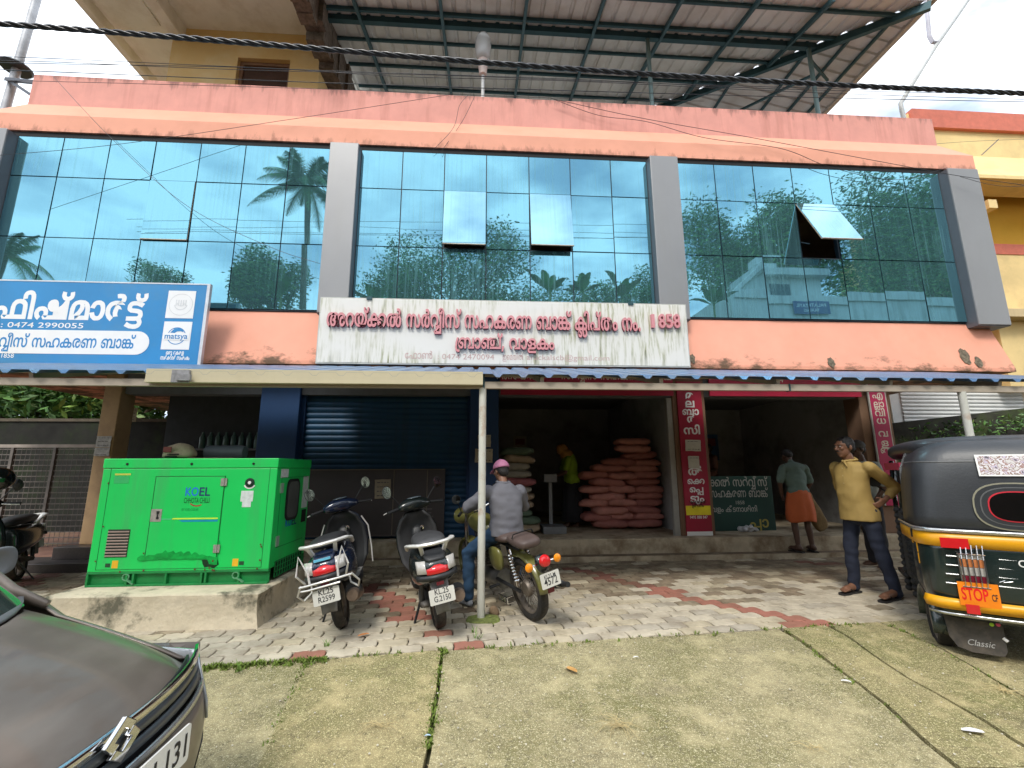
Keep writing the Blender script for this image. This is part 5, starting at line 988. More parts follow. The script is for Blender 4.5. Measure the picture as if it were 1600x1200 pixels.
# ------------------------------------------------------------------ right side: yellow neighbour
nbld = thing('yellow_building', 'yellow neighbouring building with red parapet cap and white rolling shutter', 'building', (12, 10, 0)); NM = Matrix.Translation((-12, -10, 0))
deep = mat('deep_yellow', (.74, .41, .04), .85, var=.06, scale=1.5); pale = mat('pale_yellow', (.82, .62, .29), .85, var=.08, scale=1.5, dirt=(.55, .42, .2), dirt_amt=.5, dscale=1.6, world=True)
redb = mat('red_band', (.60, .16, .10), .7)
def nb_(name, px0, py0, px1, py1, Y, dep, m, bev=0.):
    a, b = atY(px0, py1, Y), atY(px1, py0, Y); return MB().box(a.x, Y, a.z, b.x, Y+dep, b.z).build(name, m, nbld, M=NM, bevel=bev)
X2 = 1790
nb_('parapet', 1430, 196, X2, 240, 9.6, .3, pale)
nb_('parapet_cap', 1430, 188, X2, 197, 9.5, .45, redb)
a0 = atY(1430, 240, 9.6); a1 = atY(X2, 240, 9.6); b0 = atY(1430, 268, 8.9); b1 = atY(X2, 270, 8.9)
MB().add([(a0.x, 9.6, a0.z), (a1.x, 9.6, a0.z), (b1.x, 8.9, b0.z), (b0.x, 8.9, b0.z), (b0.x, 8.9, b0.z-.09), (b1.x, 8.9, b0.z-.09), (a1.x, 9.6, b0.z-.09), (a0.x, 9.6, b0.z-.09)], [(0, 1, 2, 3), (3, 2, 5, 4), (4, 5, 6, 7), (0, 3, 4, 7), (1, 6, 5, 2)]).build('sunshade', pale, nbld, M=NM)
nb_('wall', 1380, 270, X2, 520, 9.9, .3, deep)
nb_('band', 1500, 388, X2, 395, 9.82, .1, redb); nb_('lower_panel', 1500, 395, X2, 486, 9.84, .08, pale); nb_('ledge', 1500, 486, X2, 493, 9.3, .6, cream, .01)
for px in (1548, 1690): a = atY(px, 320, 9.05); MB().beam((a.x, 9.0, a.z), (a.x, 9.9, a.z), .22, .22).build('bracket_beam', pale, nbld, M=NM)
nb_('lower_wall', 1340, 493, X2, 605, 9.95, .3, deep); nb_('pier', 1580, 493, 1612, 605, 9.6, .3, pale)
lv = nb_('louvre_frame', 1548, 513, 1576, 572, 9.90, .04, brown)
for k in range(12): nb_('louvre', 1550, 515+k*4.6, 1574, 517.6+k*4.6, 9.86, .03, mat('louvre_glass', (.4, .42, .38), .3))
nb_('ground_wall', 1330, 604, X2, 720, 10.0, .3, mat('cream_plain', (.72, .62, .44), .85, var=.05))
nb_('shutter_box', 1403, 601, 1592, 700, 9.95, .04, mat('white_shutter', (.66, .68, .66), .5, var=.05))
a, b = atY(1403, 604, 9.95), atY(1592, 604, 9.95); wm = mat('white_shutter', (0, 0, 0)); rows = [[(x, -.022*math.sin(math.pi*k/4), .085*k/4) for x in (0, b.x-a.x)] for k in range(5)]
s0 = MB().grid(rows).build('shutter_slat', wm, nbld, smooth=True)
for k in range(14):
    s_ = s0 if k == 0 else share('shutter_slat', s0, nbld)
    s_.matrix_basis = NM @ Matrix.Translation((a.x, 9.935, atY(1403, 690, 9.95).z+k*.0905))
mw = thing('mossy_retaining_wall', 'dark mossy sloping retaining wall in front of the white shutter', 'wall', (9.5, 8.9, 0)); p0, p1 = atY(1376, 662, 8.9), atY(1800, 615, 8.9)
m_ = MB(); m_.add([(p0.x-.6-9.5, 0, -.2), (p1.x-9.5, 0, -.2), (p1.x-9.5, 0, p1.z), (p0.x-9.5-.6, 0, p0.z-.08), (p0.x-.6-9.5, .3, -.2), (p1.x-9.5, .3, -.2), (p1.x-9.5, .3, p1.z), (p0.x-9.5-.6, .3, p0.z-.08)], [(0, 1, 2, 3), (5, 4, 7, 6), (3, 2, 6, 7), (0, 3, 7, 4), (1, 5, 6, 2)])
m_.build('wall', mat('black_moss_wall', (.03, .028, .022), .95, var=.5, scale=3, dirt=(.06, .09, .02), dirt_amt=.9, dscale=1.6, world=True), mw)
ivy = leaf_cloud(1500, [((u*5.5-.3, -.1, p0.z-.25+(p1.z-p0.z)*u), (.5, .10, .22)) for u in [k/12 for k in range(13)]]+[((u*5, -.12, 1.2), (.8, .08, .8)) for u in (.1, .35, .6, .85)], .10, 55)
tag(ivy.build('creeper', [leafA, leafB, leafC], mw, ), kind='stuff')
# ------------------------------------------------------------------ cables
cabm = mat('black_cable', (.012, .013, .018), .28, var=.1)
def cable(name, pts, r, lab, strands=1, pitch=.55, group=None, Y=None, cat='cable', sag=None, n=60):
    P = [atY(px, py, y) for px, py, y in pts]; o = []
    # smooth polyline
    def cr(a, b, c, d, t): return .5*((2*b)+(-a+c)*t+(2*a-5*b+4*c-d)*t*t+(-a+3*b-3*c+d)*t**3)
    k_ = max(2, n//(len(P)-1))
    for i in range(len(P)-1):
        a = P[max(0, i-1)]; b = P[i]; c = P[i+1]; d = P[min(len(P)-1, i+2)]
        for q in range(k_): o.append(cr(a, b, c, d, q/k_))
    o.append(P[-1]); m_ = MB()
    if strands == 1: m_.tube(o, r, 5)
    else:
        L_ = 0; acc = [0]
        for a, b in zip(o[:-1], o[1:]): L_ += (b-a).length; acc.append(L_)
        for s_ in range(strands):
            q = []
            for p, l in zip(o, acc):
                an = 6.283*(l/pitch+s_/strands); q.append(p+Vector((0, math.cos(an), math.sin(an)))*r*1.05)
            m_.tube(q, r, 6)
    c0 = o[0]; ob = m_.build(name, cabm, None, smooth=True, M=None); tag(ob, lab, cat, group); return ob
cable('twisted_power_cable', [(-160, 28, 3.6), (0, 37, 3.6), (400, 68, 3.6), (800, 101, 3.6), (1200, 127, 3.6), (1600, 146, 3.6), (1760, 150, 3.6)], .0125, 'thick black twisted power cable sagging across the top of the view', 3, .34, n=420)
cable('thin_wire', [(-160, 86, 5.2), (0, 88, 5.2), (500, 110, 5.2), (900, 124, 5.2), (1250, 140, 5.2), (1760, 150, 5.2)], .004, 'uppermost of the thin wires running below the twisted cable', group='thin wires above the parapet')
cable('thin_wire', [(-160, 92, 5.4), (60, 96, 5.4), (350, 108, 5.4), (700, 118, 5.4), (1080, 132, 5.4), (1760, 151, 5.4)], .004, 'second thin wire below the twisted cable, with a small splice', group='thin wires above the parapet')
cable('thin_wire', [(-160, 94, 5.3), (100, 100, 5.3), (400, 106, 5.3), (640, 120, 5.3), (900, 127, 5.3), (1300, 146, 5.3), (1760, 160, 5.3)], .004, 'third thin wire, crossing the second above the cream slab', group='thin wires above the parapet')
cable('thin_wire', [(-160, 106, 5.3), (0, 109, 5.3), (500, 129, 5.3), (900, 142, 5.3), (1300, 153, 5.3), (1760, 162, 5.3)], .005, 'lowest thin wire, grazing the top of the parapet', group='thin wires above the parapet')
cable('thin_wire', [(-100, 124, 6.9), (70, 127, 6.9), (500, 139, 6.9), (860, 153, 6.9), (1100, 158, 6.9)], .004, 'thin wire from the iron bracket along the parapet edge', group='thin wires above the parapet')
cable('service_wire', [(82, 118, 7.45), (172, 214, 7.0), (290, 320, 6.9), (420, 385, 6.9), (500, 412, 6.9)], .004, 'thin wire slanting down across the left glass bay')
cable('service_wire', [(-60, 247, 6.6), (180, 226, 6.9), (450, 187, 7.2), (708, 147, 7.45)], .004, 'thin wire rising from the left edge to the lamp post foot')
cable('service_wire', [(732, 148, 7.50), (718, 165, 7.48), (708, 200, 7.22), (676, 235, 7.22)], .004, 'looped wire hanging down the parapet below the globe lamp')
cable('service_wire', [(742, 150, 7.50), (722, 190, 7.4), (690, 236, 7.22)], .004, 'straight wire beside the loop below the globe lamp')
cable('service_wire', [(860, 153, 7.50), (935, 180, 7.5), (1010, 190, 7.4), (1100, 215, 7.2), (1220, 232, 7.2), (1300, 262, 7.2), (1400, 281, 7.2), (1480, 262, 7.0)], .005, 'drooping double wire slanting down the pink parapet at right', n=90)
cable('service_wire', [(862, 154, 7.50), (1000, 184, 7.45), (1180, 216, 7.2), (1400, 257, 7.1), (1500, 275, 7.0), (1620, 292, 6.8)], .005, 'long wire from the parapet to the right grey pillar', n=90)
cable('service_wire', [(1500, 276, 7.0), (1570, 291, 6.9), (1680, 285, 6.8)], .004, 'slack wire from the right grey pillar to the yellow building')
cable('service_wire', [(1460, 225, 8.8), (1535, 220, 8.8), (1700, 214, 8.8)], .004, 'thin wire stretched before the yellow sunshade')
st = MB().tube([atY(1534, 242, 8.85), atY(1560, 218, 8.85)], .012, 6).build('rod', gm); tag(st, 'short slanting rod on the yellow sunshade', 'rod')
# ------------------------------------------------------------------ sign boards and notices
def board(name, lab, cat, quad, Y, thick, m, edge=None, rim=.02, tilt=0, part='panel'):
    """quad: photo corners tl, tr, bl, br on the plane at depth Y; returns (thing, inverse matrix, corner dict)"""
    tl, tr, bl, br = [atY(px, py, Y) for px, py in quad]; z0, z1 = (bl.z+br.z)/2, (tl.z+tr.z)/2; x0, x1 = (tl.x+bl.x)/2, (tr.x+br.x)/2
    t = thing(name, lab, cat, (x0, Y, z0)); M = Matrix.Translation((-x0, -Y, -z0))
    MB().box(x0, Y, z0, x1, Y+thick, z1).build(part, m, t, M=M, bevel=.003)
    return t, M, (x0, x1, z0, z1)
def at(px, py, Y): p = atY(px, py, Y); return (p.x, Y, p.z)
UPV = (0, 0, 1)
# bank name board
wb = bpy.data.materials.new('stained_white_board'); wb.use_nodes = True; t_ = wb.node_tree; b_ = t_.nodes['Principled BSDF']
def _nd(k, **kw):
    n = t_.nodes.new(k)
    for a, c in kw.items(): setattr(n, a, c)
    return n
tcn = _nd('ShaderNodeNewGeometry'); mpn = _nd('ShaderNodeMapping'); mpn.inputs['Scale'].default_value = (15, 1, 1.5); t_.links.new(tcn.outputs['Position'], mpn.inputs['Vector'])
n1 = _nd('ShaderNodeTexNoise'); n1.inputs['Scale'].default_value = 1; n1.inputs['Detail'].default_value = 8; n1.inputs['Roughness'].default_value = .65; t_.links.new(mpn.outputs['Vector'], n1.inputs['Vector'])
r1 = _nd('ShaderNodeValToRGB'); e = r1.color_ramp.elements; e[0].position = .33; e[0].color = (.10, .11, .05, 1); e[1].position = .52; e[1].color = (.73, .72, .66, 1)
x_ = e.new(.41); x_.color = (.42, .42, .28, 1); t_.links.new(n1.outputs['Fac'], r1.inputs['Fac'])
n2 = _nd('ShaderNodeTexNoise'); n2.inputs['Scale'].default_value = 1.1; n2.inputs['Detail'].default_value = 4; t_.links.new(tcn.outputs['Position'], n2.inputs['Vector'])
r2 = _nd('ShaderNodeValToRGB'); r2.color_ramp.elements[0].position = .38; r2.color_ramp.elements[1].position = .6; t_.links.new(n2.outputs['Fac'], r2.inputs['Fac'])
mxn = _nd('ShaderNodeMixRGB'); mxn.inputs['Color1'].default_value = (.74, .73, .69, 1); t_.links.new(r1.outputs['Color'], mxn.inputs['Color2']); t_.links.new(r2.outputs['Color'], mxn.inputs['Fac']); t_.links.new(mxn.outputs['Color'], b_.inputs['Base Color']); b_.inputs['Roughness'].default_value = .6
YB = 6.90
bs, SM, (bx0, bx1, bz0, bz1) = board('bank_sign', 'stained white sign board with raised pink Malayalam letters above the awning', 'sign', ((503, 466), (1070, 476), (493, 567), (1078, 571)), YB, .06, wb)
MB().box(bx0-.015, YB+.005, bz0-.02, bx0, YB+.07, bz1+.015).box(bx1, YB+.005, bz0-.02, bx1+.015, YB+.07, bz1+.015).box(bx0, YB+.005, bz0-.02, bx1, YB+.07, bz0).box(bx0, YB+.005, bz1, bx1, YB+.07, bz1+.015).build('frame', mat('board_frame', (.50, .50, .46), .6, var=.2), bs, M=SM)
for px in (577, 985): MB().box(at(px-4, 470, YB)[0], YB-.02, bz1-.02, at(px+4, 470, YB)[0], YB+.08, bz1+.03).build('clip', steel, bs, M=SM)
pinkL = mat('pink_letter', (.66, .27, .29), .6, var=.15, scale=4, dirt=(.40, .12, .12), dirt_amt=.5, dscale=4); sideL = mat('letter_side', (.24, .04, .06), .6)
def letters(key, px0, px1, pyb, size, thick=.05, bold=.04, latin=None, lsize=None):
    o = at(px0, pyb, YB); wdt = at(px1, pyb, YB)[0]-o[0]
    def each(mb, off, g):
        z = .0; ob = None
        mb.cur = 0; mb.mi = [0 if (len(f) == 3) else 1 for f in mb.f]
        ob = mb.build('letter', [pinkL, sideL], bs, M=SM @ Matrix.Translation(off+Vector((o[0], YB-.002, o[2]))))
    return ml_text(None, key, frame((0, 0, 0), (1, 0, 0), UPV), size, wdt, thick, bold, 'l', each)
letters('bank', 511, 1000, 510, .37, bold=.024); 
m_ = MB()
for k, ch in enumerate('1858'):
    q = MB(); o = at(1017+k*11.6, 513, YB); lat_text(q, ch, frame((0, 0, 0), (1, 0, 0), UPV), .33, (at(1017+k*11.6+10, 513, YB)[0]-o[0])*(1 if k else .5), .05, .02 if k else .005)
    n_ = len(q.f); q.mi = [0]*n_; q.build('letter', pinkL, bs, M=SM @ Matrix.Translation((o[0], YB-.002, o[2])))
letters('branch', 711, 866, 545, .30, bold=.024)
thin = mat('faded_pink_print', (.56, .38, .36), .7)
m_ = MB(); ml_text(m_, 'phone', frame(at(632, 560, YB-.002), (1, 0, 0), UPV), .16, at(680, 560, YB)[0]-at(632, 560, YB)[0], .001, .0)
lat_text(m_, ': 0474 2470094', frame(at(684, 561, YB-.002), (1, 0, 0), UPV), .125, at(772, 560, YB)[0]-at(684, 560, YB)[0], .001, -.005)
ml_text(m_, 'mail', frame(at(785, 562, YB-.002), (1, 0, 0), UPV), .14, at(820, 560, YB)[0]-at(785, 560, YB)[0], .001, .0)
lat_text(m_, ': arackalscb@gmail.com', frame(at(816, 562, YB-.002), (1, 0, 0), UPV), .125, at(952, 560, YB)[0]-at(816, 560, YB)[0], .001, -.005)
m_.build('printed_line', thin, bs, M=SM)
# blue fish mart board
YF = 6.86
bl_m = mat('blue_flex_print', (.012, .22, .50), .45, var=.12, scale=.9, dirt=(.10, .24, .36), dirt_amt=.4, dscale=1.2)
wl = mat('white_print', (.80, .80, .79), .5, var=.03); bl2 = mat('blue_print', (.02, .22, .50), .5)
fs, FM, (fx0, fx1, fz0, fz1) = board('fish_mart_sign', 'blue and white fish mart sign board over the left end of the awning', 'sign', ((-230, 434), (322, 445), (-230, 567), (311, 568)), YF, .05, bl_m)
MB().box(fx1, YF-.004, fz0-.01, fx1+.045, YF+.055, fz1+.02).box(fx0, YF-.004, fz1, fx1, YF+.055, fz1+.02).build('frame', mat('silver_frame', (.55, .57, .60), .35, metal=.5), fs, M=FM)
m_ = MB(); o = at(-12, 496, YF); ml_text(m_, 'fish', frame((o[0], YF, o[2]), (1, 0, 0), UPV), .50, at(222, 499, YF)[0]-o[0], .001, .034); m_.build('lettering', wl, fs, M=FM)
m_ = MB(); lat_text(m_, ': 0474 2990055', frame(at(1, 511, YF), (1, 0, 0), UPV), .115, at(130, 511, YF)[0]-at(1, 511, YF)[0], .001, .006); m_.build('phone_number', wl, fs, M=FM)
a, b = at(-240, 549, YF), at(236, 518, YF); rr_ = (b[2]-a[2])/2; cy_ = (a[2]+b[2])/2; pts = [(a[0], cy_-rr_)]+[(b[0]-rr_+rr_*math.cos(t), cy_+rr_*math.sin(t)) for t in [(-math.pi/2)+math.pi*k/12 for k in range(13)]]+[(a[0], cy_+rr_)]
MB().prism(pts, .003, frame((0, YF-.001, 0), (1, 0, 0), UPV)).build('white_band', wl, fs, M=FM)
m_ = MB(); o = at(-40, 541, YF-.004); ml_text(m_, 'svc', frame(o, (1, 0, 0), UPV), .25, at(209, 541, YF)[0]-o[0], .001, .02); m_.build('band_lettering', bl2, fs, M=FM)
m_ = MB(); lat_text(m_, 'Reg. No. 1858', frame(at(21, 559, YF), (1, 0, 0), UPV), .095, None, .001, .004, 'r'); m_.build('number', wl, fs, M=FM)
for (px0, py0, px1, py1) in ((258, 455, 307, 497), (251, 503, 301, 546)):
    a, b = at(px0, py1, YF), at(px1, py0, YF); MB().box(a[0], YF-.004, a[2], b[0], YF-.001, b[2]).build('white_square', wl, fs, M=FM)
def ringp(mb, c, r_, wd, n=28, M=None, arc=(0, 6.2832), sx=1.):
    vs = []; fs = []
    for k in range(n+1):
        a = arc[0]+(arc[1]-arc[0])*k/n; vs += [(c[0]+math.cos(a)*r_*sx, c[1]+math.sin(a)*r_, 0), (c[0]+math.cos(a)*(r_-wd)*sx, c[1]+math.sin(a)*(r_-wd), 0)]
    for k in range(n): fs.append((2*k, 2*k+1, 2*k+3, 2*k+2))
    mb.add(vs, fs, M)
m_ = MB(); c = at(283, 476, YF); F0 = frame((c[0], YF-.006, c[2]), (1, 0, 0), UPV); ringp(m_, (0, 0), .175, .008, M=F0); ringp(m_, (0, .01), .10, .014, M=F0, arc=(3.3, 6.1)); ringp(m_, (0, .03), .06, .012, M=F0, arc=(3.3, 6.1))
for dx in (-.07, -.035, 0, .035, .07): m_.prism([(dx-.008, -.02), (dx+.008, -.02), (dx+.006, .075), (dx-.006, .075)], .001, F0)
m_.build('faded_emblem', mat('faded_grey_print', (.62, .63, .63), .6), fs, M=FM)
m_ = MB(); c = at(276, 525, YF); F0 = frame((c[0], YF-.006, c[2]), (1, 0, 0), UPV); ringp(m_, (0, 0), .135, .012, M=F0)
m_.prism([(-.095, .05), (-.04, .115), (.03, .125), (.085, .09), (.10, .06), (.05, .075), (.0, .07), (-.03, .045)], .001, F0); m_.build('fish_emblem', bl2, fs, M=FM)
m_ = MB(); m_.prism([(-.18, -.065), (.18, -.065), (.19, .045), (-.19, .045)], .002, F0); m_.build('emblem_plate', wl, fs, M=FM)
m_ = MB(); lat_text(m_, 'matsya', frame((c[0], YF-.0095, c[2]-.045), (1, 0, 0), UPV), .125, .33, .001, .01, 'c'); m_.build('emblem_word', bl2, fs, M=FM)
m_ = MB()
for key, py, w_ in (('oru', 554, .26), ('sark', 562, .42)): o = at(273, py, YF); ml_text(m_, key, frame(o, (1, 0, 0), UPV), .085, w_, .001, .03, 'c')
m_.build('small_lettering', wl, fs, M=FM)
# red fascia boards above the shops
redm = mat('crimson_board', (.36, .010, .04), .5, var=.15, scale=2, dirt=(.20, .02, .03), dirt_amt=.4)
palew = mat('pale_print', (.66, .60, .50), .6)
for lab, x0, x1, q in (('crimson shop fascia board with pale Malayalam letters over the sack store', .30, 3.27, 0), ('crimson shop fascia board with phone number over the right-hand shop', 3.92, 6.68, 1)):
    t = thing('fascia_board', lab, 'sign', (x0, 7.40, 2.62)); M = Matrix.Translation((-x0, -7.40, -2.62))
    MB().box(x0, 7.40, 2.62, x1, 7.44, 3.04).build('panel', redm, t, M=M); m_ = MB()
    if q == 0:
        ml_text(m_, 'ara', frame(at(775, 592, 7.40), (1, 0, 0), UPV), .23, at(845, 592, 7.4)[0]-at(775, 592, 7.4)[0], .001, .02)
        ml_text(m_, 'svc', frame(at(876, 592, 7.40), (1, 0, 0), UPV), .23, at(1050, 592, 7.4)[0]-at(876, 592, 7.4)[0], .001, .02)
    else:
        lat_text(m_, ': 2470094', frame(at(1172, 597, 7.40), (1, 0, 0), UPV), .14, at(1224, 597, 7.4)[0]-at(1172, 597, 7.4)[0], .001, 0)
        ml_text(m_, 'branch', frame(at(1252, 591, 7.40), (1, 0, 0), UPV), .10, .26, .001, .02)
    m_.build('lettering', palew, t, M=M)
# vertical red boards
t, M, (x0, x1, z0, z1) = board('column_sign', 'tall crimson cement sign with white Malayalam letters and pasted notices', 'sign', ((1057, 596), (1097, 596), (1073, 836), (1111, 836)), 7.46, .03, redm)
xc = (x0+x1)/2; YS = 7.46; m_ = MB()
for key, py, s_ in (('a1', 623, .26), ('a2', 636, .26), ('a3', 648, .23), ('a4', 660, .26), ('a5', 678, .26), ('a6', 742, .26), ('a7', 756, .19), ('a8', 769, .19), ('a9', 784, .22)):
    o = at(1080, py, YS); ml_text(m_, key, frame((xc, YS, o[2]), (1, 0, 0), UPV), s_*.72, min(.30, ml_width(WORDS[key], s_*.8)), .001, .03, 'c')
m_.build('lettering', wl, t, M=M)
a, b = at(1070, 805, YS), at(1109, 790, YS); MB().box(x0+.01, YS-.003, a[2], x1-.005, YS, b[2]).build('yellow_strip', mat('yellow_strip', (.80, .66, .02), .5), t, M=M)
m_ = MB()
for key, py in (('ker', 797), ('ulp', 803)): ml_text(m_, key, frame((xc, YS-.004, at(0, py, YS)[2]), (1, 0, 0), UPV), .075, .28 if key == 'ker' else .2, .001, .03, 'c')
m_.build('strip_lettering', black, t, M=M)
m_ = MB()
for s_, py in (('0474 2470847', 816.5), ('9495 888 847', 823)): lat_text(m_, s_, frame((xc, YS, at(0, py, YS)[2]), (1, 0, 0), UPV), .065, .30, .001, .004, 'c')
m_.build('phone_lettering', wl, t, M=M)
MB().box(x0, YS-.002, z0-.01, x1, YS, z0+.055).build('white_foot', wl, t, M=M)
def notice(lab, px, py, w_, h_, Y, lines=4, rot=0., parent=None, col=None, big=None):
    c = at(px, py, Y); t = thing('paper_notice', lab, 'notice', (c[0], Y, c[2])); 
    t.rotation_euler = (0, rot, 0)
    m = MB(); n = 5; r = random.Random(int(px*7+py)); rows = [[(-w_/2+w_*i/n+r.uniform(-.004, .004), r.uniform(-.004, .001), h_/2-h_*j/n+r.uniform(-.003, .003)) for i in range(n+1)] for j in range(n+1)]
    m.grid(rows).build('sheet', col or mat('notice_paper', (.55, .52, .44), .8, var=.08, scale=12), t, solid=.001)
    m = MB()
    for k in range(lines):
        z = h_*.34-k*h_*.68/max(1, lines-1); x = -w_*.36
        while x < w_*.34:
            l = r.uniform(.02, .05)*w_/.2; hh_ = h_*.022*r.uniform(.7, 1.3)*(2.2 if big == k else 1); m.box(x, -.0075, z-hh_, min(x+l, w_*.38), -.0065, z+hh_); x += l+w_*.05
    m.build('print', mat('faded_ink', (.09, .08, .08), .8), t); return t
notice('torn white price notice on the tall crimson sign, upper one', 1083, 696, .27, .19, 7.44, 2, .02)
notice('square white payment notice pasted lower on the crimson sign', 1084, 722, .19, .20, 7.435, 1)
notice('two torn sheets on the blue pilaster behind the white post, upper sheet', 757, 689, .21, .20, 7.48, 2, 0)
notice('two torn sheets on the blue pilaster behind the white post, lower sheet', 756, 712, .29, .22, 7.475, 2, .01)
notice('small buff notice on the dark store wall at left', 204, 648, .22, .26, 8.58, 4, .03, col=mat('buff_paper', (.30, .25, .17), .8))
notice('cream paper taped to the dark panel behind the scooters', 598, 764, .25, .30, 7.50, 4, -.03, col=mat('buff_paper', (0, 0, 0)))
notice('peeling grey poster on the tan column above its twin', 162, 690, .22, .17, 7.485, 3, 0, col=mat('grey_poster', (.42, .40, .38), .8, var=.3, scale=20))
notice('dark banded poster lower on the tan column', 159, 706, .22, .13, 7.482, 2, 0, col=mat('grey_poster', (0, 0, 0)))
t, M, (x0, x1, z0, z1) = board('fertiliser_sign', 'narrow crimson board with stacked Malayalam letters on the right column', 'sign', ((1355, 598), (1380, 598), (1386, 790), (1410, 790)), 7.42, .03, mat('magenta_board', (.42, .015, .08), .5, var=.1))
xc = (x0+x1)/2; m_ = MB(); MB().box(x0-.02, 7.425, z0, x0, 7.45, z1).box(x1, 7.425, z0, x1+.02, 7.45, z1).build('frame', mat('board_frame', (0, 0, 0)), t, M=M)
for key, py in (('b1', 622), ('b2', 636), ('b3', 650), ('b4', 662), ('b5', 682), ('b6', 697), ('b7', 708)): ml_text(m_, key, frame((xc, 7.42, at(1370, py, 7.42)[2]), (1, 0, 0), UPV), .165, min(.20, ml_width(WORDS[key], .2)), .001, .02, 'c')
m_.build('lettering', palew, t, M=M)
# dark panel leaning by the shutter and green board in the right shop
t, M, (x0, x1, z0, z1) = board('shutter_panel', 'large dark framed notice panel at the foot of the blue shutter', 'notice panel', ((474, 733), (697, 733), (474, 836), (692, 836)), 7.53, .03, mat('dark_panel', (.045, .035, .035), .5, var=.2, scale=2), part='panel')
MB().box(x0, 7.528, z0-.02, x1, 7.53, z0).build('frame_foot', mat('faded_ink', (0, 0, 0)), t, M=M)
m_ = MB()
for px in (648, 690): m_.box(at(px, 0, 7.53)[0], 7.522, z0, at(px, 0, 7.53)[0]+.012, 7.529, z1)
m_.box(x0, 7.522, z1-.015, x1, 7.529, z1); m_.build('frame', mat('dull_brass', (.16, .13, .09), .5), t, M=M)
m_ = MB(); r = random.Random(4)
for k in range(7):
    c = at(668, 795+k*6, 7.527); m_.box(c[0]-.14, 7.525, c[2]-.012, c[0]+.10+r.uniform(-.05, .05), 7.527, c[2]+.006)
m_.build('print', mat('dim_print', (.13, .12, .11), .6), t, M=M)
t, M, (x0, x1, z0, z1) = board('green_board', 'dark green shop board with pale outlined Malayalam letters inside the right shop', 'sign', ((1106, 744), (1208, 744), (1112, 830), (1210, 830)), 8.0, .03, mat('dark_green_board', (.010, .05, .04), .5, var=.15, scale=2))
m_ = MB()
for key, px0, px1, py, s_ in (('kal', 1107, 1199, 760, .21), ('shb', 1108, 1200, 777, .20), ('val', 1112, 1184, 800, .13)): o = at(px0, py, 8.0); ml_text(m_, key, frame(o, (1, 0, 0), UPV), s_, at(px1, py, 8.0)[0]-o[0], .001, .01)
lat_text(m_, '1858', frame(at(1150, 788, 8.0), (1, 0, 0), UPV), .09, None, .001, .003); m_.build('lettering', mat('dim_white_print', (.42, .42, .38), .6), t, M=M)
m_ = MB(); o = at(1172, 824, 8.0); ml_text(m_, 'ppa', frame(o, (1, 0, 0), UPV), .24, .36, .001, .02); m_.build('yellow_lettering', mat('dull_yellow_print', (.35, .30, .06), .6), t, M=M)
# ------------------------------------------------------------------ people
def cap_(mb, a, b, ra, rb, n=12, flat=None, fdir=None):
    """tapered limb with round ends; flat squeezes it along fdir"""
    a = Vector(a); b = Vector(b); d = (b-a); L_ = d.length; d = d.normalized() if L_ > 1e-6 else Vector((0, 0, 1))
    u = Vector(fdir) if fdir else (Vector((0, 1, 0)) if abs(d.y) < .9 else Vector((1, 0, 0)))
    s_ = d.cross(u).normalized(); u = s_.cross(d).normalized(); f = flat or 1.
    vs = []; fs = []; rings = []
    for k in (-80, -50, -20, 0): rings.append((a+d*ra*math.sin(R(k)), ra*math.cos(R(k))))
    for k in (0, 20, 50, 80): rings.append((b+d*rb*math.sin(R(k)), rb*math.cos(R(k))))
    for c, r_ in rings:
        for k in range(n): t = 6.28319*k/n; vs.append(c+s_*math.cos(t)*r_+u*math.sin(t)*r_*f)
    for i in range(7):
        for k in range(n): k2 = (k+1) % n; fs.append((i*n+k, i*n+k2, (i+1)*n+k2, (i+1)*n+k))
    fs += [tuple(range(n))[::-1], tuple(range(7*n, 8*n))]
    mb.add(vs, fs)
skin = mat('brown_skin', (.20, .095, .055), .5, var=.1, scale=8); skind = mat('dark_skin', (.10, .05, .032), .5, var=.1); hairm = mat('black_hair', (.012, .010, .010), .6, var=.3, scale=60, bump=.5, bscale=200)
def hand(mb, w_, dirv, palm_n, s_=1., curl=.5, thumb=1):
    """palm, four unequal bent fingers and a thumb leaving the side of the palm"""
    w_ = Vector(w_); d = Vector(dirv).normalized(); n = Vector(palm_n); n = (n-d*n.dot(d)).normalized(); sd = d.cross(n)*thumb
    pc = w_+d*.045*s_
    for k in (-1.2, -.4, .4, 1.2): cap_(mb, w_+sd*k*.014*s_, w_+d*.085*s_+sd*k*.019*s_, .016*s_, .0115*s_, 8)
    for k, l in zip((-1.5, -.5, .5, 1.5), (.058, .070, .075, .066)):
        b = w_+d*.088*s_+sd*k*.0195*s_; m1 = b+(d*math.cos(curl*.6)+n*math.sin(curl*.6))*l*.5*s_; e = m1+(d*math.cos(curl*1.5)+n*math.sin(curl*1.5))*l*.5*s_
        cap_(mb, b, m1, .0095*s_, .0085*s_, 8); cap_(mb, m1, e, .0085*s_, .0068*s_, 8)
    b = w_+d*.03*s_+sd*.028*s_; m1 = b+(d*.6+sd*.8+n*.25).normalized()*.040*s_; e = m1+(d*.85+sd*.3+n*.45).normalized()*.032*s_
    cap_(mb, b, m1, .013*s_, .010*s_, 8); cap_(mb, m1, e, .010*s_, .008*s_, 8)
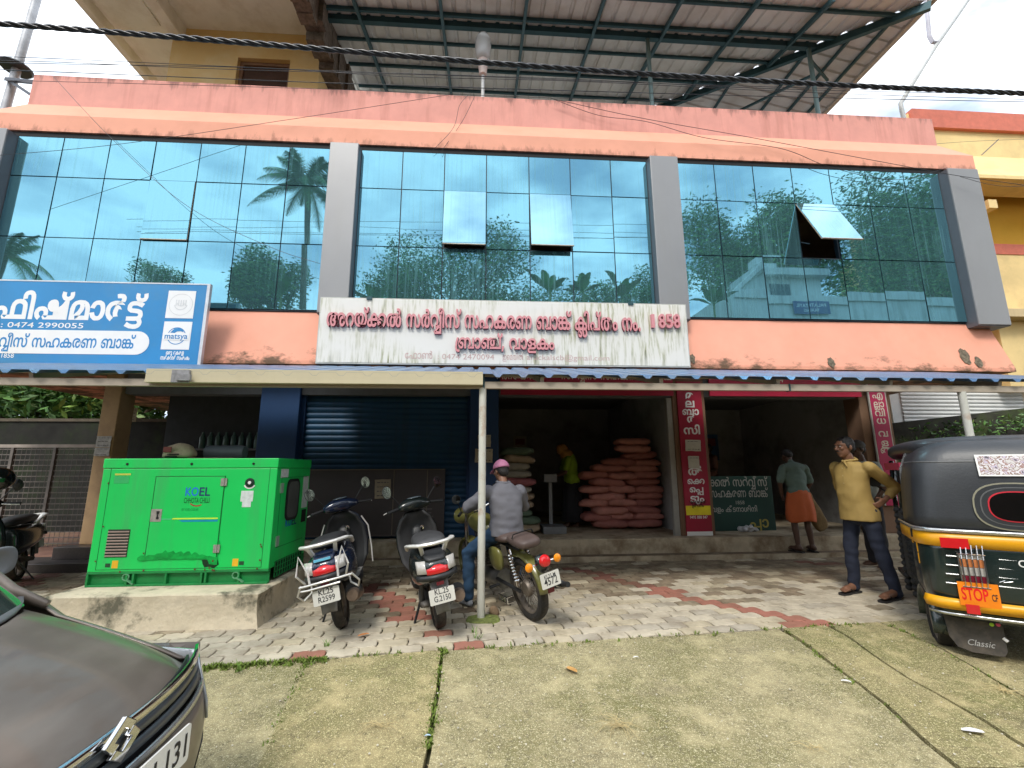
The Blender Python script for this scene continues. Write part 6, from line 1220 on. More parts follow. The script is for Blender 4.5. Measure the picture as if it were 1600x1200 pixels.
def head(parent, c, yaw, pitch=0, s_=1., sk=None, hair='full', tache=False, roll=0., M=None):
    """c = head centre; local +Y is the way the face looks"""
    Mh = (M or Matrix()) @ Matrix.Translation(c) @ Matrix.Rotation(yaw, 4, 'Z') @ Matrix.Rotation(pitch, 4, 'X') @ Matrix.Rotation(roll, 4, 'Y') @ Matrix.Scale(s_, 4)
    m = MB(); sk = sk or skin
    m.ell((0, -.012, .028), .073, .092, .085, n=20, m=14).ell((0, .022, -.035), .056, .066, .070, n=16, m=12)
    m.ell((0, .050, -.078), .030, .030, .026).ell((0, .070, .035), .052, .022, .020)
    cap_(m, (0, .084, .026), (0, .104, -.014), .009, .014, 8); cap_(m, (-.008, .098, -.018), (.008, .098, -.018), .010, .010, 8)
    for sx in (-1, 1): m.ell((sx*.038, .070, -.008), .020, .018, .017); m.ell((sx*.075, -.008, .0), .008, .018, .030)
    m.ell((0, .086, -.044), .024, .012, .007).ell((0, .084, -.056), .021, .012, .008)
    hb = m.build('head', sk, parent, remesh=.0055, M=Mh)
    e = MB()
    for sx in (-1, 1): e.ell((sx*.029, .079, .015), .012, .008, .006)
    e.build('eyes', mat('eye_white', (.55, .52, .48), .2), parent, smooth=True, M=Mh)
    e = MB()
    for sx in (-1, 1): e.ell((sx*.029, .0865, .015), .005, .002, .005, n=8, m=5); cap_(e, (sx*.016, .091, .031), (sx*.044, .083, .031), .004, .003, 6)
    if tache: 
        for sx in (-1, 1): cap_(e, (sx*.003, .104, -.032), (sx*.026, .092, -.039), .007, .004, 8)
    e.build('brows_and_moustache' if tache else 'brows', hairm, parent, smooth=True, M=Mh)
    if hair:
        h = MB(); h.ell((0, -.020, .040), .080, .092, .086, n=18, m=12)
        h.ell((0, -.055, -.005), .066, .052, .062)
        if hair == 'full': h.ell((0, .045, .085), .055, .035, .032)
        for sx in (-1, 1): h.ell((sx*.070, .008, .02), .010, .018, .035)
        h2 = h.build('hair', hairm, parent, remesh=.007, M=Mh, disp=(.004, 60))
    return Mh
def limb_set(m, J, segs):
    for a, b, ra, rb in segs: cap_(m, J[a], J[b], ra, rb)
def chappal(parent, toe, heel, side, M=None):
    toe = Vector(toe); heel = Vector(heel); d = (toe-heel).normalized(); s_ = Vector((-d.y, d.x, 0)); L_ = (toe-heel).length
    o = [(0, .032), (.2, .038), (.5, .036), (.75, .048), (.92, .042), (1.02, .018), (1.02, -.018), (.92, -.042), (.75, -.045), (.5, -.032), (.2, -.038), (0, -.032)]
    P = [(heel+d*a*L_+s_*b) for a, b in o]; m = MB(); n = len(P); m.add([(p.x, p.y, p.z) for p in P]+[(p.x, p.y, p.z+.018) for p in P], [tuple(range(n))[::-1], tuple(range(n, 2*n))]+[(i, (i+1) % n, n+(i+1) % n, n+i) for i in range(n)])
    tp = heel+d*.80*L_+Vector((0, 0, .045))
    for sx in (-1, 1): m.tube([tp-Vector((0, 0, .02)), tp, heel+d*.60*L_+s_*sx*.03+Vector((0, 0, .055)), heel+d*.42*L_+s_*sx*.038+Vector((0, 0, .018))], [.006]*4, 6)
    m.build('sandal', mat('black_rubber_sandal', (.02, .018, .018), .7), parent, M=M, smooth='auto')
def foot(m, toe, heel, ank):
    toe = Vector(toe); heel = Vector(heel); d = (toe-heel).normalized(); s_ = Vector((-d.y, d.x, 0)); L_ = (toe-heel).length; z = Vector((0, 0, 1))
    cap_(m, heel+d*.03+z*.045, heel+d*L_*.70+z*.038, .036, .034); cap_(m, ank, heel+d*.05+z*.05, .042, .040); cap_(m, Vector(ank), heel+d*L_*.5+z*.04, .036, .030)
    for k, l in zip((-2, -1, 0, 1, 2), (.86, .93, .98, .99, 1.0)): cap_(m, heel+d*L_*.68+s_*k*.016+z*.034, heel+d*L_*l*.99+s_*k*.017+z*.027, .016, .011 if k < 2 else .014, 8)
# --- man in the mustard shirt, facing left, arms akimbo
def V(*a): return Vector(a)
pt = thing('person', 'man in mustard shirt and navy trousers, hands on hips, beside the auto rickshaw', 'man', (4.28, 5.02, .009), R(12))
# local frame: he faces -X (towards photo left); +Y away from the camera
J = dict(hl=V(.02, -.09, .90), hr=V(.02, .09, .90), kl=V(.05, -.15, .48), kr=V(-.03, .12, .49), al=V(.12, -.20, .09), ar=V(-.03, .14, .09), nk=V(-.05, 0, 1.47), sl=V(.0, -.19, 1.40), sr=V(.0, .19, 1.40), el=V(.33, -.21, 1.17), er=V(.22, .36, 1.14), wl=V(.15, -.205, 1.03), wr=V(.10, .18, 1.02))
m = MB(); cap_(m, V(.0, 0, 1.40), V(-.055, 0, 1.53), .058, .054); cap_(m, V(0, 0, .95), V(0, 0, 1.35), .11, .12)
for s_ in 'lr': cap_(m, J['s'+s_], J['e'+s_], .05, .042); cap_(m, J['e'+s_], J['w'+s_], .040, .027); cap_(m, J['h'+s_], J['k'+s_], .07, .05); cap_(m, J['k'+s_], J['a'+s_], .048, .036)
hand(m, J['wl'], V(-.85, .10, -.45), V(.2, .9, .1), 1.0, .5, -1); hand(m, J['wr'], V(-.6, -.5, -.2), V(.2, -.9, .1), 1.0, .7, 1)
foot(m, V(-.16, -.23, .018), V(.12, -.19, .018), J['al']); foot(m, V(-.28, .10, .018), V(.0, .14, .018), J['ar'])
m.build('body', skin, pt, remesh=.009)
chappal(pt, V(-.175, -.235, 0), V(.14, -.19, 0), 1); chappal(pt, V(-.295, .10, 0), V(.03, .14, 0), 1)
mus = mat('mustard_shirt', (.36, .245, .075), .75, var=.08, scale=9, bump=.15, bscale=140)
def torso(m, rings, n=24):
    m.loft([((cx, cy, z), (a_, 0, 0), (0, b_, 0), 2.3) for cx, cy, z, a_, b_ in rings], n)
m = MB(); torso(m, [(.02, 0, .80, .172, .196), (.015, 0, .90, .166, .190), (-.01, 0, 1.0, .150, .165), (-.03, 0, 1.10, .142, .160), (-.03, 0, 1.22, .128, .168), (-.02, 0, 1.34, .118, .188), (-.02, 0, 1.41, .095, .165), (-.03, 0, 1.455, .068, .085)])
for s_ in 'lr': cap_(m, J['s'+s_]+V(0, 0, -.01), J['e'+s_], .070, .058); cap_(m, J['e'+s_], J['e'+s_].lerp(J['w'+s_], .6), .057, .050)
sh = m.build('shirt', mus, pt, remesh=.009, disp=(.0065, 10, (1.3, 1.3, 1)))
m = MB(); cap_(m, V(-.115, -.01, 1.46), V(-.02, -.085, 1.475), .014, .013, 8); cap_(m, V(-.115, .01, 1.46), V(-.02, .085, 1.475), .014, .013, 8); cap_(m, V(-.02, -.085, 1.475), V(.045, 0, 1.50), .014, .014, 8); cap_(m, V(-.02, .085, 1.475), V(.045, 0, 1.50), .014, .014, 8)
cap_(m, V(-.12, -.015, 1.45), V(-.135, -.05, 1.40), .012, .006, 8); m.build('collar', mus, pt, smooth=True)
m = MB()
for k in range(6): m.ell((-.155-.01*math.sin(k*.7), -.005, 1.38-k*.085), .004, .006, .006, n=8, m=5)
m.build('shirt_buttons', mat('shirt_button', (.5, .4, .2), .4), pt, smooth=True)
MB().box(-.06, -.150, 1.235, .03, -.142, 1.33).build('chest_pocket', mus, pt, bevel=.004)
navy = mat('navy_trousers', (.012, .017, .035), .85, var=.2, scale=8, bump=.1, bscale=100)
m = MB(); m.ell((.01, 0, .88), .125, .160, .13, n=18, m=12)
for s_ in 'lr': cap_(m, J['h'+s_], J['k'+s_], .094, .072); cap_(m, J['k'+s_], J['a'+s_]+V(0, 0, -.02), .074, .058)
m.build('trousers', navy, pt, remesh=.011, disp=(.011, 8, (1, 1, 2)))
head(pt, (-.075, 0, 1.615), R(82), R(-3), 1.06, skin, 'short', True)
# --- man in orange lungi, back to us
pt = thing('person', 'man in green shirt and orange lungi standing with his back turned at the shop step', 'man', (5.13, 7.17, .078), rz=0)
J = dict(hl=V(-.09, 0, .82), hr=V(.09, 0, .82), kl=V(-.11, .02, .45), kr=V(.11, .02, .45), al=V(-.10, 0, .09), ar=V(.13, 0, .09), sl=V(-.19, .04, 1.33), sr=V(.19, .04, 1.33), el=V(-.27, .03, 1.08), er=V(.27, .06, 1.07), wl=V(-.20, .12, .86), wr=V(.25, .20, .90))
m = MB(); cap_(m, V(0, .06, 1.33), V(0, .14, 1.45), .055, .05); cap_(m, V(0, 0, .9), V(0, .05, 1.2), .10, .09)
for s_ in 'lr': cap_(m, J['s'+s_], J['e'+s_], .048, .04); cap_(m, J['e'+s_], J['w'+s_], .04, .027); cap_(m, J['h'+s_], J['k'+s_], .068, .05); cap_(m, J['k'+s_], J['k'+s_].lerp(J['a'+s_], .35), .05, .052); cap_(m, J['k'+s_].lerp(J['a'+s_], .35), J['a'+s_], .05, .034)
hand(m, J['wl'], V(.5, .7, -.3), V(.3, -.5, 0), 1, .6, 1); hand(m, J['wr'], V(-.1, .2, -1), V(-.9, .1, 0), 1, .9, -1)
foot(m, V(-.16, .20, .015), V(-.09, -.07, .015), J['al']); foot(m, V(.17, .20, .015), V(.13, -.07, .015), J['ar'])
m.build('body', skind, pt, remesh=.010); chappal(pt, V(-.165, .21, 0), V(-.09, -.09, 0), 1); chappal(pt, V(.175, .21, 0), V(.13, -.09, 0), 1)
gsh = mat('sage_shirt', (.13, .19, .16), .8, var=.1, scale=8, bump=.1)
m = MB(); cap_(m, V(0, .05, 1.27), V(0, .0, 1.0), .125, .13, 16, 1.0); m.ell((0, .05, 1.31), .20, .11, .10, n=18, m=12); m.ell((0, 0, .94), .175, .13, .13, n=18, m=12); m.ell((0, .03, 1.13), .18, .13, .2, n=18, m=12); cap_(m, V(0, .06, 1.34), V(0, .09, 1.40), .075, .058)
for s_ in 'lr': cap_(m, J['s'+s_]+V(0, 0, -.02), J['e'+s_].lerp(J['s'+s_], .15), .062, .062)
m.build('shirt', gsh, pt, remesh=.011, disp=(.010, 10, (1, 1, 1.8)))
orng = mat('orange_lungi', (.55, .12, .035), .8, var=.1, scale=6, bump=.1)
m = MB(); rows = []
for z, w_, d_ in ((.96, .155, .125), (.90, .175, .14), (.75, .205, .16), (.60, .225, .165), (.50, .225, .165), (.475, .218, .160)):
    rows.append([(math.cos(t)*w_*(1+.035*math.sin(7*t+z*5)), math.sin(t)*d_*(1+.05*math.sin(9*t)), z+.015*math.sin(3*t)*(z < .55)) for t in [6.28319*k/40 for k in range(41)]])
m.grid(rows).build('lungi', orng, pt, smooth=True, solid=.006, disp=(.012, 6, (2, 2, 1)))
head(pt, (.02, .19, 1.50), R(0), R(-52), 1., skind, 'full')
t = thing('sack', 'empty brown sack hanging from the hand of the man in the orange lungi', 'sack', (5.40, 7.30, .45))
m = MB(); m.loft([((0, 0, .56), (.03, 0, 0), (0, .03, 0), 2), ((.0, 0, .45), (.07, 0, 0), (0, .05, 0), 2), ((.06, .0, .25), (.12, 0, .02), (0, .06, 0), 2.4), ((.14, 0, .05), (.13, 0, .05), (0, .06, 0), 2.6), ((.19, 0, -.08), (.06, 0, .03), (0, .04, 0), 2)], 18); m.build('bag', mat('jute_brown', (.20, .135, .06), .9, var=.2, scale=14, bump=.4), t, subsurf=1, disp=(.02, 9))
# --- man in grey cap behind the mustard shirt
pt = thing('person', 'man in grey cap and pale checked shirt half hidden behind the mustard shirt man', 'man', (5.53, 6.28, .009))
m = MB(); cap_(m, V(0, 0, 1.40), V(-.03, 0, 1.55), .055, .05); cap_(m, V(0, 0, .9), V(0, 0, 1.35), .11, .12)
for sx in (-1, 1): cap_(m, V(0, sx*.09, .9), V(.02, sx*.10, .48), .07, .05); cap_(m, V(.02, sx*.10, .48), V(.03, sx*.10, .09), .05, .035); foot(m, V(-.12, sx*.12, .015), V(.1, sx*.1, .015), V(.05, sx*.1, .09)); cap_(m, V(0, sx*.2, 1.40), V(.05, sx*.25, 1.12), .048, .04); cap_(m, V(.05, sx*.25, 1.12), V(-.08, sx*.20, .92), .038, .027); hand(m, V(-.08, sx*.20, .92), V(-.3, 0, -1), V(-1, 0, 0), 1, .5, sx)
m.build('body', skind, pt, remesh=.011)
m = MB(); m.ell((.02, 0, 1.36), .12, .20, .10, n=18, m=12); m.ell((0, 0, 1.15), .13, .17, .26, n=18, m=12); m.ell((0, 0, .95), .135, .17, .13, n=18, m=12); cap_(m, V(0, 0, 1.4), V(-.01, 0, 1.46), .08, .06)
for sx in (-1, 1): cap_(m, V(0, sx*.2, 1.40), V(.04, sx*.25, 1.18), .075, .07)
m.build('shirt', mat('pale_check_shirt', (.30, .33, .31), .8, var=.15, scale=25), pt, remesh=.012, disp=(.012, 7))
m = MB(); m.ell((0, 0, .88), .13, .165, .13)
for sx in (-1, 1): cap_(m, V(0, sx*.09, .88), V(.02, sx*.10, .48), .095, .072); cap_(m, V(.02, sx*.1, .48), V(.03, sx*.10, .10), .072, .056)
m.build('trousers', mat('dark_grey_trousers', (.02, .02, .025), .9), pt, remesh=.012, disp=(.01, 8))
Mh = head(pt, (-.05, 0, 1.64), R(95), R(-8), 1., skind, 'short', True)
def cap(parent, Mh, m_, back=False):
    m = MB(); rows = []
    for i in range(9):
        ph = R(90)*i/8; rows.append([(math.cos(t)*.090*math.sin(ph+.001), -.012+math.sin(t)*.108*math.sin(ph+.001), .038+.105*math.cos(ph)) for t in [6.28319*k/24 for k in range(25)]])
    m.grid(rows); m.build('cap_crown', m_, parent, smooth=True, solid=.004, M=Mh)
    m = MB(); rows = []
    for i in range(5): rows.append([(math.sin(a)*(.085+.002*i), .075+(.072*i/4)*math.cos(a)+.02*math.cos(a), .042-.006*i-.012*abs(math.sin(a))**2) for a in [R(-62+124*k/12) for k in range(13)]])
    m.grid(rows).build('cap_peak', m_, parent, smooth=True, solid=.004, M=Mh)
    MB().ell((0, -.012, .145), .009, .009, .006, n=8, m=5).build('cap_button', m_, parent, smooth=True, M=Mh)
cap(pt, Mh, mat('grey_cap', (.10, .10, .105), .8))
# --- woman in green blouse inside the store, back turned, head bent
pt = thing('person', 'person in green top and ochre head scarf bending inside the dark sack store', 'woman', (1.72, 8.7, fl))
m = MB(); 
for sx in (-1, 1): cap_(m, V(sx*.08, 0, .8), V(sx*.09, 0, .45), .075, .05); cap_(m, V(sx*.09, 0, .45), V(sx*.09, .02, .08), .05, .035); foot(m, V(sx*.1-.1, .12, 0), V(sx*.09, -.04, 0), V(sx*.09, 0, .08))
cap_(m, V(0, 0, .85), V(-.05, 0, 1.25), .12, .12); cap_(m, V(-.10, 0, 1.30), V(-.18, .0, 1.38), .05, .05)
for sx in (-1, 1): cap_(m, V(-.08, sx*.16, 1.27), V(-.16, sx*.2, 1.02), .045, .038); cap_(m, V(-.16, sx*.2, 1.02), V(-.32, sx*.12, .95), .036, .025); hand(m, V(-.32, sx*.12, .95), V(-1, 0, -.2), V(0, 0, -1), .9, .5, sx)
m.build('body', skind, pt, remesh=.011)
lime = mat('lime_top', (.22, .36, .02), .8, var=.15, scale=8)
m = MB(); m.ell((-.03, 0, 1.15), .145, .17, .26, n=18, m=12); m.ell((0, 0, .92), .16, .17, .17, n=18, m=12); m.ell((-.08, 0, 1.28), .11, .19, .09)
for sx in (-1, 1): cap_(m, V(-.08, sx*.17, 1.27), V(-.14, sx*.2, 1.10), .065, .058)
m.build('top', lime, pt, remesh=.012, disp=(.012, 7))
m = MB(); rows = [[(math.cos(t)*w_*(1+.04*math.sin(8*t)), math.sin(t)*w_*.9*(1+.04*math.sin(8*t)), z) for t in [6.28319*k/32 for k in range(33)]] for z, w_ in ((.86, .14), (.7, .17), (.4, .19), (.12, .21))]
m.grid(rows).build('skirt', mat('black_skirt', (.012, .012, .016), .9), pt, smooth=True, solid=.005)
head(pt, (-.20, 0, 1.44), R(90), R(-35), .95, skind, None)
m = MB(); m.ell((-.18, 0, 1.46), .115, .095, .115, n=18, m=12); m.ell((-.09, 0, 1.36), .13, .15, .11, n=18, m=12); m.ell((-.02, 0, 1.26), .10, .15, .09); m.build('head_scarf', mat('ochre_scarf', (.32, .15, .03), .8, var=.2, scale=10), pt, remesh=.011, disp=(.014, 10))
# --- faint person sorting goods inside the right shop
pt = thing('person', 'dim figure in dusty pink shirt deep inside the right-hand shop', 'man', (5.35, 10.3, fl))
m = MB(); cap_(m, V(0, 0, .85), V(-.03, 0, 1.3), .12, .12); cap_(m, V(-.03, 0, 1.32), V(-.05, 0, 1.45), .05, .05)
for sx in (-1, 1): cap_(m, V(0, sx*.09, .85), V(0, sx*.1, .1), .08, .04); cap_(m, V(-.02, sx*.19, 1.32), V(-.05, sx*.24, 1.06), .048, .04); cap_(m, V(-.05, sx*.24, 1.06), V(-.25, sx*.14, 1.0), .038, .026); hand(m, V(-.25, sx*.14, 1.0), V(-1, 0, 0), V(0, 0, -1), 1, .5, sx); foot(m, V(-.15, sx*.1, 0), V(.08, sx*.1, 0), V(.0, sx*.1, .09))
m.build('body', skind, pt, remesh=.012)
m = MB(); m.ell((-.02, 0, 1.12), .13, .17, .28); m.ell((-.03, 0, 1.30), .11, .20, .09)
for sx in (-1, 1): cap_(m, V(-.02, sx*.19, 1.32), V(-.04, sx*.23, 1.12), .07, .06)
m.build('shirt', mat('dusty_pink_shirt', (.32, .17, .15), .8), pt, remesh=.013, disp=(.012, 7))
m = MB(); rows = [[(math.cos(t)*w_, math.sin(t)*w_, z) for t in [6.28319*k/24 for k in range(25)]] for z, w_ in ((.9, .14), (.6, .17), (.2, .18))]; m.grid(rows).build('lungi', mat('dark_cloth', (.03, .03, .04), .9), pt, smooth=True, solid=.005)
head(pt, (-.07, 0, 1.53), R(80), R(-12), 1., skind, 'short')
# ------------------------------------------------------------------ green generator
gen = thing('diesel_generator', 'bright green diesel generator cabinet on a concrete plinth left of the scooters', 'generator', (-3.78, 4.82, .30))
gW, gD, gH = 1.69, .90, 1.215; gb = .135
gg = mat('generator_green', (.010, .60, .11), .38, var=.05, scale=2, dirt=(.05, .42, .12), dirt_amt=.6, dscale=1.6, streak=1, coat=.2)
gdk = mat('generator_base_green', (.006, .22, .05), .5, var=.2, scale=6); gjt = mat('panel_joint', (.0, .10, .02), .7)
MB().box(0, 0, gb, gW, gD, gH-.10).box(-.005, -.005, gH-.098, gW+.005, gD+.005, gH).build('body', gg, gen, bevel=.008)
MB().box(.0, .03, 0, gW, .05, gb).box(0, 0, 0, gW, .03, .018).box(0, 0, gb-.02, gW, .03, gb).box(0, gD-.03, 0, gW, gD, gb).box(0, .05, 0, .03, gD-.03, gb).build('base_frame', gdk, gen, bevel=.003)
for x in (.0, .36, .42, .72, 1.05, 1.09, 1.40): MB().box(x, -.0, .018, x+.018, .03, gb-.02).build('base_rib', gdk, gen)
for x in (.36, 1.38):
    m = MB(); m.tube([(x+.03*math.cos(a), .005, .085+.03*math.sin(a)) for a in [k*.628 for k in range(11)]], .007, 6).beam((x+.02, .005, .06), (x+.08, .005, .02), .03, .01); m.build('lifting_eye', mat('pale_green_steel', (.10, .30, .15), .5), gen)
# joints as recessed lines
m = MB()
for x in (.075, 1.615): m.box(x, -.0015, gb+.02, x+.004, .0, gH-.10)
m.box(.075, -.0015, gb+.02, 1.615, 0, gb+.024); m.build('panel_seam', gjt, gen)
dr = MB().box(.52, -.006, gb+.115, 1.18, .0, gH-.185).build('front_door', gg, gen, bevel=.002)
m = MB(); x0, x1, z0, z1 = .512, 1.188, gb+.107, gH-.177
m.box(x0, -.003, z0, x0+.005, 0, z1).box(x1-.005, -.003, z0, x1, 0, z1).box(x0, -.003, z0, x1, 0, z0+.005).box(x0, -.003, z1-.005, x1, 0, z1); m.build('door_gap', gjt, gen)
FG = lambda x, z, y=-.0065: frame((x, y, z), (1, 0, 0), (0, 0, 1))
MB().box(.52, -.009, .60, .62, -.006, .72).build('latch_plate', mat('grey_lock', (.42, .40, .36), .4, metal=.4, var=.2, scale=30), dr)
MB().prism([(.575, .625), (.598, .625), (.598, .64), (.588, .655), (.588, .672), (.598, .685), (.598, .70), (.572, .70), (.580, .66)], .006, frame((0, -.009, 0), (1, 0, 0), (0, 0, 1))).build('latch_handle', black, dr)
for z in (.30, .94): MB().box(1.150, -.013, z, 1.21, -.005, z+.075).tube([(1.181, -.013, z), (1.181, -.013, z+.075)], .008, 8).build('hinge', mat('grey_hinge', (.34, .33, .29), .5, metal=.3, var=.2, scale=30), dr)
logo1 = mat('logo_blue', (.01, .16, .62), .5); logo2 = mat('logo_navy', (.01, .035, .12), .5)
m = MB(); lat_text(m, 'KO', FG(.82, .845), .118, .125, .001, .018); m.build('logo_blue_letters', logo1, dr)
m = MB(); lat_text(m, 'EL', FG(.953, .845), .118, .105, .001, .018); m.build('logo_dark_letters', logo2, dr)
m = MB(); lat_text(m, 'CHHOTA CHILLI', FG(.815, .775), .075, .245, .001, .004); m.build('logo_line', mat('logo_green', (.0, .07, .02), .5), dr)
m = MB(); ringp(m, (.94, .83), .09, .012, 14, frame((0, -.007, 0), (1, 0, 0), (0, 0, 1)), (3.9, 5.3)); m.build('logo_swoosh', mat('logo_red', (.35, .03, .03), .5), dr)
m = MB(); lat_text(m, 'BY KIRLOSKAR', FG(.805, .70), .035, .16, .001, 0); m.build('logo_subline', mat('faint_green', (.0, .30, .06), .5), dr)
m = MB(); m.prism([(.72, .62), (1.16, .62), (1.16, .632), (.735, .632)], .001, frame((0, -.0065, 0), (1, 0, 0), (0, 0, 1))); m.build('yellow_stripe', mat('lime_stripe', (.60, .80, .05), .5), dr)
m = MB(); m.prism([(.82, .595), (1.16, .595), (1.16, .612), (.79, .612)], .001, frame((0, -.0065, 0), (1, 0, 0), (0, 0, 1))); m.build('blue_stripe', mat('stripe_blue', (.0, .25, .45), .5), dr)
m = MB(); m.box(.53, -.0075, .62, .72, -.0066, .625); m.build('pale_stripe', mat('pale_stripe', (.15, .50, .35), .5), dr)
rust = mat('rust_speck', (.12, .05, .02), .9, var=.4, scale=40); rv = random.Random(9)
for k in range(16):
    x, z = (rv.uniform(.05, 1.62), gb+rv.uniform(.0, .03)) if k % 2 else (rv.choice([.08, .515, 1.185, 1.61])+rv.gauss(0, .012), rv.uniform(.2, 1.0)); MB().prism([(x+rv.uniform(.004, .012)*math.cos(a), z+rv.uniform(.004, .014)*math.sin(a)) for a in [q*.7 for q in range(9)]], .0005, frame((0, -.0067, 0), (1, 0, 0), (0, 0, 1))).build('rust_speck', rust, gen)
# oil stain below the door
stain = mat('oil_stain', (.004, .33, .055), .3, var=.35, scale=14); std = mat('oil_stain_dark', (.004, .03, .01), .4, var=.5, scale=30)
def stain_patch(nm, pts, mt, y): m = MB(); m.prism(pts, .0006, frame((0, y, 0), (1, 0, 0), (0, 0, 1))); m.build(nm, mt, gen)
r = random.Random(2); up_ = [(.45+k*.025, .265+.055*abs(noise.noise(Vector((k*.35, 1, 2))))+.03*math.sin(k*.12)) for k in range(31)]; dn = [(x, .245-.030*abs(noise.noise(Vector((x*9, 4, 2))))-(.05 if x > 1.12 else 0)) for x, _ in up_[::-1]]
stain_patch('oil_stain', up_+dn, stain, -.0062); stain_patch('oil_stain', [(1.16+.045*math.cos(a)*(1+.3*noise.noise(Vector((a, 0, 0)))), .33+.12*math.sin(a)) for a in [k*.35 for k in range(18)]], stain, -.0014)
stain_patch('oil_drip', [(1.05, .235), (1.20, .235), (1.215, .19), (1.17, .155), (1.13, .17), (1.08, .165), (1.06, .20)], std, -.0018)
vf = MB().box(.14, -.002, .27, .345, .0, .53).build('vent', mat('vent_dark', (.02, .03, .02), .7), gen)
for k in range(9): MB().box(.145, -.010, .279+k*.028, .340, -.001, .290+k*.028).build('louvre', mat('pink_grey_louvre', (.36, .27, .23), .5), vf)
for x in (.225, .845, 1.45): MB().lathe([(.012, 0), (.012, .006), (.004, .010)], 10, frame((x, -.005, gH-.055), (1, 0, 0), (0, 0, 1))).build('cap_bolt', black, gen)
for x in (.22, 1.34):
    MB().box(x, -.002, gb+.035, x+.055, 0, gb+.105).build('yellow_tag', mat('yellow_tag', (.80, .45, .02), .5), gen); MB().box(x+(-.06 if x < 1 else .065), -.002, gb+.045, x+(-.015 if x < 1 else .11), 0, gb+.08).build('dark_slot', mat('slot_dark', (.01, .06, .02), .6), gen)
m = MB(); m.box(.12, -.002, gH-.165, .27, 0, gH-.148); m.build('yellow_label', mat('dull_yellow_label', (.55, .55, .08), .5), gen); m = MB(); m.box(.12, -.002, gH-.245, .26, 0, gH-.172); m.build('faded_label', mat('green_label', (.03, .42, .12), .5), gen)
m = MB(); F_ = frame((1.43, -.0, gH-.245), (1, 0, 0), (0, 0, 1)); m.lathe([(.046, 0), (.046, .008), (.030, .010), (.030, .004), (.0, .004)], 20, F_); m.build('gauge', mat('dark_gauge', (.01, .03, .02), .4), gen, smooth='auto')
m = MB(); m.lathe([(.016, .004), (.016, .012), (.0, .014)], 12, F_); ringp(m, (0, -.0), .062, .016, 14, frame((1.43, -.002, gH-.245), (1, 0, 0), (0, 0, 1)), (3.6, 5.8)); m.build('gauge_boss', wl, gen)
MB().box(1.355, -.002, gH-.43, 1.475, 0, gH-.325).box(1.375, -.0025, gH-.485, 1.46, 0, gH-.43).build('white_label', mat('off_white_label', (.62, .68, .66), .5, var=.15, scale=30), gen)
# right side: joint, window, lettering, grille
SG = lambda y, z, x=gW+.0015: frame((x, y, z), (0, 1, 0), (0, 0, 1))
m = MB(); m.box(gW, .12, gb+.18, gW+.002, .80, gb+.184).box(gW, .12, gb+.18, gW+.002, .124, gH-.20).box(gW, .12, gH-.20, gW+.002, .80, gH-.196); m.build('side_seam', gjt, gen)
def rrect(w_, h_, r_, n=5): return [(sx*(w_/2-r_)+r_*math.cos(a), sy*(h_/2-r_)+r_*math.sin(a)) for sx, sy, a0 in ((1, 1, 0), (-1, 1, 90), (-1, -1, 180), (1, -1, 270)) for a in [R(a0+90*k/n) for k in range(n+1)]]
MB().prism(rrect(.33, .44, .09), .012, SG(.42, .78)).build('window_gasket', black, gen, smooth='auto'); MB().prism(rrect(.27, .38, .07), .002, SG(.42, .78, gW+.013)).build('window_pane', mat('smoky_pane', (.10, .11, .10), .15), gen)
MB().box(gW, .70, .66, gW+.002, .86, 1.02).build('side_notice', mat('off_white_label', (0, 0, 0)), gen); MB().box(gW, .09, gH-.20, gW+.002, .27, gH-.11).build('side_label', mat('off_white_label', (0, 0, 0)), gen)
m = MB(); lat_text(m, 'KO', SG(.30, .50), .12, .15, .001, .018); m.build('side_logo_blue', logo1, gen); m = MB(); lat_text(m, 'EL', SG(.46, .50), .12, .13, .001, .018); m.build('side_logo_dark', logo2, gen)
for z in (.33, .86): MB().box(gW, .10, z, gW+.012, .16, z+.10).build('side_handle', mat('pale_handle', (.40, .50, .42), .4, metal=.4), gen)
MB().box(gW, .72, .50, gW+.006, .84, .64).build('side_vent', black, gen)
MB().box(gW, .12, .03, gW+.002, .80, gb+.05).build('grille_back', black, gen); 
for k in range(12): MB().box(gW+.002, .12+k*.061, .03, gW+.010, .132+k*.061, gb+.05).build('grille_bar', gdk, gen)
for k in range(4): MB().box(gW+.002, .12, .03+k*.048, gW+.009, .80, .038+k*.048).build('grille_bar', gdk, gen)
# things lying on the generator / in the dark store behind it
bg_ = thing('cement_bag', 'crumpled buff bag with red and black print on top of the green generator', 'bag', (-3.32, 5.25, 1.517))
m = MB(); m.loft([((-.02, 0, 0), (.17, 0, 0), (0, .10, 0), 4), ((.0, 0, .06), (.17, 0, .01), (0, .10, 0), 3), ((-.03, 0, .13), (.13, 0, .01), (0, .07, 0), 3), ((-.06, 0, .17), (.07, 0, .02), (0, .04, 0), 3)], 18); m.build('bag', mat('buff_bag', (.40, .32, .22), .8, var=.2, scale=12, bump=.4), bg_, subsurf=1, disp=(.02, 9))
MB().box(-.13, -.108, .07, -.05, -.100, .13).build('red_print', mat('dull_red_print', (.25, .05, .05), .7), bg_); MB().box(-.10, -.112, .02, .02, -.104, .035).box(-.08, -.112, .045, .04, -.104, .055).build('black_print', black, bg_)
t = thing('cardboard_sheet', 'flat crumpled cardboard scrap on top of the green generator', 'cardboard', (-3.05, 5.2, 1.517)); MB().grid([[(x*.12-.3, y*.12, .012+.012*noise.noise(Vector((x, y, 1)))) for x in range(6)] for y in range(3)]).build('sheet', mat('buff_bag', (0, 0, 0)), t, solid=.004)
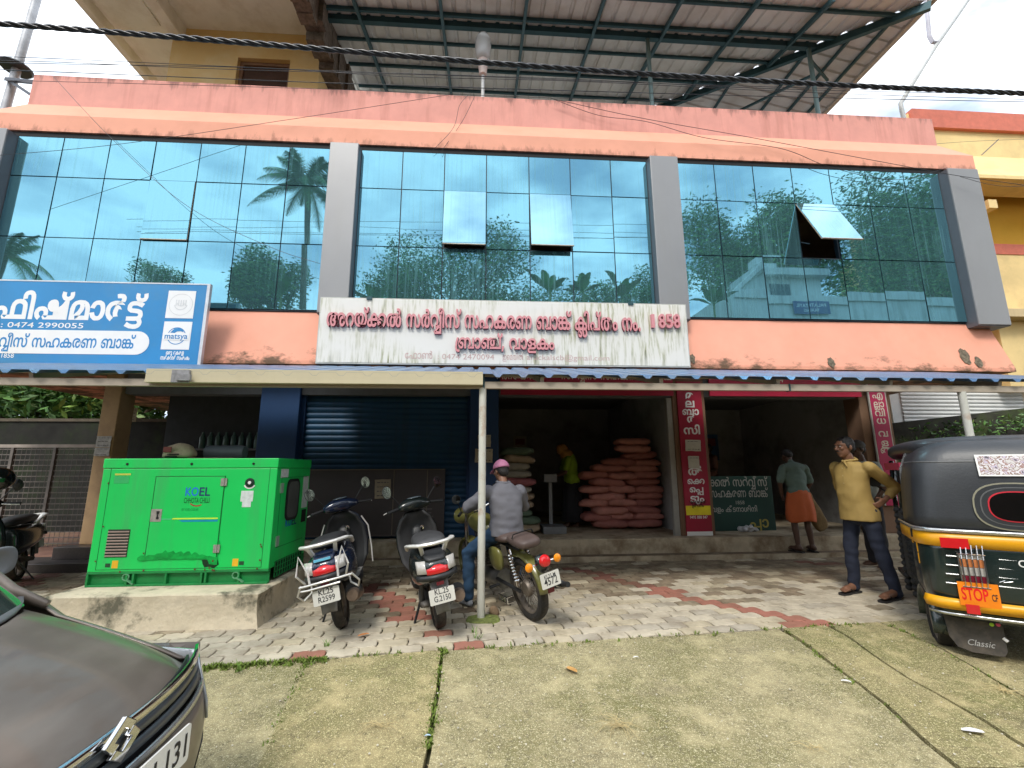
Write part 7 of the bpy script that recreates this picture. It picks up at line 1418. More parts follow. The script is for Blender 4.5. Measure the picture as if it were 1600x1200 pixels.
tk = thing('blue_drum', 'grey-blue plastic drum lying behind the bag above the generator', 'drum', (-3.0, 5.48, 1.60)); MB().lathe([(.0, -.2), (.075, -.19), (.08, -.1), (.08, .2), (.07, .24), (0, .25)], 16, Matrix.Rotation(R(90), 4, 'Y')).build('drum', mat('drum_grey', (.10, .12, .14), .5), tk, smooth='auto')
shf = thing('bottle_rack', 'dark rack of small pale green bottles at the back of the left store', 'rack', (-4.3, 8.3, .3)); MB().box(-.9, 0, 1.44, .75, .28, 1.47).box(-.9, 0, 0, -.86, .28, 1.44).box(.71, 0, 0, .75, .28, 1.44).build('shelf', innerd, shf)
for k in range(11):
    bt = MB().lathe([(.045, 0), (.05, .02), (.05, .20), (.02, .25), (.02, .29)], 10) if k == 0 else None
    if k == 0:
        t0 = thing('bottle', 'pale green bottle in the row on the dark rack', 'bottle', (-5.0, 8.42, 1.771), group='bottles on the dark rack'); bt.build('glass_body', mat('pale_green_bottle', (.08, .15, .13), .3), t0, smooth='auto')
    else: d_ = dup(t0); d_.location.x = -5.0+k*.135
# ------------------------------------------------------------------ two-wheelers
tyre = mat('tyre_rubber', (.018, .017, .016), .85, var=.3, scale=20, bump=.3, dirt=(.14, .11, .08), dirt_amt=.55, dscale=5)
rimm = mat('rim_dusty', (.20, .17, .14), .5, metal=.5, var=.2, scale=20); chrome = mat('chrome', (.72, .72, .72), .12, metal=1, var=.03); steelw = mat('whitish_rail', (.72, .71, .68), .3, metal=.2, var=.05)
dkpl = mat('dark_plastic', (.02, .021, .023), .5, var=.15); dust = mat('dusty_plastic', (.16, .155, .15), .6, var=.25, scale=14)
redl = mat('red_lens', (.62, .015, .02), .12, var=.1, coat=.5); clr = mat('clear_lens', (.50, .48, .45), .10, var=.15, scale=20, coat=.6); amber = mat('amber_lens', (.85, .28, .01), .15, coat=.4)
platem = mat('number_plate', (.66, .65, .60), .45, var=.05); inkm = mat('plate_ink', (.015, .015, .02), .6)
def wheel(parent, c, r_, w_, mr=None, spokes=6, disc=True, tread=True):
    """wheel with its axle along local X"""
    Mx = Matrix.Translation(c) @ Matrix.Rotation(R(90), 4, 'Y'); h = w_/2; t_ = r_*.24
    wh_ = MB().lathe([(r_-t_, -h*.75), (r_-t_*.5, -h), (r_-t_*.12, -h*.8), (r_, -h*.3), (r_, h*.3), (r_-t_*.12, h*.8), (r_-t_*.5, h), (r_-t_, h*.75)], 32, Mx, close=True).build('tyre', tyre, parent, smooth='auto')
    m = MB(); m.lathe([(r_-t_+.004, -h*.7), (r_-t_-.012, -h*.6), (r_-t_-.02, 0), (r_-t_-.012, h*.6), (r_-t_+.004, h*.7)], 32, Mx, close=True)
    m.lathe([(.0, -h*.7), (r_*.22, -h*.7), (r_*.26, -h*.4), (r_*.26, h*.4), (r_*.22, h*.7), (0, h*.7)], 16, Mx)
    for k in range(spokes):
        a = 6.28319*k/spokes; d = Vector((0, math.cos(a), math.sin(a))); C_ = Vector(c); m.beam(C_+d*r_*.2, C_+d*(r_-t_-.008), .035 if disc else .006, .03 if disc else .006, up=(1, 0, 0))
    m.build('rim', mr or rimm, wh_, smooth='auto'); return wh_
def mirror(parent, base, head_, face, glass_c, r_=.045, oval=1.35):
    base = Vector(base); head_ = Vector(head_); m = MB(); m.tube([base, base.lerp(head_, .5)+Vector((0, .0, .01)), head_], .006, 6); fz = Vector(face).normalized(); x = fz.cross(Vector((0, 0, 1))).normalized(); u = x.cross(fz)
    Mm = Matrix(((x.x, u.x, fz.x, head_.x), (x.y, u.y, fz.y, head_.y), (x.z, u.z, fz.z, head_.z), (0, 0, 0, 1)))
    m.lathe([(.0, -.035), (r_*.7, -.03), (r_*1.1, -.005), (r_*1.08, .003), (r_*.98, .004)], 18, Mm @ Matrix.Diagonal((1, oval, 1, 1))); mm_ = m.build('mirror', dkpl, parent, smooth='auto')
    MB().lathe([(.0, .004), (r_, .004)], 18, Mm @ Matrix.Diagonal((1, oval, 1, 1))).build('mirror_glass', glass_c, mm_)
def plate(parent, M, lines, w_=.20, h_=.10, m_=None, ink=None, th=.004):
    p = MB().prism(rrect(w_, h_, .01, 3), th, M).build('number_plate', m_ or platem, parent); m = MB(); n = len(lines)
    for k, (s_, wf, hf) in enumerate(lines): lat_text(m, s_, M @ Matrix.Translation((0, h_*(.5-(k+.80)/n*.92-.0), th)), h_*hf, w_*wf, .0008, .012, 'c')
    m.build('plate_lettering', ink or inkm, p)
mirg = mat('mirror_glass', (.55, .60, .50), .04, metal=1, var=.05)
def scooter(lab, loc, rz, lean, body, accent, crash, plate_lines, steer, seatm, wide=1.0, dark=False):
    """built pointing along +Y, rear wheel touching the origin; lean to the left (-X)"""
    t = thing('scooter', lab, 'scooter', loc, group='scooters parked before the blue shutter'); t.rotation_euler = Euler((0, 0, rz)); t.rotation_euler = (Matrix.Rotation(rz, 3, 'Z') @ Matrix.Rotation(lean, 3, 'Y')).to_euler()
    wheel(t, (0, .02, .215), .215, .10, spokes=5)
    # front assembly
    q = MB(); wheel(t, (0, 1.26, .215), .215, .09, spokes=5)
    m = MB(); 
    for k in range(2): pass
    m.loft([((0, 1.02, .30), (.045, 0, 0), (0, .03, .02), 2.4), ((0, 1.12, .44), (.065, 0, 0), (0, .05, .04), 2.4), ((0, 1.28, .485), (.068, 0, 0), (0, .03, .05), 2.4), ((0, 1.44, .42), (.055, 0, 0), (0, .03, .04), 2.4), ((0, 1.52, .30), (.03, 0, 0), (0, .02, .03), 2.4)], 16); m.build('front_mudguard', body, t, subsurf=1)
    # leg shield: rider side dark, outer side body colour
    rows = []
    for z, w_, y in ((.30, .13, .93), (.42, .20, .99), (.58, .225, 1.02), (.74, .215, 1.03), (.86, .16, 1.01), (.93, .09, .99)):
        rows.append([(w_*u, y+.035-.07*u*u, z) for u in [k/6-1 for k in range(13)]])
    m = MB(); m.grid(rows); m.build('leg_shield_inner', seatm if dark else dkpl, t, smooth=True, solid=.02)
    rows2 = [[(x*1.04, y+.05*(1-abs(x)/.24)+.022, z+.005) for x, y, z in r_] for r_ in rows]; MB().grid(rows2).build('front_apron', body, t, smooth=True, solid=.012)
    MB().loft([((0, .93, .42), (.06, 0, 0), (0, .05, 0), 3), ((0, .95, .62), (.075, 0, 0), (0, .06, 0), 3), ((0, .97, .80), (.07, 0, 0), (0, .05, 0), 3)], 14).build('glove_column', dkpl, t, subsurf=1)
    m = MB(); m.lathe([(.022, 0), (.022, .012), (.012, .014), (.0, .014)], 14, Matrix.Translation((.05, .905, .76)) @ Matrix.Rotation(R(90), 4, 'X')); m.build('key_lock', chrome, t, smooth='auto')
    # floorboard
    m = MB(); m.loft([((0, .42, .27), (.15, 0, 0), (0, 0, .045), 5), ((0, .70, .265), (.16, 0, 0), (0, 0, .04), 5), ((0, .95, .285), (.14, 0, 0), (0, 0, .045), 5)], 20); m.build('floorboard', dkpl, t, subsurf=1)
    m = MB(); m.box(-.14, .45, .305, .14, .92, .312); m.build('floor_mat', dust, t)
    # rear body: lofted along Y
    W_ = wide
    m = MB(); m.loft([((0, -.42, .60), (.055*W_, 0, 0), (0, 0, .030), 2.6), ((0, -.38, .585), (.13*W_, 0, 0), (0, 0, .085), 2.6), ((0, -.25, .56), (.185*W_, 0, 0), (0, 0, .135), 2.8), ((0, .0, .535), (.20*W_, 0, 0), (0, 0, .165), 2.8), ((0, .25, .51), (.185*W_, 0, 0), (0, 0, .18), 3), ((0, .42, .50), (.15*W_, 0, 0), (0, 0, .20), 3.4), ((0, .47, .47), (.12*W_, 0, 0), (0, 0, .18), 3.4)], 24)
    bd = m.build('rear_body', body, t, subsurf=2)
    MB().loft([((0, -.405, .655), (.075*W_, 0, 0), (0, .012, .02), 4), ((0, -.32, .690), (.10*W_, 0, 0), (0, 0, .02), 4), ((0, -.20, .71), (.10*W_, 0, 0), (0, 0, .02), 4)], 14).build('tail_deck', dkpl if dark else body, t, subsurf=1)
    # seat
    m = MB(); m.loft([((0, -.25, .765), (.08, 0, 0), (0, 0, .02), 2.6), ((0, -.20, .77), (.135, 0, 0), (0, 0, .05), 2.6), ((0, .0, .77), (.15, 0, 0), (0, 0, .06), 2.8), ((0, .2, .755), (.14, 0, 0), (0, 0, .055), 2.8), ((0, .38, .745), (.11, 0, 0), (0, 0, .055), 2.6), ((0, .46, .735), (.06, 0, 0), (0, 0, .03), 2.4)], 20); m.build('seat', seatm, t, subsurf=2)
    # grab rail
    P_ = [(-.185*W_, .10, .70), (-.20*W_, -.05, .755), (-.185*W_, -.25, .785), (-.11*W_, -.37, .79), (0, -.40, .79), (.11*W_, -.37, .79), (.185*W_, -.25, .785), (.20*W_, -.05, .755), (.185*W_, .10, .70)]
    m = MB(); pp = []
    for i in range(len(P_)-1):
        for k in range(4): pp.append(Vector(P_[i]).lerp(Vector(P_[i+1]), k/4))
    m.tube(pp+[P_[-1]], .019, 8, sy=.8); m.beam((-.11, -.36, .785), (-.09, -.28, .70), .03, .02).beam((.11, -.36, .785), (.09, -.28, .70), .03, .02); m.build('grab_rail', steelw, t, smooth='auto')
    # tail lamp cluster follows the rear curve
    def lens(nm, xs, z0, z1, mt):
        rows = []
        for z in (z0, (z0+z1)/2, z1):
            rows.append([(x, -.435+.055*(abs(x)/.12)**2+(z-z0)*.45, z+abs(x)*.10*0) for x in xs])
        return MB().grid(rows).build(nm, mt, t, smooth=True, solid=.022, bevel=0)
    lens('tail_lamp', [-.085+.17*k/8 for k in range(9)], .555, .62, redl)
    lens('indicator', [-.155+.068*k/5 for k in range(6)], .565, .66, clr); lens('indicator', [.087+.068*k/5 for k in range(6)], .565, .66, clr)
    rows = [[(x, -.44+.055*(abs(x)/.12)**2+(z-.53)*.2, z) for x in [-.165+.33*k/10 for k in range(11)]] for z in (.51, .55)]; MB().grid(rows).build('lamp_trim', dkpl, t, smooth=True, solid=.02)
    # rear mudguard and plate
    m = MB(); rows = [[(u*.080*(1-.35*k/6), -.36-.10*math.sin(k/6*1.4)-.0*k+.02*(1-abs(u)), (.53-.055*k)) for u in (-1, -.6, 0, .6, 1)] for k in range(6)]
    m.grid(rows); m.build('rear_mudguard', dust, t, smooth=True, solid=.012)
    plate(t, frame((0, -.475, .395), (1, 0, 0), (0, .14, 1)), plate_lines, .205, .115)
    MB().box(-.03, -.468, .475, .03, -.455, .50).build('reflector', mat('dark_reflector', (.12, .01, .02), .2), t)
    # engine, muffler, shock
    MB().loft([((-.10, -.02, .21), (.05, 0, 0), (0, .10, .0), 3), ((-.10, .0, .28), (.05, 0, 0), (0, .14, .0), 3), ((-.09, .18, .30), (.05, 0, 0), (0, .10, .03), 3)], 14).build('engine_case', mat('engine_grey', (.13, .12, .11), .6, metal=.4, var=.3, scale=14), t, subsurf=1)
    MB().tube([(.155, .40, .22), (.16, .20, .22), (.165, .05, .25), (.165, -.25, .30), (.165, -.30, .305)], [.018, .03, .055, .058, .045], 14).build('muffler', mat('rusty_muffler', (.22, .16, .12), .55, metal=.5, var=.3, scale=12), t, smooth='auto')
    MB().tube([(.165, -.05, .29), (.165, -.22, .335)], [.062, .062], 14).build('muffler_guard', dkpl, t, smooth='auto')
    MB().tube([(-.13, -.02, .22), (-.11, -.12, .52)], .022, 10).build('shock_absorber', dkpl, t); MB().beam((-.10, .25, .24), (-.22, .18, -.0), .02, .014).build('side_stand', dkpl, t)
    # handlebar group turned by steer
    hb = bpy.data.objects.new('handlebar_cover', None); Ms = Matrix.Translation((0, 1.0, 0)) @ Matrix.Rotation(steer, 4, 'Z') @ Matrix.Translation((0, -1.0, 0))
    m = MB(); m.loft([((-.20, .97, 1.0), (0, .035, 0), (0, 0, .03), 2.5), ((-.13, .98, 1.01), (0, .075, 0), (0, 0, .055), 2.6), ((-.05, 1.0, 1.02), (0, .11, .01), (0, -.01, .075), 2.8), ((.05, 1.0, 1.02), (0, .11, .01), (0, -.01, .075), 2.8), ((.13, .98, 1.01), (0, .075, 0), (0, 0, .055), 2.6), ((.20, .97, 1.0), (0, .035, 0), (0, 0, .03), 2.5)], 16, M=Ms); hc = m.build('handlebar_cover', body, t, subsurf=2)
    MB().ell((0, .955, 1.088), .085, .055, .012, M=Ms).build('dial', mat('dial_glass', (.10, .13, .15), .1, coat=.5), hc, smooth=True)
    for sx in (-1, 1):
        m = MB(); m.tube([Ms @ Vector((sx*.20, .97, 1.0)), Ms @ Vector((sx*.335, .93, .985))], .017, 10); m.build('grip', dkpl, t, smooth='auto')
        m = MB(); m.tube([Ms @ Vector((sx*.21, 1.01, 1.0)), Ms @ Vector((sx*.30, 1.015, .985)), Ms @ Vector((sx*.36, .985, .975))], .006, 6); m.build('brake_lever', steelw, t)
        mirror(t, Ms @ Vector((sx*.17, .98, 1.04)), Ms @ Vector((sx*.31, .95, 1.20)), Ms.to_3x3() @ Vector((-sx*.05, -1, .05)), mirg, .048, 1.3)
    MB().ell((0, 1.10, .99), .085, .03, .06, M=Ms).build('headlamp', clr, t, smooth=True)
    if crash:
        m = MB()
        for sx in (-1, 1):
            m.tube([(sx*.24, 1.0, .32), (sx*.255, 1.0, .5), (sx*.255, 1.02, .72), (sx*.20, 1.02, .84)], .008, 6)
            m.tube([(sx*.16, -.39, .51), (sx*.20, -.47, .60), (sx*.17, -.44, .74), (sx*.115, -.46, .60), (sx*.11, -.47, .52)], .009, 6)
            m.tube([(sx*.20, -.38, .50), (sx*.245, -.33, .42), (sx*.22, -.26, .36), (sx*.16, -.22, .40), (sx*.15, -.2, .48)], .008, 6)
        m.tube([(-.20, -.42, .50), (-.12, -.485, .51), (.12, -.485, .51), (.20, -.42, .50)], .009, 6).tube([(-.19, -.43, .47), (-.12, -.49, .475), (.12, -.49, .475)], .008, 6)
        m.build('crash_guard', chrome if crash == 1 else steelw, t, smooth='auto')
    if accent: MB().box(-.07, -.405, .66, .06, -.385, .678).build('blue_sticker', accent, t)
    return t
navyb = mat('navy_scooter_paint', (.008, .016, .045), .22, var=.1, coat=.7); blk = mat('black_scooter_paint', (.012, .018, .018), .25, var=.1, coat=.6); seatb = mat('black_seat', (.022, .022, .024), .5, var=.15); dseat = mat('dusty_black_shield', (.05, .05, .052), .5, var=.3, scale=8)
scooter('dark navy scooter with chrome crash bars, nearest the green generator', (-1.23, 4.44, .012), R(9), R(-13), navyb, mat('sky_sticker', (.15, .5, .7), .4), 2, [('KL25', .55, .52), ('R2599', .62, .52)], R(24), seatb)
scooter('black scooter with white grab rail, between the navy scooter and the white post', (-.36, 4.36, .012), R(14), R(-10), blk, None, 0, [('KL.25', .55, .52), ('G.2150', .66, .52)], R(20), dseat, 1.0, True)
t = scooter('black scooter partly out of frame at the left edge by the mesh gate', (-5.98, 6.55, .012), R(205), R(6), blk, None, 0, [('KL 25', .5, .5), ('B 7210', .6, .5)], R(-15), seatb); t['group'] = ''; del t['group']
hm = thing('helmet', 'black helmet hung on the handlebar of the left edge scooter', 'helmet', (-5.33, 5.42, 1.31)); MB().ell((0, 0, 0), .125, .15, .125, n=20, m=14).build('shell', mat('gloss_black', (.008, .009, .009), .12, coat=1), hm, smooth=True)
MB().grid([[(.128*math.cos(a)*math.cos(b), -.153*math.sin(a)*math.cos(b), .127*math.sin(b)-.01) for a in [R(40+100*k/8) for k in range(9)]] for b in [R(-22+34*k/4) for k in range(5)]]).build('visor', mat('visor', (.03, .05, .02), .05, coat=1), hm, smooth=True, solid=.004)
# ------------------------------------------------------------------ classic motorcycle and its rider
oliv = mat('olive_green_paint', (.15, .145, .04), .3, var=.08, coat=.6); brwn = mat('brown_seat_leather', (.085, .058, .05), .55, var=.15, bump=.1)
eng = mat('engine_grey', (0, 0, 0)); MB_LOC = (.50, 4.50, .012); MRZ = R(25)
mo = thing('motorcycle', 'olive green classic motorcycle with brown seats under the man in the pink cap', 'motorcycle', MB_LOC); mo.rotation_euler = (Matrix.Rotation(MRZ, 3, 'Z') @ Matrix.Rotation(R(-11), 3, 'Y')).to_euler(); mo.scale = (.91,)*3
rw = wheel(mo, (0, .02, .315), .315, .11, spokes=20, disc=False); wheel(mo, (0, 1.40, .315), .315, .10, spokes=20, disc=False)
def arc_guard(c, r_, a0, a1, w_, n=14, lip=.02):
    return [[(u*w_, c[1]+math.cos(a)*(r_-lip*abs(u)**3), c[2]+math.sin(a)*(r_-lip*abs(u)**3)) for u in (-1, -.85, -.5, 0, .5, .85, 1)] for a in [R(a0+(a1-a0)*k/n) for k in range(n+1)]]
MB().grid(arc_guard((0, .02, .315), .362, 45, 176, .060, lip=.03)).build('rear_mudguard', oliv, mo, smooth=True, solid=.006)
MB().grid(arc_guard((0, 1.40, .315), .36, -20, 150, .07, lip=.03)).build('front_mudguard', oliv, mo, smooth=True, solid=.006)
MB().loft([((0, .62, .83), (.05, 0, 0), (0, 0, .05), 2.2), ((0, .70, .86), (.11, 0, 0), (0, 0, .09), 2.3), ((0, .88, .90), (.145, 0, 0), (0, 0, .12), 2.3), ((0, 1.05, .91), (.135, 0, 0), (0, 0, .11), 2.3), ((0, 1.17, .90), (.08, 0, 0), (0, 0, .07), 2.2)], 20).build('fuel_tank', oliv, mo, subsurf=1)
MB().loft([((0, .16, .80), (.08, 0, 0), (0, 0, .02), 2.4), ((0, .22, .81), (.13, 0, 0), (0, 0, .055), 2.6), ((0, .42, .80), (.125, 0, 0), (0, 0, .05), 2.6), ((0, .58, .80), (.09, 0, 0), (0, 0, .04), 2.4), ((0, .66, .81), (.05, 0, 0), (0, 0, .03), 2.2)], 18).build('front_seat', brwn, mo, subsurf=1)
pst = MB().loft([((0, -.24, .80), (.09, 0, 0), (0, 0, .03), 2.8), ((0, -.20, .80), (.125, 0, 0), (0, 0, .055), 3.2), ((0, .0, .82), (.135, 0, 0), (0, 0, .06), 3.2), ((0, .13, .83), (.11, 0, 0), (0, 0, .045), 3), ((0, .17, .82), (.07, 0, 0), (0, 0, .03), 2.6)], 20).build('pillion_seat', brwn, mo, subsurf=1)
MB().tube([(.128, -.05, .86), (.11, -.06, .90), (0, -.07, .905), (-.11, -.06, .90), (-.128, -.05, .86)], .012, 6, sy=.5).build('seat_strap', dkpl, mo)
# tail: black bracket, round lamp, indicators, plate
MB().loft([((0, -.30, .66), (.075, 0, 0), (0, 0, .07), 3), ((0, -.36, .63), (.07, 0, 0), (0, 0, .08), 3), ((0, -.40, .60), (.05, 0, 0), (0, 0, .07), 3)], 14).build('tail_bracket', blk, mo, subsurf=1)
RB = Matrix.Rotation(R(90), 4, 'X')
MB().lathe([(.058, 0), (.058, .02), (.045, .045), (.02, .055), (0, .057)], 20, Matrix.Translation((0, -.40, .665)) @ RB).build('tail_lamp', redl, mo, smooth='auto')
for sx in (-1, 1):
    MB().tube([(sx*.04, -.36, .64), (sx*.15, -.37, .64)], .008, 6).build('indicator_stalk', chrome, mo)
    iz = MB().lathe([(.0, -.03), (.03, -.022), (.042, 0)], 18, Matrix.Translation((sx*.165, -.375, .64)) @ RB).build('indicator_shell', dkpl, mo, smooth='auto'); MB().lathe([(.042, 0), (.040, .01), (.022, .022), (0, .025)], 18, Matrix.Translation((sx*.165, -.375, .64)) @ RB).build('lens', amber, iz, smooth='auto')
plate(mo, frame((0, -.455, .50), (1, 0, 0), (0, .10, 1)), [('KL25 M', .6, .36), ('4572', .7, .72)], .215, .135)
MB().box(-.035, -.44, .375, .035, -.43, .42).build('reflector', mat('dark_reflector', (0, 0, 0)), mo)
# frame, shocks, side box, engine, exhaust
for sx in (-1, 1):
    MB().tube([(sx*.11, .02, .36), (sx*.10, .12, .72)], .018, 8).build('shock_rod', chrome, mo); m = MB()
    for k in range(9): m.lathe([(.030, 0), (.034, .007), (.030, .014)], 12, Matrix.Translation((sx*(.108-.0008*k), .04+.009*k, .42+.03*k)))
    m.build('shock_spring', dkpl if sx > 0 else chrome, mo)
    MB().tube([(sx*.10, .02, .315), (sx*.09, .55, .33)], .02, 8).build('swing_arm', dkpl, mo)
    MB().loft([((sx*.13, .24, .60), (.03, 0, 0), (0, 0, .10), 2.4), ((sx*.15, .34, .60), (.045, 0, 0), (0, 0, .135), 2.4), ((sx*.14, .48, .60), (.04, 0, 0), (0, 0, .12), 2.4), ((sx*.12, .54, .62), (.02, 0, 0), (0, 0, .07), 2.4)], 16).build('side_box', oliv, mo, subsurf=1)
m = MB(); m.tube([(0, .55, .30), (0, 1.05, .30)], .11, 14).loft([((0, .80, .42), (.07, 0, 0), (0, .09, 0), 3), ((0, .80, .70), (.08, 0, 0), (0, .10, 0), 3)], 14)
for k in range(8): m.loft([((0, .80, .45+k*.03), (.11, 0, 0), (0, .12, 0), 3), ((0, .80, .46+k*.03), (.11, 0, 0), (0, .12, 0), 3)], 14)
m.build('engine', mat('cast_engine', (.20, .20, .19), .4, metal=.7, var=.3, scale=12), mo, smooth='auto')
MB().tube([(0, 1.22, .92), (0, 1.10, .55), (0, 1.0, .28), (0, .6, .22)], .022, 8).tube([(0, 1.15, .80), (0, .6, .72), (0, .1, .70)], .018, 8).build('frame_tubes', dkpl, mo)
for sx in (-1, 1): MB().tube([(sx*.08, 1.40, .315), (sx*.08, 1.27, .80), (sx*.07, 1.20, 1.02)], [.028, .026, .02], 10).build('fork', chrome, mo)
MB().tube([(.10, .90, .28), (.15, .6, .24), (.17, .3, .27)], .022, 10).tube([(.17, .35, .27), (.18, .1, .30), (.19, -.28, .36), (.19, -.36, .375)], [.03, .048, .048, .03], 14).build('exhaust', mat('black_exhaust', (.015, .015, .016), .35, metal=.3), mo, smooth='auto')
MB().tube([(.19, -.30, .363), (.19, -.345, .372)], [.05, .046], 14).build('chrome_ring', chrome, mo, smooth='auto'); MB().tube([(.19, -.36, .375), (.19, -.45, .39)], [.026, .026], 12).build('exhaust_tip', dkpl, mo, smooth='auto')
m = MB()
for z in (.20, .26): m.tube([(-.14, .30, z), (-.21, .30, z), (-.21, .12, z), (-.14, .12, z)], .007, 6)
for y in (.12, .18, .24, .30): m.tube([(-.21, y, .20), (-.21, y, .26)], .006, 6)
m.build('saree_guard', chrome, mo, smooth='auto'); MB().tube([(-.12, .45, .30), (-.24, .45, .30)], .016, 8).tube([(.12, .45, .30), (.24, .45, .30)], .016, 8).build('foot_pegs', dkpl, mo)
hbp = [(-.36, 1.00, 1.05), (-.26, 1.06, 1.07), (-.12, 1.14, 1.02), (.12, 1.14, 1.02), (.26, 1.06, 1.07), (.36, 1.00, 1.05)]
HS = Matrix.Translation((0, 1.15, 0)) @ Matrix.Rotation(R(18), 4, 'Z') @ Matrix.Translation((0, -1.15, 0)); hbp = [HS @ Vector(p) for p in hbp]
MB().tube(hbp, .011, 8).build('handlebar', chrome, mo, smooth='auto')
for a, b in ((0, 1), (5, 4)): MB().tube([hbp[a], hbp[b].lerp(hbp[a], .1)], .017, 8).build('grip', dkpl, mo)
MB().loft([(HS @ Vector((0, 1.22, .96)), (.07, 0, 0), (0, 0, .07), 2), (HS @ Vector((0, 1.32, .96)), (.10, 0, 0), (0, 0, .10), 2), (HS @ Vector((0, 1.40, .96)), (.10, 0, 0), (0, 0, .10), 2)], 20).build('headlamp_shell', oliv, mo, smooth='auto')
for sx in (-1, 1): mirror(mo, hbp[1 if sx < 0 else 4], HS @ Vector((sx*.34, 1.02, 1.24)), (0, -1, .05), mirg, .05, 1.0)
# rider, in the motorcycle's frame but a thing of its own
rd = thing('person', 'seated rider in grey shirt, blue jeans and pink cap on the olive motorcycle', 'man', (MB_LOC[0]-.09, MB_LOC[1]-.04, MB_LOC[2]), MRZ); rd.scale = (.92,)*3
J = dict(hl=V(-.10, .42, .82), hr=V(.10, .42, .82), kl=V(-.29, .78, .56), kr=V(.28, .80, .62), al=V(-.30, .74, .10), ar=V(.26, .62, .30), sl=V(-.20, .46, 1.26), sr=V(.20, .46, 1.26), el=V(-.36, .66, 1.08), er=V(.36, .62, 1.06), wl=hbp[0]+V(.0, -.05, .035), wr=hbp[5]+V(0, -.05, .035))
m = MB(); cap_(m, V(0, .44, 1.26), V(0, .50, 1.40), .055, .052); cap_(m, V(0, .42, .9), V(0, .44, 1.15), .10, .09)
for s_ in 'lr': cap_(m, J['s'+s_], J['e'+s_], .05, .042); cap_(m, J['e'+s_], J['w'+s_], .04, .028); cap_(m, J['h'+s_], J['k'+s_], .07, .055); cap_(m, J['k'+s_], J['a'+s_], .05, .036)
hand(m, J['wl'], V(.15, .9, -.2), V(0, 0, -1), 1, 1.0, -1); hand(m, J['wr'], V(-.15, .9, -.2), V(0, 0, -1), 1, 1.0, 1)
m.build('body', skin, rd, remesh=.010)
gry = mat('grey_shirt', (.135, .135, .155), .8, var=.08, scale=8, bump=.12, bscale=150)
m = MB(); torso(m, [(0, .39, .78, .195, .15), (0, .40, .86, .190, .152), (0, .40, .96, .182, .150), (0, .41, 1.07, .190, .145), (0, .43, 1.19, .205, .135), (0, .45, 1.27, .195, .115), (0, .465, 1.325, .12, .092), (0, .475, 1.355, .075, .075)])
for s_ in 'lr': cap_(m, J['s'+s_]+V(0, 0, -.01), J['e'+s_], .080, .068); cap_(m, J['e'+s_], J['e'+s_].lerp(J['w'+s_], .75), .066, .052)
m.build('shirt', gry, rd, remesh=.010, disp=(.011, 9, (1, 1, 1.8)))
m = MB(); m.tube([V(.072*math.cos(a), .480+.07*math.sin(a), 1.355+.008*math.sin(a)) for a in [k*math.pi/8 for k in range(17)]], .018, 8); m.build('collar', gry, rd, smooth=True)
jn = mat('blue_jeans', (.016, .05, .105), .85, var=.2, scale=10, bump=.15, bscale=150)
m = MB(); m.ell((0, .41, .82), .165, .135, .10, n=18, m=12)
for s_ in 'lr': cap_(m, J['h'+s_], J['k'+s_], .100, .080); cap_(m, J['k'+s_], J['a'+s_], .078, .060)
m.build('jeans', jn, rd, remesh=.011, disp=(.012, 9, (1, 1, 2)))
shm = mat('grey_canvas_shoe', (.25, .27, .30), .8, var=.2, scale=20)
for a_, d_ in ((J['al'], V(-.15, 1, 0)), (J['ar'], V(.1, 1, 0))):
    q = a_+V(0, 0, -.10+.0); m = MB(); d_.normalize(); m.loft([(q+d_*-.07+V(0, 0, .04), (.028, 0, 0), (0, 0, .035), 2.6), (q+d_*.0+V(0, 0, .05), (.040, 0, 0), (0, 0, .05), 2.6), (q+d_*.10+V(0, 0, .04), (.045, 0, 0), (0, 0, .04), 2.6), (q+d_*.19+V(0, 0, .032), (.035, 0, 0), (0, 0, .028), 2.6)], 14); m.build('shoe', shm, rd, subsurf=1)
    m = MB(); m.loft([(q+d_*-.08+V(0, 0, .002), (.03, 0, 0), (0, .02, 0), 3), (q+d_*-.08+V(0, 0, .014), (.03, 0, 0), (0, .02, 0), 3)], 10)
Mh = head(rd, (0, .53, 1.47), R(6), R(-14), 1.0, skin, 'short'); cap(rd, Mh, mat('pink_cap', (.44, .17, .29), .75, var=.08, scale=12))
# ------------------------------------------------------------------ stacked sacks in the middle shop
spink = [mat('pink_sack_%s' % n, c, .75, var=.15, scale=9, bump=.35, bscale=120) for n, c in (('a', (.42, .165, .135)), ('b', (.34, .125, .105)), ('c', (.50, .215, .175)))]
smix = [mat('pale_sack', (.34, .33, .28), .75, var=.2, scale=9), mat('green_sack', (.10, .15, .10), .75, var=.2, scale=9), mat('rose_sack', (.36, .12, .13), .75, var=.2, scale=9), mat('buff_sack', (.35, .27, .18), .75, var=.2, scale=9)]
def sack_mesh(seed, L_=.64, W_=.40, H_=.158):
    m = MB(); rings = []
    for k in range(9):
        u = -1+2*k/8; f = (1-abs(u)**8)*.7+.3; hf = (1-abs(u)**7)*.62+.38
        rings.append(((u*L_/2, 0, H_*.5), (0, W_/2*(.80+.2*f), 0), (0, 0, H_/2*hf), 3.2))
    m.loft(rings, 18); o = m.build('sack_mesh', spink[0], None, subsurf=1, disp=(.022, 6)); me = o.data
    nv = len(me.vertices); co = np.empty(nv*3); me.vertices.foreach_get('co', co); co = co.reshape(-1, 3)
    co[:, 2] += np.array([.010*noise.noise(Vector((p[0]*18, p[1]*18, seed))) + .012*math.sin(p[0]*9+seed)*(abs(p[0]) > .2) for p in co]); me.vertices.foreach_set('co', co.ravel()); bpy.data.objects.remove(o); return me
smesh = [sack_mesh(s_) for s_ in range(5)]
for me in smesh: me.polygons.foreach_set('use_smooth', [True]*len(me.polygons))
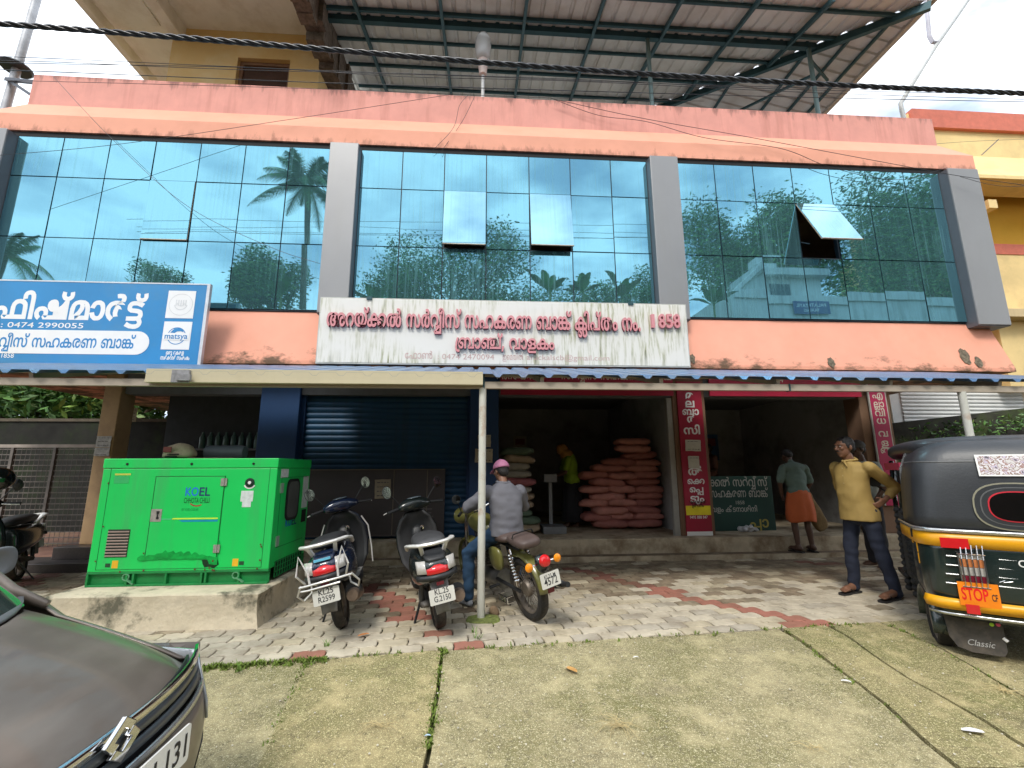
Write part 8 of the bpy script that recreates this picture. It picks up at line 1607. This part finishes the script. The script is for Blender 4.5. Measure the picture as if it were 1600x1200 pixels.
def sack(me, mt, loc, rz, tilt, lab, grp, sc=(1, 1, 1)):
    o = bpy.data.objects.new('sack', me); COL.objects.link(o); o.location = loc; o.rotation_euler = (tilt, random.gauss(0, .03), rz); o.scale = sc
    o.material_slots[0].link = 'OBJECT'; o.material_slots[0].material = mt; tag(o, lab, 'sack', grp)
ordn = ['bottom', 'second', 'third', 'fourth', 'fifth', 'sixth', 'seventh', 'eighth', 'ninth', 'tenth', 'eleventh', 'twelfth', 'topmost']
rr2 = random.Random(8); lh = .124
for k in range(13):
    n = 2 if k % 2 == 0 else 3
    xs = ([2.3, 2.9] if k % 2 == 0 else [2.12, 2.6, 3.1]); 
    if k % 2 == 0: xs = [2.36, 3.02]
    if k >= 9: xs = [x for x in xs if x > 2.4]
    if k >= 11: xs = [2.86]
    for i, x in enumerate(xs):
        nm = {1: ['only one'], 2: ['left one', 'right one'], 3: ['left one', 'middle one', 'right one']}[len(xs)][i]
        wx = 1.0 if len(xs) < 3 else .86
        sack(rr2.choice(smesh), rr2.choice(spink), (x+rr2.gauss(0, .02), 8.55+rr2.gauss(0, .03), fl+.02+k*lh), rr2.gauss(0, .06)+(math.pi if rr2.random() < .5 else 0), rr2.gauss(0, .05), 'pink sack in the big stack, %s of the %s layer' % (nm, ordn[k]), 'pink sacks stacked in the middle shop', (wx*1.08, 1.1, rr2.uniform(.92, 1.06)))
for k in range(11):
    sack(rr2.choice(smesh), smix[rr2.choice([0, 0, 1, 2, 3, 1])], (.60+rr2.gauss(0, .03)+(.10 if k < 2 else 0), 8.05, fl+.02+k*.130), rr2.gauss(0, .1), 0, 'pale mixed sack in the stack behind the rider, %s layer' % ordn[k], 'mixed sacks at the left of the middle shop', (.95, 1, .96))
for k, (x, y) in enumerate(((4.75, 9.8), (4.75, 9.8), (5.3, 9.95), (4.8, 9.8), (5.35, 9.95))):
    sack(rr2.choice(smesh), spink[1], (x, y+.9, fl+.02+(k % 4)*.138), 0, 0, 'dull pink sack at the back of the right-hand shop, %s of the pile' % ['lowest left', 'second left', 'lowest right', 'top left', 'top right'][k], 'sacks at the back of the right shop')
t = thing('crumpled_bag', 'crumpled white plastic bag before the green board', 'plastic bag', (4.62, 7.85, fl+.005)); m = MB(); m.ell((0, 0, .05), .17, .07, .05, n=20, m=12).ell((.1, 0, .03), .10, .06, .03); m.build('bag', mat('white_plastic', (.45, .46, .48), .4, var=.2, scale=12), t, remesh=.012, disp=(.05, 14))

# goods and papers dimly seen inside the shops
sv = thing('wall_shelf', 'wooden wall shelf of packets at the back of the right-hand shop', 'shelf', (4.0, 11.6, 1.2)); r = random.Random(12)
for k in range(3): MB().box(0, 0, k*.42, 1.2, .38, k*.42+.025).build('shelf_board', mat('shelf_wood', (.20, .13, .08), .7), sv)
for x in (0, 1.17): MB().box(x, .001, -1.0, x+.03, .379, 1.2).build('shelf_side', mat('shelf_wood', (0, 0, 0)), sv)
for k in range(3):
    for q in range(7): MB().box(.04+q*.16, .05, k*.42+.026, .04+q*.16+r.uniform(.08, .14), .25, k*.42+.026+r.uniform(.14, .30)).build('packet', mat('packet_%s' % ('red', 'white', 'green', 'yellow')[q % 4], ((.40, .05, .04), (.55, .55, .52), (.06, .28, .08), (.55, .42, .05))[q % 4], .5), sv)
for lab, x, y, z, w_, h_, c_ in (('faded calendar hung on the back wall of the middle shop', 1.0, 11.98, 1.75, .35, .5, (.5, .48, .42)), ('blue poster on the side wall of the right-hand shop', 6.2, 11.98, 1.6, .5, .7, (.06, .16, .35)), ('pale chart on the back wall of the right-hand shop', 5.55, 11.98, 1.9, .4, .55, (.5, .5, .47))):
    t = thing('wall_poster', lab, 'poster', (x, y, z)); MB().box(-w_/2, 0, 0, w_/2, .006, h_).build('sheet', mat('poster_%d' % int(x*10), c_, .7), t); MB().box(-w_*.35, -.003, h_*.55, w_*.35, 0, h_*.85).build('picture', mat('dull_red_print', (.25, .05, .05), .7), t)
t = thing('weighing_scale', 'grey platform weighing scale standing by the sack stack', 'scale', (1.25, 8.15, fl)); MB().box(-.2, -.25, 0, .2, .2, .12).build('platform', mat('scale_grey', (.20, .21, .22), .5, metal=.4), t, bevel=.01); MB().box(-.03, .2, 0, .03, .25, .85).build('column', mat('scale_grey', (0, 0, 0)), t); MB().box(-.12, .16, .85, .12, .27, 1.0).build('display_head', mat('scale_grey', (0, 0, 0)), t, bevel=.01)
# ------------------------------------------------------------------ auto rickshaw
AL = (4.02, 3.14, apz(3.5)+.0); ARZ = R(-36)
au = thing('auto_rickshaw', 'black and yellow auto rickshaw seen from behind at the right edge', 'auto rickshaw', AL, ARZ)
canv = mat('black_canopy_vinyl', (.032, .036, .042), .42, var=.15, scale=3, bump=.12, bscale=70, dirt=(.075, .08, .085), dirt_amt=.5, dscale=1.2); ablk = mat('rickshaw_black_green', (.008, .020, .020), .22, var=.15, coat=.6, dirt=(.05, .05, .045), dirt_amt=.3, dscale=3)
ayel = mat('rickshaw_yellow', (.78, .37, .010), .35, var=.06, dirt=(.40, .20, .02), dirt_amt=.3, dscale=4); silv = mat('silver_trim', (.55, .56, .57), .25, metal=.8, var=.08)
def ring_path(inset, y1=.62, hw=.645, r_=.17, n=7):
    hw -= inset; y0 = inset*.8; p = [(-hw, y1), (-hw, (y1+y0+r_)/2)]
    p += [(-hw+r_-r_*math.cos(R(90*k/n)), y0+r_-r_*math.sin(R(90*k/n))) for k in range(n+1)]
    q = [(-x, y) for x, y in p[::-1]]; mid = [(-hw+r_+(2*hw-2*r_)*k/8, y0-.018*math.sin(math.pi*k/8)) for k in range(1, 8)]
    return p+mid+q
def rshell(levels, **k): return [[(x, y, z) for x, y in ring_path(i, **k)] for z, i in levels]
can = MB().grid(rshell([(.93, 0), (1.05, .005), (1.2, .014), (1.34, .028), (1.44, .045), (1.52, .075), (1.585, .125), (1.63, .20), (1.655, .29)])).build('canopy', canv, au, smooth=True, solid=.012)
m = MB(); rings = []
for y, z, hw, th in ((.15, 1.585, .46, .08), (.35, 1.60, .565, .095), (.9, 1.605, .60, .095), (1.6, 1.60, .58, .09), (2.05, 1.565, .50, .07), (2.2, 1.53, .42, .04)): rings.append(((0, y, z), (hw, 0, 0), (0, 0, th), 3.2))
m.loft(rings, 28); m.build('roof', canv, au, subsurf=1)
m = MB()
for s_ in (-1, 1): m.tube([(s_*.635, .62, .95), (s_*.615, .62, 1.42), (s_*.56, .62, 1.56)], .010, 6)
m.build('canopy_piping', silv, au)
MB().tube([(x, y-.004, 1.475) for x, y in ring_path(.055)], .006, 6).build('canopy_seam', mat('grey_seam', (.12, .125, .13), .5), au)
# body tub
tub = MB().grid(rshell([(.30, .05), (.36, .02), (.5, .0), (.66, -.004), (.80, -.002), (.86, -.002)], y1=.60)).build('body', ablk, au, smooth=True, solid=.01)
MB().grid(rshell([(.825, -.012), (.88, -.016), (.925, -.012)], y1=.75)).build('upper_yellow_band', ayel, au, smooth=True, solid=.008)
MB().grid(rshell([(.930, -.020), (.948, -.024), (.958, -.018)], y1=.75)).build('silver_trim', silv, au, smooth=True, solid=.01)
m = MB().grid([[(x, y, z) for x, y in ring_path(i, y1=.30)][4:-4] for z, i in ((.375, -.03), (.415, -.045), (.45, -.03))]); m.build('yellow_bumper', ayel, au, smooth=True, solid=.02)
MB().grid([[(x, y, z) for x, y in ring_path(i, y1=.30)][4:-4] for z, i in ((.325, -.02), (.345, -.026))]).build('bumper_strip', silv, au, smooth=True, solid=.01)
for s_ in (-1, 1):
    wheel(au, (s_*.56, .36, .205), .205, .10, spokes=7)
    rows = [[(s_*(.50+.145*u), .36+math.cos(a)*.255, .205+math.sin(a)*.255) for u in (0, .6, 1)] for a in [R(-8+200*k/14) for k in range(15)]]
    MB().grid(rows).build('wheel_arch', ablk, au, smooth=True, solid=.014)
wheel(au, (0, 2.35, .205), .205, .10, spokes=7)
# lower side panels, floor, front
for s_ in (-1, 1):
    MB().loft([((s_*.60, .62, .56), (.03, 0, 0), (0, 0, .30), 5), ((s_*.60, .95, .50), (.03, 0, 0), (0, 0, .20), 5), ((s_*.585, 1.45, .46), (.03, 0, 0), (0, 0, .17), 5)], 12).build('side_panel', ablk, au, subsurf=1)
    MB().tube([(s_*.56, 1.60, .5), (s_*.53, 1.85, 1.1), (s_*.49, 2.0, 1.5)], .022, 8).build('front_pillar', ablk, au)
    MB().tube([(s_*.60, .63, .9), (s_*.585, .64, 1.50)], .016, 8).build('door_pillar', dkpl, au)
MB().box(-.58, .1, .28, .58, 2.0, .32).build('floor_pan', dkpl, au)
MB().box(-.56, .60, .33, .56, .72, 1.02).box(-.56, .5, .33, .56, 1.0, .62).build('rear_seat', mat('maroon_seat', (.09, .015, .02), .5), au, bevel=.02)
MB().box(-.26, 1.35, .33, .26, 1.7, .72).box(-.26, 1.32, .72, .26, 1.40, 1.0).build('driver_seat', mat('maroon_seat', (0, 0, 0)), au, bevel=.02)
MB().loft([((0, 1.95, .60), (.56, 0, 0), (0, 0, .28), 3), ((0, 2.25, .62), (.42, 0, 0), (0, 0, .28), 2.6), ((0, 2.55, .60), (.20, 0, 0), (0, 0, .18), 2.2)], 20).build('front_nose', ablk, au, subsurf=1)
MB().grid([[(u*.50, 1.98-(u*u)*.14+.22*v*0, .93+.55*v) for u in [k/6-1 for k in range(13)]] for v in (0, .5, 1)]).build('windscreen', mat('pale_screen', (.10, .12, .12), .05, coat=.5), au, smooth=True, solid=.006)
MB().grid([[(u*.58, .66+.3*v, 1.50-.04*abs(u)) for u in (-1, -.5, 0, .5, 1)] for v in (0, 1, 3.5)]).build('headlining', mat('crimson_lining', (.30, .01, .05), .7), au)
MB().box(-.62, .63, 1.405, -.59, 1.5, 1.475).build('crimson_valance', mat('crimson_lining', (0, 0, 0)), au)
mm_ = MB().loft([((-.70, 1.72, 1.30), (.055, 0, 0), (0, 0, .085), 4), ((-.70, 1.76, 1.30), (.05, 0, 0), (0, 0, .08), 4)], 14).tube([(-.56, 1.80, 1.12), (-.68, 1.76, 1.22)], .009, 6); mm_.build('mirror', dkpl, au, smooth='auto')
# braided black fringe hanging at the door
for (x, y) in ((-.63, .70), (-.64, .98)):
    m = MB()
    for k in range(14): m.ell((x, y, 1.02-k*.055), .030, .05, .030, n=8, m=5)
    m.build('door_fringe', mat('black_fringe', (.01, .01, .011), .9, var=.3), au, smooth=True)
MB().box(-.642, .64, .42, -.60, .98, 1.02).build('door_apron', mat('black_fringe', (0, 0, 0)), au, bevel=.015)
# rear details: find where a photo pixel meets the rear face
AMi = (Matrix.Translation(AL) @ Matrix.Rotation(ARZ, 4, 'Z')).inverted()
def rear(px, py, y=-.02):
    o = AMi @ Vector((0, 0, CAM_H)); d = AMi.to_3x3() @ ray(px, py); return o+d*((y-o.y)/d.y)
RF = lambda p, dy=0: frame((p.x, p.y+dy, p.z), (1, 0, 0), (0, 0, 1))
wc = rear(1592, 792); wc.y = -.012
def oval(rx, rz, dy, nm, mt, t_=.004): MB().prism([(math.copysign(abs(math.cos(a))**.75, math.cos(a))*rx, math.copysign(abs(math.sin(a))**.75, math.sin(a))*rz) for a in [k*math.pi/16 for k in range(32)]], t_, RF(wc, dy)).build(nm, mt, au, smooth='auto')
oval(.245, .175, -.006, 'window_piping', mat('beige_piping', (.28, .27, .20), .5)); oval(.235, .165, -.009, 'window_flap', canv); oval(.205, .142, -.012, 'window_trim', mat('grey_seam', (0, 0, 0))); oval(.198, .135, -.014, 'window_surround', canv); oval(.165, .112, -.018, 'red_ring', mat('red_piping', (.60, .03, .05), .4)); oval(.157, .104, -.021, 'window_pane', mat('black_pane', (.004, .004, .005), .08))
# photo poster on the canopy top
p = rear(1528, 709, .055); q = rear(1640, 745, .055); pz = bpy.data.materials.new('poster_print'); pz.use_nodes = True; tt = pz.node_tree; vv = tt.nodes.new('ShaderNodeTexNoise'); vv.inputs['Scale'].default_value = 22; cr_ = tt.nodes.new('ShaderNodeValToRGB'); cr_.color_ramp.interpolation = 'CONSTANT'
for i_, (a_, c_) in enumerate(((0, (.62, .60, .60)), (.40, (.25, .16, .13)), (.46, (.70, .68, .72)), (.52, (.35, .22, .20)), (.57, (.55, .50, .62)), (.63, (.12, .10, .12)))):
    e_ = cr_.color_ramp.elements[i_] if i_ < 2 else cr_.color_ramp.elements.new(a_); e_.position = a_; e_.color = (*c_, 1)
co_ = tt.nodes.new('ShaderNodeTexCoord'); tt.links.new(co_.outputs['Object'], vv.inputs['Vector']); tt.links.new(vv.outputs['Fac'], cr_.inputs['Fac']); tt.links.new(cr_.outputs['Color'], tt.nodes['Principled BSDF'].inputs['Base Color'])
def quad(nm, px0, py0, px1, py1, mt, th, y0, lean=0., gap=0., mb=None):
    a, b = rear(px0, py1, y0), rear(px1, py0, y0); w_, h_ = b.x-a.x, b.z-a.z; Mq = frame((a.x, y0, a.z), (1, 0, 0), (0, math.sin(lean), math.cos(lean))); MB().add([(0, 0, th), (w_, 0, th), (w_, h_, th), (0, h_, th), (0, 0, 0), (w_, 0, 0), (w_, h_, 0), (0, h_, 0)], [(0, 1, 2, 3), (0, 4, 5, 1), (1, 5, 6, 2), (2, 6, 7, 3), (3, 7, 4, 0)]).build(nm, mt, au, M=Mq); return Mq, w_, h_
Mq, w_, h_ = quad('poster_border', 1530, 708, 1660, 744, wl, .002, -.010, .18); MB().box(.012, .012, .0022, w_-.012, h_-.012, .003).build('poster', pz, au, M=Mq)
quad('red_reflector', 1470, 842, 1512, 855, redl, .006, -.046)
# tail lamp with chrome guard
Mq, w_, h_ = quad('lamp_base', 1503, 866, 1536, 917, chrome, .02, -.018)
for k, (f0, f1, mt) in enumerate(((.02, .36, mat('dark_red_lens', (.20, .01, .03), .15, coat=.5)), (.37, .60, clr), (.61, .84, mat('orange_lens', (.62, .22, .08), .2, coat=.5)), (.85, .98, clr))): MB().box(w_*.06, h_*f0, .02, w_*.94, h_*f1, .034).build('lamp_lens', mt, au, M=Mq, bevel=.003)
m = MB()
for k in range(5): x = w_*(.1+.2*k); m.tube([(x, -.005, .03), (x, h_*.2, .05), (x, h_*.85, .05), (x+.01, h_*1.25, .025)], .005, 6)
m.tube([(0, h_*.05, .04), (w_, h_*.05, .04)], .005, 6).tube([(0, h_*.98, .045), (w_, h_*.98, .045)], .005, 6); m.build('lamp_guard', chrome, au, M=Mq)
Mq, w_, h_ = quad('stop_board', 1501, 914, 1559, 945, mat('orange_board', (.88, .24, .01), .4), .003, -.054, .0)
m = MB(); lat_text(m, 'STOP', Mq @ Matrix.Translation((w_*.07, h_*.26, .0035)), h_*.72, w_*.66, .0008, .018); m.build('stop_lettering', mat('red_letter', (.75, .01, .015), .4), au)
m = MB(); lat_text(m, 'CF', Mq @ Matrix.Translation((w_*.80, h_*.30, .0035)), h_*.4, w_*.14, .0008, .02); m.build('small_black_mark', inkm, au)
quad('bumper_reflector', 1511, 946, 1530, 958, redl, .006, -.085)
# pressed ribs on the rear door
for k in range(4):
    for a_, b_ in ((1478, 1497), (1560, 1650)):
        p = rear(a_, 868+k*14+(b_ > 1600)*6, -.010); q = rear(b_, 868+k*14+(b_ > 1600)*10, -.010); MB().tube([(p.x, -.016, p.z), (q.x, -.020, p.z)], .006, 6).build('pressed_rib', mat('rib_highlight', (.10, .12, .12), .25, coat=.5), au)
m = MB(); p = rear(1592, 886, -.024); lat_text(m, 'CNG', RF(p), .07, .14, .002, .012); m.build('white_badge', wl, au)
m = MB(); p = rear(1562, 910, -.022); m.tube([(p.x, p.y, p.z), (p.x+.03, p.y, p.z+.015), (p.x+.02, p.y, p.z), (p.x+.07, p.y, p.z+.012)], .003, 5); m.build('silver_script', silv, au)
# yellow number plate on the left corner
for k, (z, s_) in enumerate(((.79, 'KL25'), (.70, 'L3075'))):
    Mn = frame((-.612-.012*k*0, .115, z), (.62, -.78, 0), (0, 0, 1)); MB().prism(rrect(.135, .083, .006, 2), .004, Mn).build('number_plate', ayel, au); m = MB(); lat_text(m, s_, Mn @ Matrix.Translation((0, -.025, .004)), .062, .115, .0008, .008, 'c'); m.build('plate_lettering', inkm, au)
for a in ((-.655, .30, .80), (-.60, .06, .775)): MB().box(a[0], a[1], a[2], a[0]+.012, a[1]+.05, a[2]+.045).build('yellow_patch', ayel, au)
MB().box(-.672, .20, .86, -.655, .235, .925).build('band_clip', black, au)
# mud flaps
Mf = frame((-.42, .10, .0), (1, 0, 0), (0, 0, 1)); fp = [(-.16, .36), (.17, .33), (.17, .09), (.15, .055), (-.02, .055), (-.10, .08), (-.14, .15)]
for nm_, s_ in (('mud_flap', 0), ('mud_flap', .84)):
    MB().prism([(x, z) for x, z in fp], .008, Mf @ Matrix.Translation((s_, 0, 0))).build(nm_, mat('dusty_rubber_flap', (.055, .05, .045), .8, var=.4, scale=6, dirt=(.17, .14, .11), dirt_amt=.6, dscale=5), au, smooth='auto')
m = MB(); lat_text(m, 'Classic', Mf @ Matrix.Translation((-.04, .105, .0085)), .06, .15, .0006, .002, shear=.3); m.build('flap_lettering', mat('silver_print', (.40, .40, .40), .4), au)
for x, z, c_ in ((.11, .27, ('lime_dot', (.45, .75, .05))), (.145, .275, ('pink_dot', (.75, .08, .22)))): MB().lathe([(.013, 0), (.013, .004), (0, .007)], 12, Mf @ Matrix.Translation((x, z, .008))).build('sticker_dot', mat(c_[0], c_[1], .4), au)
MB().tube([(-.26, .095, .185), (-.24, .085, .165)], .012, 8).build('white_knot', wl, au)
MB().tube([(.05, .15, .27), (.30, .12, .27)], .05, 12).build('silencer', mat('rusty_muffler', (0, 0, 0)), au)
# ------------------------------------------------------------------ grey-brown car, front left corner in view
CL = (-1.05, 1.54, -.120); CRZ = R(-88)
cr = thing('car', 'dusty grey-brown compact car with chrome grille at the lower left corner', 'car', CL, CRZ)
cpm = bpy.data.materials.new('grey_brown_car_paint'); cpm.use_nodes = True; tt = cpm.node_tree; cb = tt.nodes['Principled BSDF']; cb.inputs['Metallic'].default_value = .35; cb.inputs['Roughness'].default_value = .45; cb.inputs['Coat Weight'].default_value = .3; cb.inputs['Coat Roughness'].default_value = .06
nn_ = tt.nodes.new('ShaderNodeTexNoise'); nn_.inputs['Scale'].default_value = 3; nn_.inputs['Detail'].default_value = 8; rr3 = tt.nodes.new('ShaderNodeValToRGB'); rr3.color_ramp.elements[0].color = (.15, .122, .10, 1); rr3.color_ramp.elements[1].color = (.21, .178, .15, 1); rr3.color_ramp.elements[0].position = .4; rr3.color_ramp.elements[1].position = .62
tt.links.new(nn_.outputs['Fac'], rr3.inputs['Fac']); tt.links.new(rr3.outputs['Color'], cb.inputs['Base Color'])
def cyf(x): return -.01-.27*(abs(x)/.86)**2.6
def cyb(x): return -.58-.36*(abs(x)/.75)**2
rows = []
for i in range(15):
    v = i/14; row = []
    for j in range(25):
        u = j/12-1; hw = .69+.06*v; x = u*hw; y = cyf(x)*(1-v)+cyb(x)*v; z = .775+.205*v**.8-.085*abs(u)**3.2*(1-.3*v)-.035*(1-v)**4+.012*math.exp(-((abs(u)-.62)/.07)**2)*(1-v*.4)
        row.append((x, y, z))
    rows.append(row)
hood = rows; MB().grid(rows).build('bonnet', cpm, cr, smooth=True, solid=.006, subsurf=1)
# fenders and sides
for s_ in (-1, 1):
    rws = []
    for i in range(26):
        y = -.24-3.5*i/25; v = min(1, (-y-.2)/.7); hw = .70+.055*min(1, v); zt_ = (.775+.205*v**.8-.085*(1-.3*v)) if y > -.92 else .95; xo = .86+.025*math.sin(min(1, -y/1.2)*1.57)
        xin = hw+.004 if y > -.92 else .80
        r0 = [(s_*xin, y, zt_-.002), (s_*(xin+.05), y, zt_-.02), (s_*(xo-.035), y, zt_-.075), (s_*(xo-.005), y, .72), (s_*xo, y, .60), (s_*(xo-.012), y, .46), (s_*(xo-.02), y, .30), (s_*(xo-.06), y, .24)]
        wy = [w for w in (-.78, -3.2) if abs(y-w) < .37]
        if wy: hh = .335+math.sqrt(max(0, .37**2-(y-wy[0])**2)); r0 = [(x, yy, max(z, min(hh, .69))) for x, yy, z in r0]
        rws.append(r0)
    MB().grid(rws).build('side_body', cpm, cr, smooth=True, solid=.008)
    for wy in (-.78, -3.2): wheel(cr, (s_*.76, wy, .33), .33, .20, spokes=10)
def cfront(x, z):
    """y of the front face at a given height"""
    return cyf(x)+.02-.10*max(0, (z-.60))/.25*.5+.035*math.exp(-((z-.50)/.16)**2)-.10*max(0, (.34-z)/.12)
def cface(xs, zs, mt, nm, dy=0., solid=.008, sub=0): return MB().grid([[(x, cfront(x, z(x) if callable(z) else z)+dy, z(x) if callable(z) else z) for x in xs] for z in zs]).build(nm, mt, cr, smooth=True, solid=solid, subsurf=sub)
X_ = [-.86+1.72*k/30 for k in range(31)]
cface(X_, [.22, .28, .36, .44, .50, .55, .60, .645], cpm, 'front_bumper', 0, .01)
gx = [-.60+1.2*k/20 for k in range(21)]; dgr = mat('grille_dark', (.012, .012, .014), .4, var=.1); ggr = mat('grille_grey', (.10, .11, .12), .35, metal=.5, var=.1)
cface(gx, [.62, .65, .69, .73, .762], dgr, 'grille_back', -.025)
cface([-.66+1.32*k/20 for k in range(21)], [.755, .772, .783], chrome, 'chrome_strip', .012, .012)
cface(gx, [.718, .732, .744], ggr, 'grille_bar', .0, .02); cface([-.58+1.16*k/20 for k in range(21)], [.680, .694, .706], ggr, 'grille_bar', .0, .02); cface(gx, [.648, .660, .668], silv, 'lower_trim', .012, .012)
for k in range(11):
    x = -.55+k*.11
    if abs(x) > .12: MB().box(x-.006, cfront(x, .74)-.02, .645, x+.006, cfront(x, .74)+.002, .745).build('grille_fin', ggr, cr)
# emblem: two opposed slanted strokes forming an S
FC = frame((0, cfront(0, .75)+.024, .752), (-1, 0, 0), (0, 0, 1)) @ Matrix.Scale(.72, 4); m = MB()
s1 = [(-.095, .012), (.0, .078), (.095, .012), (.05, .012), (.0, .045), (-.035, .022), (.065, -.048), (.04, -.064), (-.095, .012)][:-1]
m.prism([(-.10, .015), (.0, .085), (.068, .038), (.035, .018), (.0, .042), (-.045, .012), (-.02, -.005), (-.055, -.028)], .018, FC); m.prism([(.10, -.015), (.0, -.085), (-.068, -.038), (-.035, -.018), (.0, -.042), (.045, -.012), (.02, .005), (.055, .028)], .018, FC)
m.build('emblem', chrome, cr, bevel=.003)
pM = frame((0, cfront(0, .60)+.034, .615), (-1, 0, 0), (0, .0, 1)); pp_ = MB().prism(rrect(.50, .115, .012, 3), .006, pM).build('number_plate', mat('white_plate', (.74, .74, .72), .4, var=.03), cr)
m = MB(); lat_text(m, 'KL 25 H 131', pM @ Matrix.Translation((0, -.033, .0065)), .098, .46, .0008, .012, 'c'); m.build('plate_lettering', inkm, pp_)
cface([-.52+1.04*k/16 for k in range(17)], [.27, .33, .39], dgr, 'lower_intake', .010, .004)
for k in range(3): cface([-.5+1.0*k2/16 for k2 in range(17)], [.285+k*.04, .297+k*.04], ggr, 'intake_slat', .016, .01)
for s_ in (-1, 1):
    xs = [s_*(.60+.265*k/10) for k in range(11)]
    rws = [[(x, cfront(x, z)+.012+(-.30*max(0, abs(x)-.76)/.1*.6 if abs(x) > .76 else 0), z-(abs(x)-.60)*.12) for x in xs] for z in (.52, .58, .64, .70, .745)]
    hl = MB().grid(rws).build('headlight', mat('headlight_lens', (.36, .39, .42), .06, metal=.35, var=.15, scale=9, coat=1), cr, smooth=True, solid=.01)
    MB().grid([[(x, cfront(x, .80)+.020, .738-(abs(x)-.60)*.12+dz) for x in xs[2:9]] for dz in (-.02, .0)]).build('blue_lamp_edge', mat('blue_lens', (.04, .20, .55), .1, coat=1), hl, smooth=True, solid=.006)
    cface([s_*(.60+.2*k/6) for k in range(7)], [.34, .40, .44], dgr, 'fog_lamp_bezel', .008, .006)
# greenhouse
tg = mat('tinted_windscreen', (.035, .055, .05), .04, coat=1, var=.3, scale=1.5); A0 = [(-.745, -.93, 1.0), (-.62, -1.58, 1.47)]
def plan(z, y0, y1, hw, nose): return [(-hw, y0-.06-nose*0, z)]+[(u*hw, y0+nose*(1-u*u), z) for u in (-.8, -.5, -.2, .2, .5, .8)]+[(hw, y0-.06, z), (hw*.98, y1+.1, z), (hw*.6, y1, z), (-hw*.6, y1, z), (-hw*.98, y1+.1, z), (-hw, y0-.06, z)]
MB().grid([plan(.975, -.90, -3.72, .745, .27), plan(1.20, -1.16, -3.62, .69, .20), plan(1.47, -1.48, -3.40, .62, .12)]).build('windows', tg, cr, smooth='auto')
MB().loft([((0, -1.50, 1.475), (.585, 0, 0), (0, 0, .02), 4), ((0, -1.9, 1.50), (.62, 0, 0), (0, 0, .035), 4), ((0, -2.8, 1.50), (.61, 0, 0), (0, 0, .035), 4), ((0, -3.45, 1.46), (.56, 0, 0), (0, 0, .02), 4)], 20).build('roof', cpm, cr, subsurf=1)
for s_ in (-1, 1):
    MB().tube([(s_*.775, -.86, .930), (s_*.755, -1.0, 1.00), (s_*.70, -1.24, 1.22), (s_*.625, -1.55, 1.475)], [.02, .026, .028, .03], 8).build('a_pillar', cpm, cr, smooth=True)
    MB().tube([(s_*.715, -2.35, 1.02), (s_*.63, -2.35, 1.47)], .035, 8).tube([(s_*.72, -3.55, 1.0), (s_*.60, -3.3, 1.47)], .07, 8).build('rear_pillars', cpm, cr, smooth=True)
MB().grid([[(x, cyb(x)+dy, (.982-.02*abs(x)**2)+dz) for x in [-.73+1.46*k/16 for k in range(17)]] for dy, dz in ((-.003, .004), (-.06, .0), (-.11, .012))]).build('cowl', mat('grey_cowl', (.13, .135, .145), .5, var=.1), cr, smooth=True, solid=.01)
for x0, x1 in ((-.62, -.1), (-.02, .55)): MB().tube([(x0, cyb(x0)-.10, .995), (x0+.05, cyb(x0)-.12, 1.01), (x1, cyb(x1)-.15, 1.06)], .009, 6).build('wiper', dkpl, cr)
MB().box(-.50, -1.19, 1.19, -.44, -1.17, 1.23).build('screen_sticker', mat('pale_sticker', (.5, .62, .62), .5), cr)
for s_ in (-1, 1): MB().loft([((s_*.86, -1.22, 1.08), (.02, 0, 0), (0, 0, .03), 3), ((s_*.90, -1.16, 1.10), (.09, 0, 0), (0, 0, .07), 3), ((s_*.90, -1.23, 1.10), (.085, 0, 0), (0, 0, .065), 3)], 14).tube([(s_*.76, -1.18, 1.04), (s_*.84, -1.19, 1.07)], .02, 6).build('wing_mirror', mat('dusty_mirror_shell', (.14, .15, .16), .45, var=.15), cr, subsurf=1)
MB().box(-.80, -3.9, .30, .80, -3.7, .95).build('tailgate', cpm, cr, bevel=.06)
MB().box(-.72, -3.7, .22, .72, -.35, .40).build('underbody', dkpl, cr)
